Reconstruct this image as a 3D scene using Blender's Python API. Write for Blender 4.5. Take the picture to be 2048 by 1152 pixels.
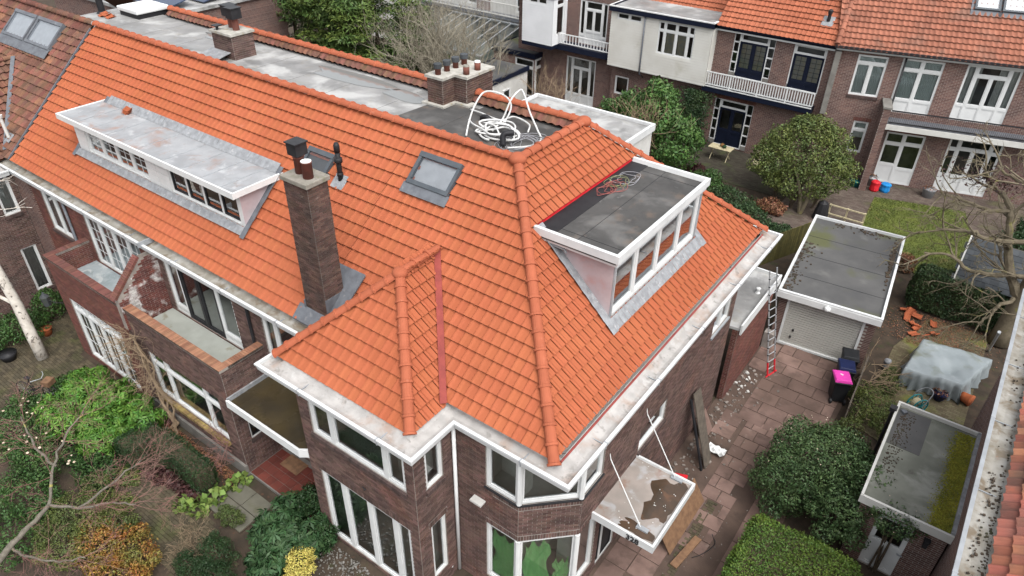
import bpy, bmesh, math, random
import numpy as np
from mathutils import Vector, Matrix
R = math.radians
random.seed(7); rng = np.random.default_rng(7)
for o in list(bpy.data.objects): bpy.data.objects.remove(o)
scn = bpy.context.scene
col = scn.collection
# ---------------------------------------------------------------- camera, sky, sun, exposure
CAM = np.array([0.0, 0.0, 17.95])
YAW, PITCH, ROLL, FPX = -0.62372822, 0.60560279, 0.01625253, 1427.71
def cam_axes():
    f = np.array([math.sin(YAW)*math.cos(PITCH), math.cos(YAW)*math.cos(PITCH), -math.sin(PITCH)])
    r = np.cross(f, [0, 0, 1]); r /= np.linalg.norm(r); u = np.cross(r, f)
    c, s = math.cos(ROLL), math.sin(ROLL)
    return c*r+s*u, -s*r+c*u, f
CR, CU, CF = cam_axes()
cd = bpy.data.cameras.new('camera'); cam = bpy.data.objects.new('camera', cd); col.objects.link(cam)
cd.sensor_width = 36; cd.lens = FPX/2048*36; cd.clip_end = 1000; cd.clip_start = .1
cam.matrix_world = Matrix(((CR[0], CU[0], -CF[0], CAM[0]), (CR[1], CU[1], -CF[1], CAM[1]), (CR[2], CU[2], -CF[2], CAM[2]), (0, 0, 0, 1)))
scn.camera = cam
scn.render.resolution_x = 1024; scn.render.resolution_y = 576
scn.render.engine = 'CYCLES'
w = bpy.data.worlds.new('World'); scn.world = w; w.use_nodes = True
nt = w.node_tree; nt.nodes.clear()
SUN_EL, SUN_AZ = 58, 118          # soft overcast light from the camera's right
sky = nt.nodes.new('ShaderNodeTexSky'); sky.sky_type = 'NISHITA'; sky.sun_disc = False
sky.sun_elevation = R(SUN_EL); sky.sun_rotation = R(SUN_AZ); sky.air_density = 1.0; sky.dust_density = 4.0; sky.ozone_density = 1.0
hs = nt.nodes.new('ShaderNodeHueSaturation'); hs.inputs['Saturation'].default_value = .22
bg = nt.nodes.new('ShaderNodeBackground'); bg.inputs['Strength'].default_value = .15
wo = nt.nodes.new('ShaderNodeOutputWorld')
nt.links.new(sky.outputs[0], hs.inputs['Color']); nt.links.new(hs.outputs[0], bg.inputs[0]); nt.links.new(bg.outputs[0], wo.inputs[0])
sl = bpy.data.lights.new('sun', 'SUN'); sl.energy = 1.1; sl.angle = R(55); sl.color = (1, .97, .93)
so = bpy.data.objects.new('sun', sl); col.objects.link(so)
sd = Vector((math.sin(R(SUN_AZ))*math.cos(R(SUN_EL)), math.cos(R(SUN_AZ))*math.cos(R(SUN_EL)), math.sin(R(SUN_EL))))
so.rotation_euler = sd.to_track_quat('Z', 'Y').to_euler()
scn.view_settings.view_transform = 'Standard'; scn.view_settings.look = 'None'
scn.view_settings.exposure = 1.08; scn.view_settings.gamma = 1
# ---------------------------------------------------------------- materials
MATS = {}
def mat(name, c1, c2=None, rough=.75, scale=3.0, isl=0.0, hue=0.0, bump=0.0, bscale=40.0, metal=0.0, layers=(), spec=.2, detail=5.0, brick=None, rr=0.0):
    if name in MATS: return MATS[name]
    m = bpy.data.materials.new(name); m.use_nodes = True; t = m.node_tree; t.nodes.clear()
    N = t.nodes.new; L = t.links.new
    out = N('ShaderNodeOutputMaterial'); b = N('ShaderNodeBsdfPrincipled'); L(b.outputs[0], out.inputs[0])
    b.inputs['Roughness'].default_value = rough; b.inputs['Metallic'].default_value = metal; b.inputs['Specular IOR Level'].default_value = spec
    geo = N('ShaderNodeNewGeometry')
    pos = geo.outputs['Position']
    def noise(sc, det=5.0, dist=0.0, rgh=.55):
        n = N('ShaderNodeTexNoise'); n.inputs['Scale'].default_value = sc; n.inputs['Detail'].default_value = det; n.inputs['Roughness'].default_value = rgh
        n.inputs['Distortion'].default_value = dist
        L(pos, n.inputs['Vector']); return n.outputs['Fac']
    def mix(fac, a, c, bt='MIX'):
        x = N('ShaderNodeMix'); x.data_type = 'RGBA'; x.blend_type = bt
        for k, v in ((0, fac), (6, a), (7, c)):
            if isinstance(v, (int, float)): x.inputs[k].default_value = v
            elif isinstance(v, tuple): x.inputs[k].default_value = (*v[:3], 1)
            else: L(v, x.inputs[k])
        return x.outputs[2]
    def ramp(v, lo, hi):
        r = N('ShaderNodeMapRange'); L(v, r.inputs[0]); r.inputs[1].default_value = lo; r.inputs[2].default_value = hi; r.interpolation_type = 'SMOOTHSTEP'
        return r.outputs[0]
    c2 = c2 or tuple(x*.8 for x in c1)
    cc = mix(ramp(noise(scale, detail), .3, .7), c1, c2)
    hgt = None
    if brick:                                  # (axis pair, brick w, brick h, mortar colour)
        ax, bw, bh, mc = brick[:4]
        sep = N('ShaderNodeSeparateXYZ'); L(pos, sep.inputs[0]); cmb = N('ShaderNodeCombineXYZ')
        L(sep.outputs[ax], cmb.inputs[0]); L(sep.outputs[2 if len(brick) < 5 else brick[4]], cmb.inputs[1])
        bt = N('ShaderNodeTexBrick'); L(cmb.outputs[0], bt.inputs['Vector'])
        bt.inputs['Scale'].default_value = 1; bt.inputs['Brick Width'].default_value = bw; bt.inputs['Row Height'].default_value = bh
        bt.inputs['Mortar Size'].default_value = .006; bt.inputs['Mortar Smooth'].default_value = .1; bt.inputs['Bias'].default_value = 0
        L(cc, bt.inputs['Color1']); L(mix(1.0, cc, (.62, .55, .58), 'MULTIPLY'), bt.inputs['Color2']); bt.inputs['Mortar'].default_value = (*mc, 1)
        cc = bt.outputs['Color']; hgt = bt.outputs['Fac']
    for (lc, ls, lo, hi, *rest) in layers:
        am = rest[0] if rest else 1.0
        f = ramp(noise(ls, 6, rest[1] if len(rest) > 1 else .3), lo, hi)
        if am < 1:
            mm = N('ShaderNodeMath'); mm.operation = 'MULTIPLY'; L(f, mm.inputs[0]); mm.inputs[1].default_value = am; f = mm.outputs[0]
        cc = mix(f, cc, lc)
    if isl or hue:
        oi = N('ShaderNodeObjectInfo'); ad = N('ShaderNodeMath'); ad.operation = 'ADD'; L(geo.outputs['Random Per Island'], ad.inputs[0]); L(oi.outputs['Random'], ad.inputs[1])
        fr = N('ShaderNodeMath'); fr.operation = 'FRACT'; L(ad.outputs[0], fr.inputs[0])
        hv = N('ShaderNodeHueSaturation'); L(cc, hv.inputs['Color'])
        r1 = N('ShaderNodeMapRange'); L(fr.outputs[0], r1.inputs[0]); r1.inputs[3].default_value = 1-isl; r1.inputs[4].default_value = 1+isl; L(r1.outputs[0], hv.inputs['Value'])
        if hue:
            m7 = N('ShaderNodeMath'); m7.operation = 'MULTIPLY'; L(fr.outputs[0], m7.inputs[0]); m7.inputs[1].default_value = 7.31
            f2 = N('ShaderNodeMath'); f2.operation = 'FRACT'; L(m7.outputs[0], f2.inputs[0])
            r2 = N('ShaderNodeMapRange'); L(f2.outputs[0], r2.inputs[0]); r2.inputs[3].default_value = .5-hue; r2.inputs[4].default_value = .5+hue; L(r2.outputs[0], hv.inputs['Hue'])
        cc = hv.outputs[0]
    L(cc, b.inputs['Base Color'])
    if rr:
        r3 = N('ShaderNodeMapRange'); L(noise(scale*.7, 4), r3.inputs[0]); r3.inputs[1].default_value = .35; r3.inputs[2].default_value = .65; r3.inputs[3].default_value = max(.03, rough-rr); r3.inputs[4].default_value = rough+rr*.3
        L(r3.outputs[0], b.inputs['Roughness'])
    if bump or hgt is not None:
        bp = N('ShaderNodeBump'); bp.inputs['Strength'].default_value = bump or .4; bp.inputs['Distance'].default_value = .01
        if hgt is not None:
            iv = N('ShaderNodeMath'); iv.operation = 'SUBTRACT'; iv.inputs[0].default_value = 1; L(hgt, iv.inputs[1]); L(iv.outputs[0], bp.inputs['Height'])
        else: L(noise(bscale, 4), bp.inputs['Height'])
        L(bp.outputs[0], b.inputs['Normal'])
    MATS[name] = m; return m
def glass(name, tint=(.75, .8, .8), boost=1.5, rough=.01):
    m = bpy.data.materials.new(name); m.use_nodes = True; t = m.node_tree; t.nodes.clear(); N = t.nodes.new; L = t.links.new
    out = N('ShaderNodeOutputMaterial'); mx = N('ShaderNodeMixShader'); tr = N('ShaderNodeBsdfTransparent'); gl = N('ShaderNodeBsdfGlossy')
    tr.inputs[0].default_value = (*tint, 1); gl.inputs['Roughness'].default_value = rough; gl.inputs[0].default_value = (.9, .93, .95, 1)
    fr = N('ShaderNodeFresnel'); fr.inputs[0].default_value = 1.5; mu = N('ShaderNodeMath'); mu.operation = 'MULTIPLY'; mu.use_clamp = True; mu.inputs[1].default_value = boost
    L(fr.outputs[0], mu.inputs[0]); L(mu.outputs[0], mx.inputs[0]); L(tr.outputs[0], mx.inputs[1]); L(gl.outputs[0], mx.inputs[2]); L(mx.outputs[0], out.inputs[0])
    MATS[name] = m; return m
# ---------------------------------------------------------------- mesh building
class MB:
    def __init__(s): s.v = []; s.f = []
    def quad(s, *p):
        n = len(s.v); s.v += [tuple(q) for q in p]; s.f.append(tuple(range(n, n+len(p)))); return s
    def box(s, x0, x1, y0, y1, z0, z1):
        n = len(s.v)
        s.v += [(x, y, z) for x in (x0, x1) for y in (y0, y1) for z in (z0, z1)]
        s.f += [tuple(n+i for i in q) for q in ((0, 1, 3, 2), (4, 6, 7, 5), (0, 4, 5, 1), (2, 3, 7, 6), (0, 2, 6, 4), (1, 5, 7, 3))]; return s
    def fbox(s, F, u0, u1, n0, n1, z0, z1):          # box in a wall frame F=(O,U,N)
        O, U, Nn = F; k = len(s.v)
        for u in (u0, u1):
            for n in (n0, n1):
                for z in (z0, z1):
                    s.v.append((O[0]+U[0]*u+Nn[0]*n, O[1]+U[1]*u+Nn[1]*n, z))
        s.f += [tuple(k+i for i in q) for q in ((0, 1, 3, 2), (4, 6, 7, 5), (0, 4, 5, 1), (2, 3, 7, 6), (0, 2, 6, 4), (1, 5, 7, 3))]; return s
    def obox(s, c, ax, ay, az):                       # oriented box: centre and three half vectors
        c, ax, ay, az = map(np.array, (c, ax, ay, az)); k = len(s.v)
        for i in (-1, 1):
            for j in (-1, 1):
                for l in (-1, 1): s.v.append(tuple(c+i*ax+j*ay+l*az))
        s.f += [tuple(k+i for i in q) for q in ((0, 1, 3, 2), (4, 6, 7, 5), (0, 4, 5, 1), (2, 3, 7, 6), (0, 2, 6, 4), (1, 5, 7, 3))]; return s
    def prism(s, poly, z0, z1):
        n = len(poly); k = len(s.v)
        s.v += [(p[0], p[1], z0 if len(p) < 3 else p[2]-(z1-z0)) for p in poly]+[(p[0], p[1], z1 if len(p) < 3 else p[2]) for p in poly]
        s.f.append(tuple(range(k+n-1, k-1, -1))); s.f.append(tuple(range(k+n, k+2*n)))
        for i in range(n): j = (i+1) % n; s.f.append((k+i, k+j, k+n+j, k+n+i))
        return s
    def tube(s, path, r, seg=8, cap=True):
        P = [np.array(p, float) for p in path]; rs = r if isinstance(r, (list, tuple)) else [r]*len(P); k0 = len(s.v); up = None
        for i, p in enumerate(P):
            d = P[min(i+1, len(P)-1)]-P[max(i-1, 0)]; d = d/(np.linalg.norm(d)+1e-9)
            if up is None:
                a = np.array((0, 0, 1.)) if abs(d[2]) < .9 else np.array((1., 0, 0)); up = np.cross(np.cross(d, a), d)
            up = up-d*(up@d); up = up/(np.linalg.norm(up)+1e-9); sd = np.cross(d, up)
            for j in range(seg):
                a = 2*math.pi*j/seg; s.v.append(tuple(p+rs[i]*(math.cos(a)*up+math.sin(a)*sd)))
        for i in range(len(P)-1):
            for j in range(seg):
                a = k0+i*seg+j; b_ = k0+i*seg+(j+1) % seg; s.f.append((a, b_, b_+seg, a+seg))
        if cap: s.f.append(tuple(k0+j for j in range(seg))[::-1]); s.f.append(tuple(k0+(len(P)-1)*seg+j for j in range(seg)))
        return s
    def lathe(s, c, prof, seg=16):
        k0 = len(s.v)
        for r, z in prof:
            for j in range(seg): a = 2*math.pi*j/seg; s.v.append((c[0]+r*math.cos(a), c[1]+r*math.sin(a), c[2]+z))
        for i in range(len(prof)-1):
            for j in range(seg): a = k0+i*seg+j; b_ = k0+i*seg+(j+1) % seg; s.f.append((a, b_, b_+seg, a+seg))
        s.f.append(tuple(k0+j for j in range(seg))[::-1]); s.f.append(tuple(k0+(len(prof)-1)*seg+j for j in range(seg))); return s
    def sheet(s, g, nx, ny):
        k = len(s.v); s.v += [tuple(g[i, j]) for i in range(nx+1) for j in range(ny+1)]; w_ = ny+1
        for i in range(nx):
            for j in range(ny): s.f.append((k+i*w_+j, k+(i+1)*w_+j, k+(i+1)*w_+j+1, k+i*w_+j+1))
        return s
    def ball(s, c, r, seg=12, rings=8, sq=(1, 1, 1)):
        prof = [(max(1e-4, math.sin(math.pi*i/rings)), -math.cos(math.pi*i/rings)) for i in range(rings+1)]
        k = len(s.v); s.lathe((0, 0, 0), prof, seg)
        for i in range(k, len(s.v)): x = s.v[i]; s.v[i] = (c[0]+x[0]*r*sq[0], c[1]+x[1]*r*sq[1], c[2]+x[2]*r*sq[2])
        return s
WORLD = {}
def link(o, parent):
    col.objects.link(o)
    if parent is not None:
        o.parent = parent
        p = WORLD.get(parent.name)
        if p is not None: o.location = (-p[0], -p[1], -p[2])
def mesh_obj(name, v, f, m, parent=None, smooth=False):
    me = bpy.data.meshes.new(name); me.from_pydata(v, [], f); me.update()
    if m is not None: me.materials.append(m)
    if smooth: me.polygons.foreach_set('use_smooth', [True]*len(me.polygons))
    o = bpy.data.objects.new(name, me); link(o, parent); return o
def part(name, mb, m, parent=None, smooth=False, label=None):
    o = mesh_obj(name, mb.v, mb.f, m, parent, smooth)
    if label: o['label'] = label
    return o
def bevel(o, w=.02, seg=2):
    md = o.modifiers.new('bevel', 'BEVEL'); md.width = w; md.segments = seg; md.limit_method = 'ANGLE'; return o
def tag(o, label, cat, group=None, kind=None):
    o['label'] = label; o['category'] = cat
    if group: o['group'] = group
    if kind: o['kind'] = kind
    return o
def thing(name, label, cat, loc=(0, 0, 0), rz=0.0, group=None, local=False):
    o = bpy.data.objects.new(name, None); col.objects.link(o); o.location = loc; o.rotation_euler = (0, 0, rz); o.empty_display_size = .2
    tag(o, label, cat, group)
    if not local: WORLD[o.name] = loc
    return o
def struct(name, mb, m, smooth=False):
    o = part(name, mb, m, None, smooth); o['kind'] = 'structure'; return o
def copy_tree(src, loc=None, rz=None, label=None, parent=None):
    c = src.copy(); col.objects.link(c); c.parent = parent
    if loc is not None: c.location = loc
    if rz is not None: c.rotation_euler = (0, 0, rz)
    if label: c['label'] = label
    for ch in list(src.children): copy_tree(ch, parent=c)
    return c
def proj(p):
    d = np.asarray(p, float)-CAM; z = d@CF; return 1024+FPX*(d@CR)/z, 576-FPX*(d@CU)/z, z
def pieces(name, tmpl, mats, m, parent, limit=300, stuff=None, vis=None):
    """alike pieces: the largest in view as objects of their own sharing one mesh, the rest joined."""
    if not len(mats): return
    A = np.array(mats); c = A[:, :3, 3]; d = c-CAM; z = d@CF; x = 1024+FPX*(d@CR)/z; y = 576-FPX*(d@CU)/z
    ok = (x > 0) & (x < 2048) & (y > 0) & (y < 1152) & (z > 0)
    if vis is not None: ok &= np.array(vis, bool)
    key = np.where(ok, z, 1e9); order = np.argsort(key); nsel = min(limit, int(ok.sum())); sel = order[:nsel]; rest = order[nsel:]
    tv, tf = tmpl; me = bpy.data.meshes.new(name); me.from_pydata(tv, [], tf); me.materials.append(m); me.update()
    for i in sel:
        o = bpy.data.objects.new(name, me); col.objects.link(o); o.parent = parent; o.matrix_local = Matrix(A[i].tolist())
    if len(rest):
        V = np.c_[np.array(tv, float), np.ones(len(tv))]; W = np.einsum('nij,kj->nki', A[rest], V)[:, :, :3].reshape(-1, 3)
        n = len(tv); F = []
        for q in range(len(rest)):
            b_ = q*n; F += [tuple(b_+i for i in f) for f in tf]
        o = mesh_obj(stuff or name+'_field', W.tolist(), F, m, parent); o['kind'] = 'stuff'
def M4(o, x, y, z): # columns are axis vectors (with scale)
    A = np.eye(4); A[:3, 0] = x; A[:3, 1] = y; A[:3, 2] = z; A[:3, 3] = o; return A
def frame(A, B):
    A = np.array([A[0], A[1]], float); B = np.array([B[0], B[1]], float); d = B-A; L = np.linalg.norm(d); U = d/L
    return (A, U, np.array([U[1], -U[0]])), L
# ---------------------------------------------------------------- building elements
BRICK_T = ([(-.5, 1, -.5), (.5, 1, -.5), (.5, 1, .5), (-.5, 1, .5), (-.5, 0, -.5), (.5, 0, -.5), (.5, 0, .5), (-.5, 0, .5)],
           [(0, 3, 2, 1), (0, 1, 5, 4), (1, 2, 6, 5), (2, 3, 7, 6), (3, 0, 4, 7)])   # local y = outwards
BRICK_T = ([(a, b, c) for a, b, c in BRICK_T[0]], [tuple(reversed(f)) for f in BRICK_T[1]])
BL, BH, BJ = .232, .072, .014
def brick_course(F, z0, z1, L, openings, out, soldiers=(), u00=0.0):
    O, U, Nn = F; U3 = np.array([U[0], U[1], 0]); N3 = np.array([Nn[0], Nn[1], 0]); nz = int(round((z1-z0)/BH))
    def put(u0, u1, za, zb):
        c = np.array([O[0]+U[0]*(u0+u1)/2, O[1]+U[1]*(u0+u1)/2, (za+zb)/2])-N3*.004
        out.append(M4(c, U3*(u1-u0-BJ), N3*(.014+random.uniform(0, .004)), np.array([0, 0, zb-za-BJ])))
    block = list(openings)+[s[:4] for s in soldiers]
    for k in range(nz):
        za, zb = z0+k*BH, z0+(k+1)*BH; zm = (za+zb)/2
        cuts = sorted((max(u00, a-.0), min(L, b)) for a, b, c, d in block if c < zm < d)
        spans, p = [], u00
        for a, b in cuts:
            if a > p+.03: spans.append((p, a))
            p = max(p, b)
        if p < L-.03: spans.append((p, L))
        off = -(k % 2)*BL/2
        for a, b in spans:
            i = math.floor((a-off)/BL); u = off+i*BL
            while u < b-.02:
                s, e = max(u, a), min(u+BL, b)
                if e-s > .035: put(s, e, za, zb)
                u += BL
    for (a, b, c, d, *_) in soldiers:
        n = max(1, int(round((b-a)/BH)))
        for i in range(n): put(a+(b-a)*i/n, a+(b-a)*(i+1)/n, c, d)
def wall_sheet(mb, F, L, z0, z1, openings, rev=.12, u0=0.0):
    us = sorted({u0, L, *[min(max(o[i], u0), L) for o in openings for i in (0, 1)]}); zs = sorted({z0, z1, *[min(max(o[i], z0), z1) for o in openings for i in (2, 3)]})
    O, U, N = F; P = lambda u, n, z: (O[0]+U[0]*u+N[0]*n, O[1]+U[1]*u+N[1]*n, z)
    for a, b in zip(us, us[1:]):
        for c, d in zip(zs, zs[1:]):
            um, zm = (a+b)/2, (c+d)/2
            if any(o[0] < um < o[1] and o[2] < zm < o[3] for o in openings): continue
            mb.quad(P(a, 0, c), P(b, 0, c), P(b, 0, d), P(a, 0, d))
    for a, b, c, d in [o[:4] for o in openings]:
        c = max(c, z0); d = min(d, z1)
        mb.quad(P(a, 0, c), P(a, 0, d), P(a, -rev, d), P(a, -rev, c)); mb.quad(P(b, 0, d), P(b, 0, c), P(b, -rev, c), P(b, -rev, d))
        mb.quad(P(a, 0, c), P(a, -rev, c), P(b, -rev, c), P(b, 0, c)); mb.quad(P(a, 0, d), P(b, 0, d), P(b, -rev, d), P(a, -rev, d))
def ring(mb, F, u0, u1, z0, z1, w, n0, n1):
    mb.fbox(F, u0, u1, n0, n1, z0, z0+w); mb.fbox(F, u0, u1, n0, n1, z1-w, z1)
    mb.fbox(F, u0, u0+w, n0, n1, z0+w, z1-w); mb.fbox(F, u1-w, u1, n0, n1, z0+w, z1-w)
def grid(cols, rows):
    cs = [0, *cols, 1]; rs = [0, *rows, 1]
    return [(a, b, c, d, 'g') for a, b in zip(cs, cs[1:]) for c, d in zip(rs, rs[1:])]
def window(house, F, u0, u1, z0, z1, cells=None, fm='white_paint', sm=None, gm='pane_glass', fw=.05, sw=.045, n=-.03, room=1.1, curtain=None, sill=None, name='window', roomm='room_dark', muntin=(2, 3), label=None, lintel=False):
    cells = cells or grid((), ())
    W, H = u1-u0, z1-z0; mb = MB(); sb = MB(); panes = []
    for (a, b, c, d, k) in cells:
        ua, ub, za, zb = u0+a*W, u0+b*W, z0+c*H, z0+d*H
        ring(mb, F, ua, ub, za, zb, fw, n-.08, n)
        if 'n' not in k:
            ring(sb, F, ua+fw, ub-fw, za+fw, zb-fw, sw, n-.075, n-.015); w_ = fw+sw
        else: w_ = fw
        if 'p' in k: sb.fbox(F, ua+w_, ub-w_, n-.07, n-.035, za+w_, zb-w_)
        else:
            panes.append((ua+w_, ub-w_, za+w_, zb-w_))
            if 'm' in k:
                nx, nz = muntin
                for i in range(1, nx): x = ua+w_+(ub-ua-2*w_)*i/nx; sb.fbox(F, x-.007, x+.007, n-.066, n-.04, za+w_, zb-w_)
                for j in range(1, nz): z = za+w_+(zb-za-2*w_)*j/nz; sb.fbox(F, ua+w_, ub-w_, n-.064, n-.042, z-.007, z+.007)
    o = part(name, mb, MATS[fm], house, label=label)
    if sb.v: part('sash', sb, MATS[sm or fm], o)
    for (a, b, c, d) in panes:
        p = MB(); O, U, N = F; P = lambda u, nn, z: (O[0]+U[0]*u+N[0]*nn, O[1]+U[1]*u+N[1]*nn, z)
        p.quad(P(a, n-.05, c), P(b, n-.05, c), P(b, n-.05, d), P(a, n-.05, d)); part('pane', p, MATS[gm], o)
    if room:
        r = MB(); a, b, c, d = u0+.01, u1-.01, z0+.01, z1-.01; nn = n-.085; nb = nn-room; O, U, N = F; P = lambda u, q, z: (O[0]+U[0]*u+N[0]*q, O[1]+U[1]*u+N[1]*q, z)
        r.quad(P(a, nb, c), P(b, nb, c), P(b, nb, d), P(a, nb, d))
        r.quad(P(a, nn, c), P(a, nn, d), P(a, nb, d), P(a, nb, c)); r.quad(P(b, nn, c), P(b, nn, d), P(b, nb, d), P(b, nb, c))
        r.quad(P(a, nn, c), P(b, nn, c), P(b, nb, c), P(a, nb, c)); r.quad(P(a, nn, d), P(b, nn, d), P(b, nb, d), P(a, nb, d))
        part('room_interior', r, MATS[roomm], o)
    if curtain:
        cm, spans = curtain
        for (a, b, c, d) in spans:
            q = MB(); O, U, N = F; ua, ub = u0+a*W, u0+b*W; k = max(4, int((ub-ua)/.045)); za, zb = z0+c*H+.02, z0+d*H-.02
            pr = [(ua+(ub-ua)*i/k, n-.14-.02*(i % 2)) for i in range(k+1)]
            for (x, y), (x2, y2) in zip(pr, pr[1:]):
                q.quad(*[(O[0]+U[0]*uu+N[0]*yy, O[1]+U[1]*uu+N[1]*yy, zz) for uu, yy, zz in ((x, y, za), (x2, y2, za), (x2, y2, zb), (x, y, zb))])
            part('curtain', q, MATS[cm], o)
    if sill: 
        s = MB(); nb_ = max(2, int(W/.075)); 
        for i in range(nb_):
            a, b = u0-.04+(W+.08)*i/nb_, u0-.04+(W+.08)*(i+1)/nb_
            s.fbox(F, a+.004, b-.004, -.02, .07, z0-.13, z0-.005) if sill == 'brick' else None
        if sill != 'brick': s.fbox(F, u0-.05, u1+.05, n-.02, .06, z0-.07, z0-.004)
        part('sill', s, MATS['sill_brick' if sill == 'brick' else sill], o)
    return o
# ---- roof tiles
TW, TG = .26, .341
def tile_tmpl(prof, L=.41, lo=.084, hi=.002, th=.014):
    v, f = [], []; n = len(prof)
    for (u, h) in prof: v += [(u, 0, lo+h), (u, L, hi+h), (u, .004, lo+h-th)]
    for i in range(n-1): a = 3*i; b = a+3; f += [(a, b, b+1, a+1), (a, a+2, b+2, b)]
    f.append((0, 1, 2)); e = 3*(n-1); f.append((e, e+2, e+1))
    return v, f
FLATTILE = tile_tmpl([(0, .012), (.012, .028), (.04, .033), (.07, .026), (.098, .006), (.125, .0), (.225, .0), (.248, -.003), (.256, -.018)])
PANTILE = tile_tmpl([(0, .03), (.035, .046), (.07, .036), (.1, .008), (.14, -.008), (.19, -.006), (.23, .012), (.262, .03)])
def tile_field(roof, O, U, V, rows, u0, u1, halfplanes, m, limit=300, holes=(), tmpl=FLATTILE, name='roof_tile', tw=TW, tg=TG, v0=0.0, jit=.0, sel=True):
    """O eave origin, U along the eave, V up the slope; halfplanes: (a,b,c) keep a*u+b*v<=c"""
    U = np.array(U, float); V = np.array(V, float); Nn = np.cross(U, V); full = []; cutl = []
    i0 = math.floor(u0/tw); i1 = math.ceil(u1/tw); sc = tg/TG; sx = tw/TW
    for r in range(rows):
        for i in range(i0, i1):
            a, b = i*tw, (i+1)*tw; c, d = v0+r*tg, v0+r*tg+.41*sc
            if b <= u0 or a >= u1: continue
            cu, cv = (a+b)/2, c+tg/2
            if any(h[0] < cu < h[1] and h[2] < cv < h[3] for h in holes): continue
            ins = True; crossed = a < u0-1e-6 or b > u1+1e-6
            for (p, q, w_) in halfplanes:
                g = [p*x+q*y-w_ for x in (a, b) for y in (c, d)]
                if min(g) > 0: ins = False; break
                if max(g) > .01: crossed = True
            if not ins: continue
            jj = random.uniform(-jit, jit)
            o = np.array(O, float)+U*a+V*(c+jj)
            (cutl if crossed else full).append(M4(o, U*sx, V*sc, Nn))
    if full: pieces(name, tmpl, full, m, roof, limit if sel else 0, stuff=name+'_field')
    if cutl:
        tv, tf = tmpl; bm = bmesh.new(); A = np.array(cutl); X = np.c_[np.array(tv), np.ones(len(tv))]
        for Mx in A:
            vs = [bm.verts.new((Mx@x)[:3]) for x in X]
            for f in tf: bm.faces.new([vs[k] for k in f])
        O_ = np.array(O, float)
        hp = list(halfplanes)+[(1, 0, u1), (-1, 0, -u0)]
        for (p, q, w_) in hp:
            nrm = U*p+V*q; l = np.linalg.norm(nrm); pt = O_+nrm/l*(w_/l)
            bmesh.ops.bisect_plane(bm, geom=bm.verts[:]+bm.edges[:]+bm.faces[:], plane_co=pt, plane_no=nrm/l, clear_outer=True)
        me = bpy.data.meshes.new('cut_tile_field'); bm.to_mesh(me); bm.free(); me.materials.append(m)
        o = bpy.data.objects.new('cut_tile_field', me); link(o, roof); o['kind'] = 'stuff'
def ridge_tmpl(r=.13, L=.44, seg=8, flat=.9):
    v, f = [], []
    st = [(0, r*1.22), (.055, r*1.27), (.07, r*1.03), (L, r*.97)]
    for y, rad in st:
        for j in range(seg+1): a = math.pi*j/seg; v.append((math.cos(a)*rad, y, math.sin(a)*rad*flat-.02))
    n = seg+1
    for i in range(len(st)-1):
        for j in range(seg): a = i*n+j; f.append((a, a+1, a+n+1, a+n))
    f.append(tuple(range(n))[::-1])
    return v, f
RIDGE = ridge_tmpl()
def ridge_line(roof, A, B, m, pitch=.43, name='ridge_tile', lift=.03, sc=1.0):
    A = np.array(A, float); B = np.array(B, float); d = B-A; L = np.linalg.norm(d); d /= L; n = max(1, round(L/pitch)); s = L/n
    sd = np.cross(d, (0, 0, 1)); sd /= np.linalg.norm(sd); up = np.cross(sd, d); out = []
    for i in range(n): out.append(M4(A+d*(i*s)+up*lift+up*random.uniform(-.006, .006), sd*sc, d*s/.43, up*sc))
    pieces(name, RIDGE, out, m, roof, 150)
def offset_path(pts, d, closed=False):
    """offset to the left of travel (inwards for our gutters)"""
    P = [np.array(p[:2], float) for p in pts]; out = []
    for i, p in enumerate(P):
        ds = []
        if i > 0: ds.append((P[i]-P[i-1])/np.linalg.norm(P[i]-P[i-1]))
        if i < len(P)-1: ds.append((P[i+1]-P[i])/np.linalg.norm(P[i+1]-P[i]))
        ns = [np.array((-q[1], q[0])) for q in ds]
        if len(ns) == 1: out.append(p+ns[0]*d)
        else: b = ns[0]+ns[1]; out.append(p+b*d/(1+ns[0]@ns[1]))
    return out
def sweep(mb, pts, prof):
    """prof: (inward offset, z) polyline swept along plan path"""
    rows = [[(*q, z) for q in offset_path(pts, d)] for d, z in prof]
    for r0, r1 in zip(rows, rows[1:]):
        for i in range(len(pts)-1): mb.quad(r0[i], r0[i+1], r1[i+1], r1[i])
def gutter(house, pts, zt, floor_w, fas='gutter_white', flo='gutter_zinc', h=.2, soff=.3, name='gutter'):
    a = MB(); sweep(a, pts, [(soff, zt-h), (0.02, zt-h), (.0, zt-.06), (-.025, zt-.05), (-.025, zt), (.06, zt), (.06, zt-.09)])
    g = part(name, a, MATS[fas], house); b = MB(); sweep(b, pts, [(.06, zt-.09), (floor_w*.5, zt-.11), (floor_w, zt-.06), (floor_w+.12, zt+.06)]); part('gutter_floor', b, MATS[flo], g)
    for A_, B_ in zip(pts, pts[1:]):
        F_, L_ = frame(A_, B_); n_ = int(L_/2.3)
        for i in range(n_):
            u = L_*(i+.6)/n_; q = MB(); q.fbox(F_, u-.02, u+.02, -.07, .03, zt-.055, zt+.004); q.fbox(F_, u-.012, u+.012, -floor_w, -.07, zt-.11, zt-.075); q.fbox(F_, u-.014, u+.014, -.02, .004, zt-h-.004, zt-.055); part('gutter_joint', q, MATS['zinc'], g)
    return g
def pipe(house, path, r, m, name='downpipe'):
    mb = MB(); mb.tube(path, r, 10); o = part(name, mb, MATS[m], house, True); 
    return o
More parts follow.
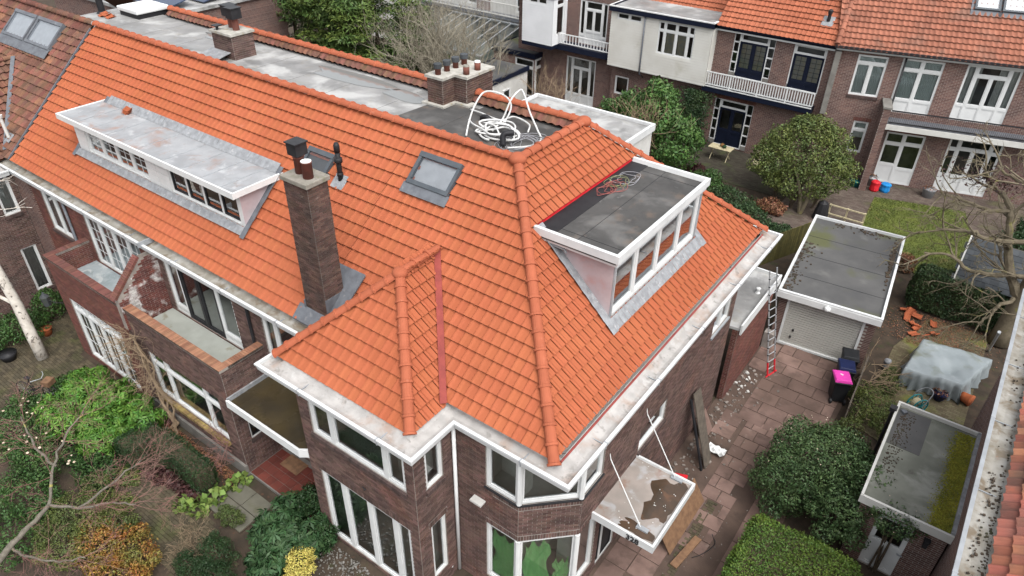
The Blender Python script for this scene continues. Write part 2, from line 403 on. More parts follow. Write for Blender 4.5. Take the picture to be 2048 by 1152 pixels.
# ---- foliage
def leaf_mesh(pts, nrm, size, jit=.5, fold=.25, ratio=.5):
    n = len(pts); nrm = nrm+rng.normal(0, jit, (n, 3)); nrm /= np.linalg.norm(nrm, axis=1)[:, None]
    a = rng.normal(0, 1, (n, 3)); t = np.cross(nrm, a); t /= np.linalg.norm(t, axis=1)[:, None]; b = np.cross(nrm, t)
    s = (size*rng.uniform(.65, 1.3, n))[:, None]
    v0 = pts; v1 = pts+t*s*.5+b*s*ratio*.5+nrm*s*fold*.5; v2 = pts+t*s; v3 = pts+t*s*.5-b*s*ratio*.5+nrm*s*fold*.5
    V = np.stack([v0, v1, v2, v3], 1).reshape(-1, 3); k = np.arange(n)*4
    F = np.stack([k, k+1, k+2, k+3], 1)
    return V, F
def np_obj(name, V, F, m, parent=None):
    me = bpy.data.meshes.new(name); nv, nf = len(V), len(F); w_ = F.shape[1]
    me.vertices.add(nv); me.vertices.foreach_set('co', np.asarray(V, np.float32).ravel())
    me.loops.add(nf*w_); me.loops.foreach_set('vertex_index', F.ravel().astype(np.int32))
    me.polygons.add(nf); me.polygons.foreach_set('loop_start', np.arange(0, nf*w_, w_, dtype=np.int32)); me.polygons.foreach_set('loop_total', np.full(nf, w_, np.int32))
    me.update(calc_edges=True); me.validate()
    me.materials.append(m); o = bpy.data.objects.new(name, me); link(o, parent); return o
def blob_points(blobs, n, depth=.35, zmin=.02):
    vol = np.array([b[3]*b[4]+b[3]*b[5]+b[4]*b[5] for b in blobs]); cnt = np.maximum(1, (n*vol/vol.sum()).astype(int)); P, Q = [], []
    for bl, k in zip(blobs, cnt):
        d = rng.normal(0, 1, (k, 3)); d /= np.linalg.norm(d, axis=1)[:, None]; rr = 1-depth*rng.random(k)**1.6
        ph = rng.uniform(0, 6.28, 6)
        lump = 1+.10*np.sin(d[:, 0]*5+ph[0])*np.sin(d[:, 1]*6+ph[1])+.08*np.sin(d[:, 2]*9+ph[2])*np.sin(d[:, 0]*11+ph[3])
        r = np.array(bl[3:6]); P.append(np.array(bl[:3])+d*(rr*lump)[:, None]*r); q = d/r; Q.append(q/np.linalg.norm(q, axis=1)[:, None])
    P = np.concatenate(P); Q = np.concatenate(Q)
    inside = np.zeros(len(P), bool)
    for bl in blobs:
        e = ((P-np.array(bl[:3]))/np.array(bl[3:6])); inside |= (e**2).sum(1) < .36
    k = (P[:, 2] > zmin) & ~inside; return P[k], Q[k]
def bush(name, label, cat, blobs, n, size, m, group=None, stem=True, jit=.55, ratio=.5, depth=.4, rosette=0, parts=None, loc=None, clumps=0):
    c = loc or (blobs[0][0], blobs[0][1], 0); t = thing(name, label, cat, c, group=group)
    cl = []
    for bl in blobs:
        cl.append((*bl[:3], bl[3]*.86, bl[4]*.86, bl[5]*.86)); rm = (bl[3]+bl[4]+bl[5])/3; nc = clumps if clumps else int(8+9*rm)
        for _ in range(nc):
            d_ = rng.normal(0, 1, 3); d_ /= np.linalg.norm(d_); d_[2] = abs(d_[2])*1.0-.25; q = rng.uniform(.72, 1.02); r_ = max(.1, rm*rng.uniform(.16, .36)); cl.append((bl[0]+d_[0]*bl[3]*q, bl[1]+d_[1]*bl[4]*q, max(.08, bl[2]+d_[2]*bl[5]*q), r_, r_, r_*.8))
    P, Q = blob_points(cl, n, depth)
    if rosette:
        pm = rng.permutation(len(P)); P, Q = P[pm], Q[pm]; k = len(P)//rosette; P0, Q0 = P[:k], Q[:k]+rng.normal(0, .45, (k, 3))+np.array((0, 0, .25)); Q0 /= np.linalg.norm(Q0, axis=1)[:, None]; PP, QQ, TT = [], [], []
        V, F = [], []
        for a in range(rosette):
            th = 2*math.pi*a/rosette+rng.uniform(-.2, .2, k); x = np.cross(Q0, (0.3, .5, .8)); x /= np.linalg.norm(x, axis=1)[:, None]; y = np.cross(Q0, x)
            dr = x*np.cos(th)[:, None]+y*np.sin(th)[:, None]-Q0*.15; sd_ = np.cross(Q0, dr); s = (size*rng.uniform(.7, 1.2, k))[:, None]
            v = np.stack([P0, P0+dr*s*.55+sd_*s*.15, P0+dr*s-Q0*s*.25, P0+dr*s*.55-sd_*s*.15], 1); V.append(v.reshape(-1, 3)); kk = np.arange(k)*4+a*k*4; F.append(np.stack([kk, kk+1, kk+2, kk+3], 1))
        V = np.concatenate(V); F = np.concatenate(F)
    else: V, F = leaf_mesh(P, Q, size, jit, ratio=ratio)
    np_obj('foliage', V, F, MATS[m], t)
    if stem:
        s = MB()
        for bl in blobs:
            for _ in range(5):
                a = np.array((bl[0]+random.uniform(-.1, .1), bl[1]+random.uniform(-.1, .1), 0.0)); b_ = np.array(bl[:3])+np.array([random.uniform(-.5, .5)*bl[3], random.uniform(-.5, .5)*bl[4], random.uniform(0, .6)*bl[5]])
                s.tube([a, (a*.6+b_*.4)+np.array([0, 0, .1]), b_], [.035, .025, .01], 5)
        part('stems', s, MATS['bark_brown'], t)['kind'] = 'stuff'
    return t
def grow(mb, p, d, L, r, lev, spread=.6, up=.1, kids=3, shrink=.68, seg=4, sides=5, rmin=.004, twist=.25):
    p = np.array(p, float); d = np.array(d, float); d /= np.linalg.norm(d); path = [p]; q = p.copy(); dd = d.copy()
    for i in range(seg):
        dd = dd+rng.normal(0, twist/seg**.5, 3)+np.array([0, 0, up/seg]); dd /= np.linalg.norm(dd); q = q+dd*L/seg; path.append(q.copy())
    r1 = max(rmin, r*.6); mb.tube(path, [r+(r1-r)*i/seg for i in range(seg+1)], sides if lev > 1 else max(3, sides-2), cap=False)
    if lev <= 0: return
    for k in range(kids):
        t = rng.uniform(.35, 1) if k else 1.0; i = min(seg-1, int(t*seg)); b_ = path[i]+(path[i+1]-path[i])*(t*seg-i if t < 1 else 1)
        nd = dd+rng.normal(0, spread, 3); grow(mb, b_, nd, L*shrink*rng.uniform(.75, 1.15), max(rmin, r*(.62 if k == 0 else .5)), lev-1, spread, up, kids, shrink, seg, sides, rmin, twist)
# ---------------------------------------------------------------- material library
mat('tile_orange', (.325, .095, .044), (.29, .082, .037), rough=.75, scale=.5, isl=.035, hue=.002, spec=.14, bump=.12, bscale=90, layers=(((.25, .072, .034), .8, .56, .8, .45), ((.41, .19, .125), 2.6, .66, .8, .25), ((.20, .08, .048), 5, .69, .8, .3)))
mat('tile_ridge', (.318, .093, .048), (.28, .08, .041), rough=.75, scale=3, isl=.06, spec=.14, bump=.1, bscale=60, layers=(((.43, .22, .155), 5, .6, .8, .35), ((.20, .072, .042), 2, .60, .8, .45)))
mat('tile_old', (0.1615, 0.0697, 0.04675), (0.1062, 0.0578, 0.0425), rough=.85, scale=1.3, isl=.26, hue=.015, bump=.3, bscale=60, layers=(((0.119, 0.09775, 0.05525), 2.2, .55, .75, .55), ((0.255, 0.09775, 0.0595), 1.1, .55, .75, .5)))
mat('tile_back', (.32, .105, .056), (.27, .085, .045), rough=.75, scale=.9, isl=.1, bump=.2, layers=(((.20, .095, .062), .7, .56, .75, .45),))
mat('tile_back_weathered', (.275, .11, .07), (.22, .088, .058), rough=.85, scale=.9, isl=.14, bump=.2, layers=(((.14, .09, .07), .6, .5, .72, .6), ((.32, .16, .10), 3, .62, .8, .45)))
mat('tile_right', (.30, .11, .07), (.17, .085, .062), rough=.85, scale=1.0, isl=.3, hue=.012, bump=.3, layers=(((.10, .07, .055), 1.2, .46, .68, .7), ((.34, .11, .06), 1.9, .58, .7, .5)))
mat('roof_underlay', (.10, .04, .02), rough=.9)
mat('mortar', (0.264, 0.24, 0.216), (0.192, 0.172, 0.156), rough=.95, scale=4)
mat('mortar_dark', (.16, .14, .125), (.11, .098, .09), rough=.95, scale=4)
mat('mortar_light', (.30, .27, .24), (.20, .17, .15), rough=.95, scale=4)
mat('brick_dark', (0.1209, 0.0741, 0.0624), (0.08736, 0.05772, 0.0507), rough=.9, scale=2.0, isl=.34, hue=.012, bump=.35, bscale=70, layers=(((0.0624, 0.04992, 0.0468), 1.1, .54, .75, .6), ((0.156, 0.0741, 0.0546), .7, .58, .72, .5), ((0.2028, 0.1833, 0.1677), 6, .66, .8, .4)))
mat('brick_red', (0.148, 0.06, 0.0464), (0.108, 0.0496, 0.0416), rough=.85, scale=1.6, isl=.2, hue=.01, bump=.3, bscale=70, layers=(((0.08, 0.048, 0.044), 1.0, .55, .75, .5), ((0.216, 0.176, 0.16), 1.3, .64, .8, .4)))
mat('brick_chimney', (0.105, 0.06, 0.04725), (0.0675, 0.045, 0.039), rough=.9, scale=2.5, isl=.3, hue=.012, bump=.4, bscale=70, layers=(((0.195, 0.1613, 0.1425), 4.5, .62, .8, .55), ((0.04125, 0.036, 0.033), 1.0, .52, .7, .5), ((0.195, 0.1425, 0.0375), 5.5, .69, .77, .5)))
mat('brick_white_bloom', (0.152, 0.0496, 0.0376), (0.096, 0.04, 0.036), rough=.9, scale=2.5, isl=.25, bump=.4, bscale=60, layers=(((0.496, 0.48, 0.464), 1.7, .52, .62, .85),))
mat('brick_buff', (0.255, 0.136, 0.08075), (0.204, 0.0935, 0.0595), rough=.85, scale=3, isl=.22, bump=.3)
mat('brick_mossy', (.22, .17, .06), (.16, .10, .05), rough=.9, scale=5, isl=.3, bump=.3)
mat('sill_brick', (.085, .055, .05), (.06, .045, .042), rough=.8, scale=5, isl=.2, bump=.3)
for nm, ax in (('brick_far_x', 0), ('brick_far_y', 1)):
    mat(nm, (.18, .1, .081), (.125, .076, .065), rough=.9, scale=1.1, brick=(ax, .24, .075, (.30, .27, .245)), layers=(((.10, .07, .06), .6, .55, .75, .4),))
mat('white_paint', (.60, .61, .605), (.55, .56, .555), rough=.4, scale=2.5, layers=(((.38, .37, .34), 3.0, .62, .85, .4),))
mat('white_weathered', (.53, .525, .50), (.46, .455, .43), rough=.6, scale=1.8, layers=(((.30, .29, .25), 3, .56, .8, .45),))
mat('gutter_white', (.56, .57, .57), (.49, .50, .50), rough=.45, scale=2, layers=(((.30, .30, .28), 2.5, .57, .8, .5), ((.20, .19, .17), 7, .68, .8, .4)))
mat('gutter_zinc', (.38, .365, .35), (.28, .27, .258), rough=.75, scale=2.2, rr=.1, bump=.15, bscale=12, layers=(((.27, .175, .125), 1.4, .48, .70, .65), ((.13, .122, .11), 4.0, .55, .72, .65), ((.50, .50, .49), 3.3, .58, .75, .5), ((.10, .085, .07), 11, .66, .76, .5)))
mat('gutter_mossy', (.30, .29, .265), (.20, .185, .155), rough=.85, scale=3, bump=.3, bscale=20, layers=(((.12, .085, .05), 2.5, .5, .66, .7), ((.30, .11, .06), 6, .66, .78, .4), ((.40, .39, .37), 3.6, .6, .75, .5)))
mat('zinc', (.34, .36, .38), (.27, .285, .30), rough=.45, scale=3, metal=.25, rr=.15, layers=(((.45, .45, .45), 2, .58, .75, .4),))
mat('zinc_roof', (.29, .30, .31), (.22, .228, .236), rough=.55, scale=1.3, rr=.2, bump=.12, bscale=8, layers=(((.25, .14, .10), .75, .52, .66, .65, .8), ((.42, .43, .44), 2.2, .55, .72, .6), ((.17, .115, .09), 3.2, .58, .78, .5), ((.20, .185, .175), 7, .58, .76, .5)))
mat('lead', (.13, .14, .155), (.095, .10, .112), rough=.55, scale=4, metal=.1, bump=.5, bscale=16, layers=(((.27, .27, .27), 5, .6, .78, .5),))
mat('lead_light', (.25, .26, .27), (.175, .18, .19), rough=.6, scale=6, bump=.9, bscale=14, layers=(((.38, .38, .38), 7, .57, .7, .55), ((.10, .105, .11), 5, .58, .75, .5)))
mat('cheek_pink', (.44, .375, .385), (.35, .285, .295), rough=.45, scale=1.2, layers=(((.38, .14, .11), 1.2, .58, .75, .5), ((.30, .30, .31), 2.1, .58, .7, .5)))
mat('bitumen_dark', (.07, .068, .066), (.05, .049, .048), rough=.85, scale=1.5, spec=.15, bump=.2, bscale=60, layers=(((.15, .147, .142), .9, .48, .72, .65), ((.13, .098, .076), 1.8, .52, .75, .6), ((.22, .216, .21), 3.0, .64, .8, .45)))
mat('bitumen_grey', (.235, .233, .228), (.165, .164, .161), rough=.75, scale=.9, rr=.4, spec=.35, bump=.15, bscale=50, layers=(((.40, .40, .39), .7, .48, .66, .75), ((.19, .165, .11), 2.2, .56, .78, .5), ((.11, .11, .108), .6, .57, .66, .6), ((.45, .44, .43), 9, .66, .78, .5)))
mat('garage_felt', (.062, .062, .062), (.085, .084, .082), rough=.8, scale=.8, rr=.15, spec=.25, bump=.2, bscale=50, layers=(((.075, .08, .028), .5, .54, .70, .8), ((.14, .138, .13), .9, .56, .75, .55)))
mat('porch_felt', (.06, .045, .022), (.035, .028, .018), rough=.45, scale=1.2, rr=.4, layers=(((.13, .11, .08), 3, .64, .76, .5),))
mat('canopy_zinc', (.29, .25, .225), (.22, .195, .175), rough=.55, scale=1.5, rr=.2, layers=(((.34, .35, .36), 1.3, .52, .62, .6, .5), ((.20, .10, .065), 2.6, .56, .72, .55), ((.50, .48, .46), 9, .69, .76, .6)))
mat('balcony_floor', (0.288, 0.3024, 0.2736), (0.2376, 0.2484, 0.2232), rough=.8, scale=1.6, layers=(((0.144, 0.1152, 0.0648), 2.4, .6, .74, .6),))
mat('balcony_slate', (.20, .235, .245), (.30, .33, .34), rough=.5, scale=2.2, rr=.3, layers=(((.40, .42, .42), 1.8, .56, .66, .7, 1.2), ((.12, .10, .07), 5, .66, .78, .5)))
mat('cement_cap', (.24, .22, .19), (.17, .16, .135), rough=.95, scale=5, bump=.5, bscale=40, layers=(((.15, .155, .07), 5, .55, .72, .6),))
mat('cement_white', (.40, .385, .35), (.28, .27, .24), rough=.95, scale=5, bump=.5, bscale=30, layers=(((.27, .18, .04), 5, .60, .74, .7), ((.12, .115, .10), 3, .6, .75, .5)))
mat('pot_red', (.16, .055, .04), (.11, .045, .035), rough=.7, scale=6)
mat('black_metal', (.018, .018, .02), (.028, .028, .03), rough=.45, scale=5)
mat('black_plastic', (.016, .016, .018), (.022, .022, .024), rough=.5)
mat('grey_frame', (.06, .07, .08), (.075, .085, .095), rough=.4, scale=4)
mat('navy', (.006, .009, .02), (.008, .011, .024), rough=.45)
mat('red_board', (.25, .052, .042), (.19, .04, .034), rough=.6, scale=4, bump=.2)
mat('red_bright', (.55, .02, .03), rough=.5)
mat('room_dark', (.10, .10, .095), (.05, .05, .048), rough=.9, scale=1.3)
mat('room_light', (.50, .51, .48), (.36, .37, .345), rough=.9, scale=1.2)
mat('curtain_white', (0.465, 0.4725, 0.465), (0.39, 0.3975, 0.39), rough=.9, scale=4)
mat('curtain_cream', (.50, .44, .33), (.38, .38, .36), rough=.9, scale=5)
mat('blind_grey', (.55, .60, .60), (.50, .55, .55), rough=.8, scale=.7)
mat('tube_white', (.56, .56, .55), (.46, .46, .445), rough=.5, scale=6)
mat('wire_red', (.30, .09, .08), rough=.6); mat('wire_green', (.24, .26, .13), rough=.6); mat('wire_grey', (.30, .30, .32), rough=.5)
mat('aluminium', (.45, .46, .47), (.36, .37, .38), rough=.4, metal=.5)
mat('wood_grey', (0.12, 0.1, 0.08), (0.08, 0.068, 0.056), rough=.85, scale=6, isl=.2, bump=.4, layers=(((0.04, 0.032, 0.028), 5, .6, .75, .6),))
mat('wood_brown', (.20, .115, .065), (.13, .075, .045), rough=.8, scale=6, isl=.2, bump=.3)
mat('wood_pale', (.45, .40, .26), (.36, .31, .2), rough=.7, scale=6)
mat('wood_door', (.30, .085, .022), (.22, .06, .016), rough=.45, scale=5)
mat('fence_green', (0.096, 0.084, 0.028), (0.068, 0.064, 0.024), rough=.9, scale=4, isl=.25, bump=.3)
mat('bark_brown', (.10, .075, .05), (.065, .05, .036), rough=.95, scale=8, bump=.6, bscale=30)
mat('bark_grey', (0.154, 0.1295, 0.091), (0.105, 0.0875, 0.0595), rough=.95, scale=6, bump=.6, bscale=25, layers=(((0.182, 0.175, 0.049), 3, .56, .72, .6),))
mat('bark_maple', (.15, .135, .11), (.10, .09, .072), rough=.95, scale=9, bump=.7, bscale=35, layers=(((.30, .27, .06), 4, .58, .68, .75),))
mat('bark_birch', (.50, .47, .42), (.38, .345, .30), rough=.9, scale=5, bump=.6, bscale=18, layers=(((.06, .05, .045), 5, .56, .64, .85, 1.2), ((.24, .20, .16), 1.7, .55, .7, .6)))
mat('twig_grey', (.26, .235, .18), (.19, .17, .13), rough=.9, scale=4)
mat('twig_red', (.21, .105, .09), (.165, .10, .085), rough=.9, scale=3)
mat('twig_tan', (0.256, 0.192, 0.128), (0.192, 0.136, 0.088), rough=.9, scale=3)
def leafm(name, a, b, isl=.35, rough=.5, hue=.02, scale=1.2, **k): mat(name, a, b, rough=rough, scale=scale, isl=isl, hue=hue, spec=.22, **k)
leafm('leaf_bright', (0.09537, 0.1951, 0.0289), (0.05852, 0.1373, 0.02312)); leafm('leaf_mid', (0.0462, 0.0966, 0.0238), (0.0336, 0.0714, 0.0203)); leafm('leaf_dark', (0.02275, 0.04875, 0.01625), (0.01625, 0.0364, 0.013))
leafm('leaf_hedge', (0.108, 0.1672, 0.028), (0.0592, 0.108, 0.0216)); leafm('leaf_viburnum', (0.0648, 0.1058, 0.03888), (0.04032, 0.07344, 0.0288), isl=.45); leafm('leaf_laurel', (0.06525, 0.1312, 0.0315), (0.04725, 0.08925, 0.027), isl=.4)
leafm('leaf_olive', (0.09936, 0.1202, 0.03096), (0.06264, 0.08856, 0.02736), isl=.4); leafm('leaf_rhodo', (.036, .075, .028), (.026, .056, .022), isl=.35); leafm('leaf_yellow', (0.500, 0.450, 0.130), (0.400, 0.330, 0.070), isl=.3)
leafm('leaf_ivy', (0.02405, 0.04875, 0.0195), (0.0403, 0.065, 0.02405), isl=.5); leafm('leaf_orange', (0.2808, 0.1242, 0.0324), (0.1296, 0.1296, 0.0324), isl=.4, hue=.03, scale=2); leafm('leaf_dead', (0.224, 0.104, 0.056), (0.136, 0.068, 0.04), isl=.5)
leafm('leaf_conifer', (0.09, 0.126, 0.02625), (0.048, 0.09, 0.024), isl=.4, scale=.6); leafm('leaf_purple', (0.056, 0.0224, 0.0208), (0.036, 0.0176, 0.016), isl=.4); leafm('leaf_lime', (0.1275, 0.1875, 0.045), (0.0825, 0.1275, 0.03), isl=.35)
leafm('petal_pale', (0.550, 0.470, 0.360), (0.450, 0.340, 0.260), isl=.2)
leafm('grass', (0.085, 0.09775, 0.0221), (0.05525, 0.0697, 0.017), isl=.35, layers=(((0.136, 0.102, 0.0425), 1.2, .58, .72, .6),))
mat('soil', (0.06375, 0.0465, 0.03375), (0.0375, 0.03, 0.0225), rough=.95, scale=2.5, bump=.7, bscale=25, layers=(((0.12, 0.06, 0.0375), 5, .6, .72, .5), ((0.0375, 0.04875, 0.01875), 1.6, .56, .7, .5)))
mat('soil_dry', (.105, .072, .057), (.074, .052, .042), rough=.95, scale=1.4, bump=.6, bscale=30, layers=(((.055, .04, .032), 1.0, .5, .68, .7), ((.16, .12, .10), 6, .64, .8, .45)))
mat('slab_pink', (.20, .133, .112), (.16, .105, .088), rough=.9, scale=2.2, isl=.18, bump=.25, bscale=40, layers=(((.115, .077, .062), .45, .40, .62, .8), ((.08, .055, .045), 1.6, .48, .68, .65), ((.29, .23, .205), 3, .60, .8, .4)))
mat('slab_grey', (0.1318, 0.1275, 0.1003), (0.102, 0.09775, 0.0765), rough=.85, scale=2, isl=.1, bump=.25, layers=(((0.0765, 0.0765, 0.03825), 1.5, .55, .72, .5),))
mat('paver', (0.0833, 0.068, 0.0425), (0.0595, 0.051, 0.034), rough=.9, scale=2.5, isl=.25, bump=.3, layers=(((0.0527, 0.06205, 0.0204), 1.0, .5, .68, .65), ((0.0425, 0.034, 0.0255), .5, .5, .65, .5)))
mat('paver_red', (0.138, 0.0372, 0.027), (0.102, 0.03, 0.0228), rough=.8, scale=3, isl=.2, bump=.2)
mat('paver_back', (.135, .105, .085), (.10, .08, .065), rough=.9, scale=1.2, isl=.25, layers=(((.08, .09, .035), .7, .56, .7, .5),))
mat('concrete', (0.188, 0.18, 0.164), (0.14, 0.132, 0.12), rough=.9, scale=3, bump=.3)
mat('rubble', (.22, .195, .175), (.12, .10, .085), rough=.95, isl=.4)
mat('tarp', (.25, .28, .29), (.205, .235, .245), rough=.5, scale=1.2, bump=.4, bscale=5, layers=(((.12, .125, .07), .9, .52, .7, .75), ((.34, .37, .38), 2.0, .58, .75, .5)))
mat('lid_blue', (.012, .018, .06), rough=.4); mat('lid_pink', (.62, .05, .34), rough=.4); mat('bin_black', (.014, .015, .017), (.02, .021, .023), rough=.5)
mat('garage_door', (.42, .415, .38), (.38, .375, .345), rough=.5, scale=1, layers=(((.32, .31, .28), .8, .6, .8, .4),))
mat('teal', (.02, .22, .24), rough=.4); mat('bag_blue', (.02, .22, .55), rough=.35); mat('terracotta', (.42, .12, .045), (.32, .09, .04), rough=.8, scale=6, isl=.2)
mat('slate', (.055, .06, .065), (.045, .05, .055), rough=.8, scale=2, isl=.2, bump=.2, layers=(((.08, .09, .035), 1.2, .56, .7, .6),))
mat('moss', (.20, .19, .025), (.13, .135, .02), rough=.95, scale=3, isl=.4, hue=.02)
mat('algae_felt', (.165, .17, .145), (.115, .12, .10), rough=.8, scale=1.3, rr=.1, spec=.25, layers=(((.06, .056, .048), 3, .56, .72, .65), ((.25, .255, .23), .9, .52, .66, .7)))
mat('green_film_solid', (.16, .50, .17), (.28, .62, .27), rough=.3, scale=3, bump=.5, bscale=9)
mat('clapboard', (.54, .535, .50), (.48, .47, .43), rough=.6, scale=.8, layers=(((.33, .31, .23), .9, .58, .75, .4),))
mat('clapboard_bright', (.62, .63, .64), (.57, .58, .59), rough=.5, scale=1)
mat('solar', (.035, .05, .085), (.045, .06, .10), rough=.2, scale=.5)
glass('pane_glass', (.80, .84, .82), 2.5); glass('pane_dark', (.35, .38, .38), 1.3); glass('pane_sky', (.86, .88, .92), 2.2, .03); glass('greenhouse_glass', (.6, .7, .68), 2.0)
def film_mat():
    m = bpy.data.materials.new('green_film'); m.use_nodes = True; t = m.node_tree; t.nodes.clear(); N = t.nodes.new; L = t.links.new
    out = N('ShaderNodeOutputMaterial'); mx = N('ShaderNodeMixShader'); mx.inputs[0].default_value = .86; tr = N('ShaderNodeBsdfTransparent'); tr.inputs[0].default_value = (.45, .85, .45, 1); b = N('ShaderNodeBsdfPrincipled'); b.inputs['Base Color'].default_value = (.38, .80, .34, 1); b.inputs['Roughness'].default_value = .3
    no = N('ShaderNodeTexNoise'); no.inputs['Scale'].default_value = 6; no.inputs['Distortion'].default_value = 1.5; bp = N('ShaderNodeBump'); bp.inputs['Strength'].default_value = .8; bp.inputs['Distance'].default_value = .05; L(no.outputs['Fac'], bp.inputs['Height']); L(bp.outputs[0], b.inputs['Normal'])
    L(tr.outputs[0], mx.inputs[1]); L(b.outputs[0], mx.inputs[2]); L(mx.outputs[0], out.inputs[0]); MATS['green_film'] = m
film_mat()
mat('puddle_brown', (.045, .032, .022), (.075, .045, .028), rough=.18, scale=2.2, rr=.15, spec=.5, layers=(((.13, .065, .035), 3, .58, .7, .6), ((.4, .38, .35), 14, .70, .75, .7)))
# ---------------------------------------------------------------- corner house
EV = 5.95
S1 = 4.2/4.75; S2 = 4.2/4.5; RZ = 10.15
def nv(a): a = np.array(a, float); return a/np.linalg.norm(a)
VF = nv((0, 4.75, 4.2)); VS = nv((-4.5, 0, 4.2)); LF = math.hypot(4.75, 4.2); LS = math.hypot(4.5, 4.2)
XH = -13.3                                    # party line corner house / middle house
ch = thing('corner_house', 'large brown brick corner house with new orange tiled hip roof and angled corner bay', 'house', (-9, 14, 0))
walls = part('wall', (lambda m: m)(MB()), MATS['mortar'], ch) if False else None
wm = MB(); bricks = []; sold = []
def add_wall(A, B, z0, z1, ops, soldiers=(), u0=0.0, mb=None, out=None, ext=.0):
    F, L = frame(A, B); wall_sheet(mb if mb is not None else wm, F, L, z0, z1, ops); brick_course(F, z0, z1, L+ext, ops, out if out is not None else bricks, soldiers); return F, L
F_bl, _ = add_wall((-12.14, 9.1), (-12.14, 7.6), 0, 5.76, [])
F_bf, _ = add_wall((-12.14, 7.6), (-8.15, 7.6), 0, 5.76, [(.42, 3.70, 4.31, 5.62), (.42, 3.68, .12, 2.9)], [(.36, 3.76, 2.905, 3.1), (.38, 3.74, 4.15, 4.3)])
F_bs, _ = add_wall((-8.15, 7.6), (-8.15, 9.03), 0, 5.76, [(.38, .98, 4.22, 5.5), (.42, .97, .62, 2.8)], [(.36, 1.02, 2.81, 3.0), (.34, 1.02, 4.06, 4.21)])
F_mf, _ = add_wall((-8.15, 9.03), (-6.2, 9.03), 0, 5.76, [(.97, 1.95, 4.12, 5.62), (.97, 1.95, .5, 2.74)], [(.97, 1.95, 2.75, 2.92), (1.2, 1.95, 3.92, 4.06)])
F_cc, L_cc = frame((-6.2, 9.03), (-5.1, 10.12))
add_wall((-6.2, 9.03), (-5.1, 10.12), 0, 5.76, [(0, L_cc, 4.12, 5.62), (0, L_cc, .5, 2.74)], [(0, L_cc, 2.75, 2.92), (0, L_cc, 3.92, 4.06)])
F_sd, _ = add_wall((-5.1, 10.12), (-5.1, 19.4), 0, 5.76, [(0, .95, 4.12, 5.62), (0, .9, .5, 2.74), (1.15, 2.15, .05, 2.55), (3.0, 4.62, 3.08, 3.92), (7.5, 8.85, 4.25, 5.4)],
    [(0, .9, 2.75, 2.92), (1.85, 2.7, 5.06, 5.25), (3.25, 4.8, 4.98, 5.17), (2.95, 4.67, 2.93, 3.07)])
add_wall((-5.1, 19.4), (-6.2, 19.4), 3.4, 5.76, [])
add_wall((-6.2, 19.4), (-6.2, 21.6), 3.4, 5.76, [])
F_ex, _ = add_wall((-4.9, 19.9), (-4.9, 23.6), 0, 3.2, [], out=(exb := []))
add_wall((-5.1, 19.9), (-4.9, 19.9), 0, 3.2, [], out=exb)
bw = MB(); bw.quad((-6.2, 21.6, 0), (-30.5, 21.6, 0), (-30.5, 21.6, 5.8), (-6.2, 21.6, 5.8)); 
wo_ = part('wall', wm, MATS['mortar'], ch); part('rear_wall', bw, MATS['brick_far_x'], ch)
pieces('brick', BRICK_T, bricks, MATS['brick_dark'], wo_, 300)
pieces('brick', BRICK_T, exb, MATS['brick_red'], wo_, 60)
# windows
W3 = grid((.25, .55, .83), ())
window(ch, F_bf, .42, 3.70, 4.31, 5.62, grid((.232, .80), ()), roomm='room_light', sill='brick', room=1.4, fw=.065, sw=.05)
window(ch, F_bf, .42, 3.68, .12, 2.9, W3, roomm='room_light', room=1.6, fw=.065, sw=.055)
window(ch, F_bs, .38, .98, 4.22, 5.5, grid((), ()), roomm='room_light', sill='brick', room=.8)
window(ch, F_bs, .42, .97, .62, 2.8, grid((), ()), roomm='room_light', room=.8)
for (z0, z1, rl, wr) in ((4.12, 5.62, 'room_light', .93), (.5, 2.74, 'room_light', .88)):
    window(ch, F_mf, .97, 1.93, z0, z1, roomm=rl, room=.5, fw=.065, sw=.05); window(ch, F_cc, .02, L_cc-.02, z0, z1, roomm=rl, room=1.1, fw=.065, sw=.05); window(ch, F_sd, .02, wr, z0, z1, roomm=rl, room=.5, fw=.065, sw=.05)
lead = MB(); cp = [(-7.22, 9.0), (-6.19, 9.0), (-5.07, 10.1), (-5.07, 11.1)]
sweep(lead, cp, [(.06, 4.075), (-.015, 4.075), (-.015, 4.11), (.08, 4.125)]); part('bay_flashing', lead, MATS['black_plastic'], ch)
for z0, z1 in ((4.13, 5.6), (.51, 2.73)):
    for (x, y) in ((-6.21, 9.06), (-5.13, 10.11)): part('corner_post', MB().lathe((x, y, z0), [(.075, 0), (.075, z1-z0)], 8), MATS['white_paint'], ch)
window(ch, F_sd, 3.0, 4.62, 3.08, 3.92, grid((), ()), sill='brick', room=.5)
window(ch, F_sd, 7.5, 8.85, 4.25, 5.4, grid((.5,), ()), sill='zinc', room=.5)
window(ch, F_sd, 1.15, 2.15, .05, 2.55, [(0, .28, 0, 1, 'g'), (.28, 1, 0, 1, 'gp'), ], name='side_door', sm='black_metal', room=.3)
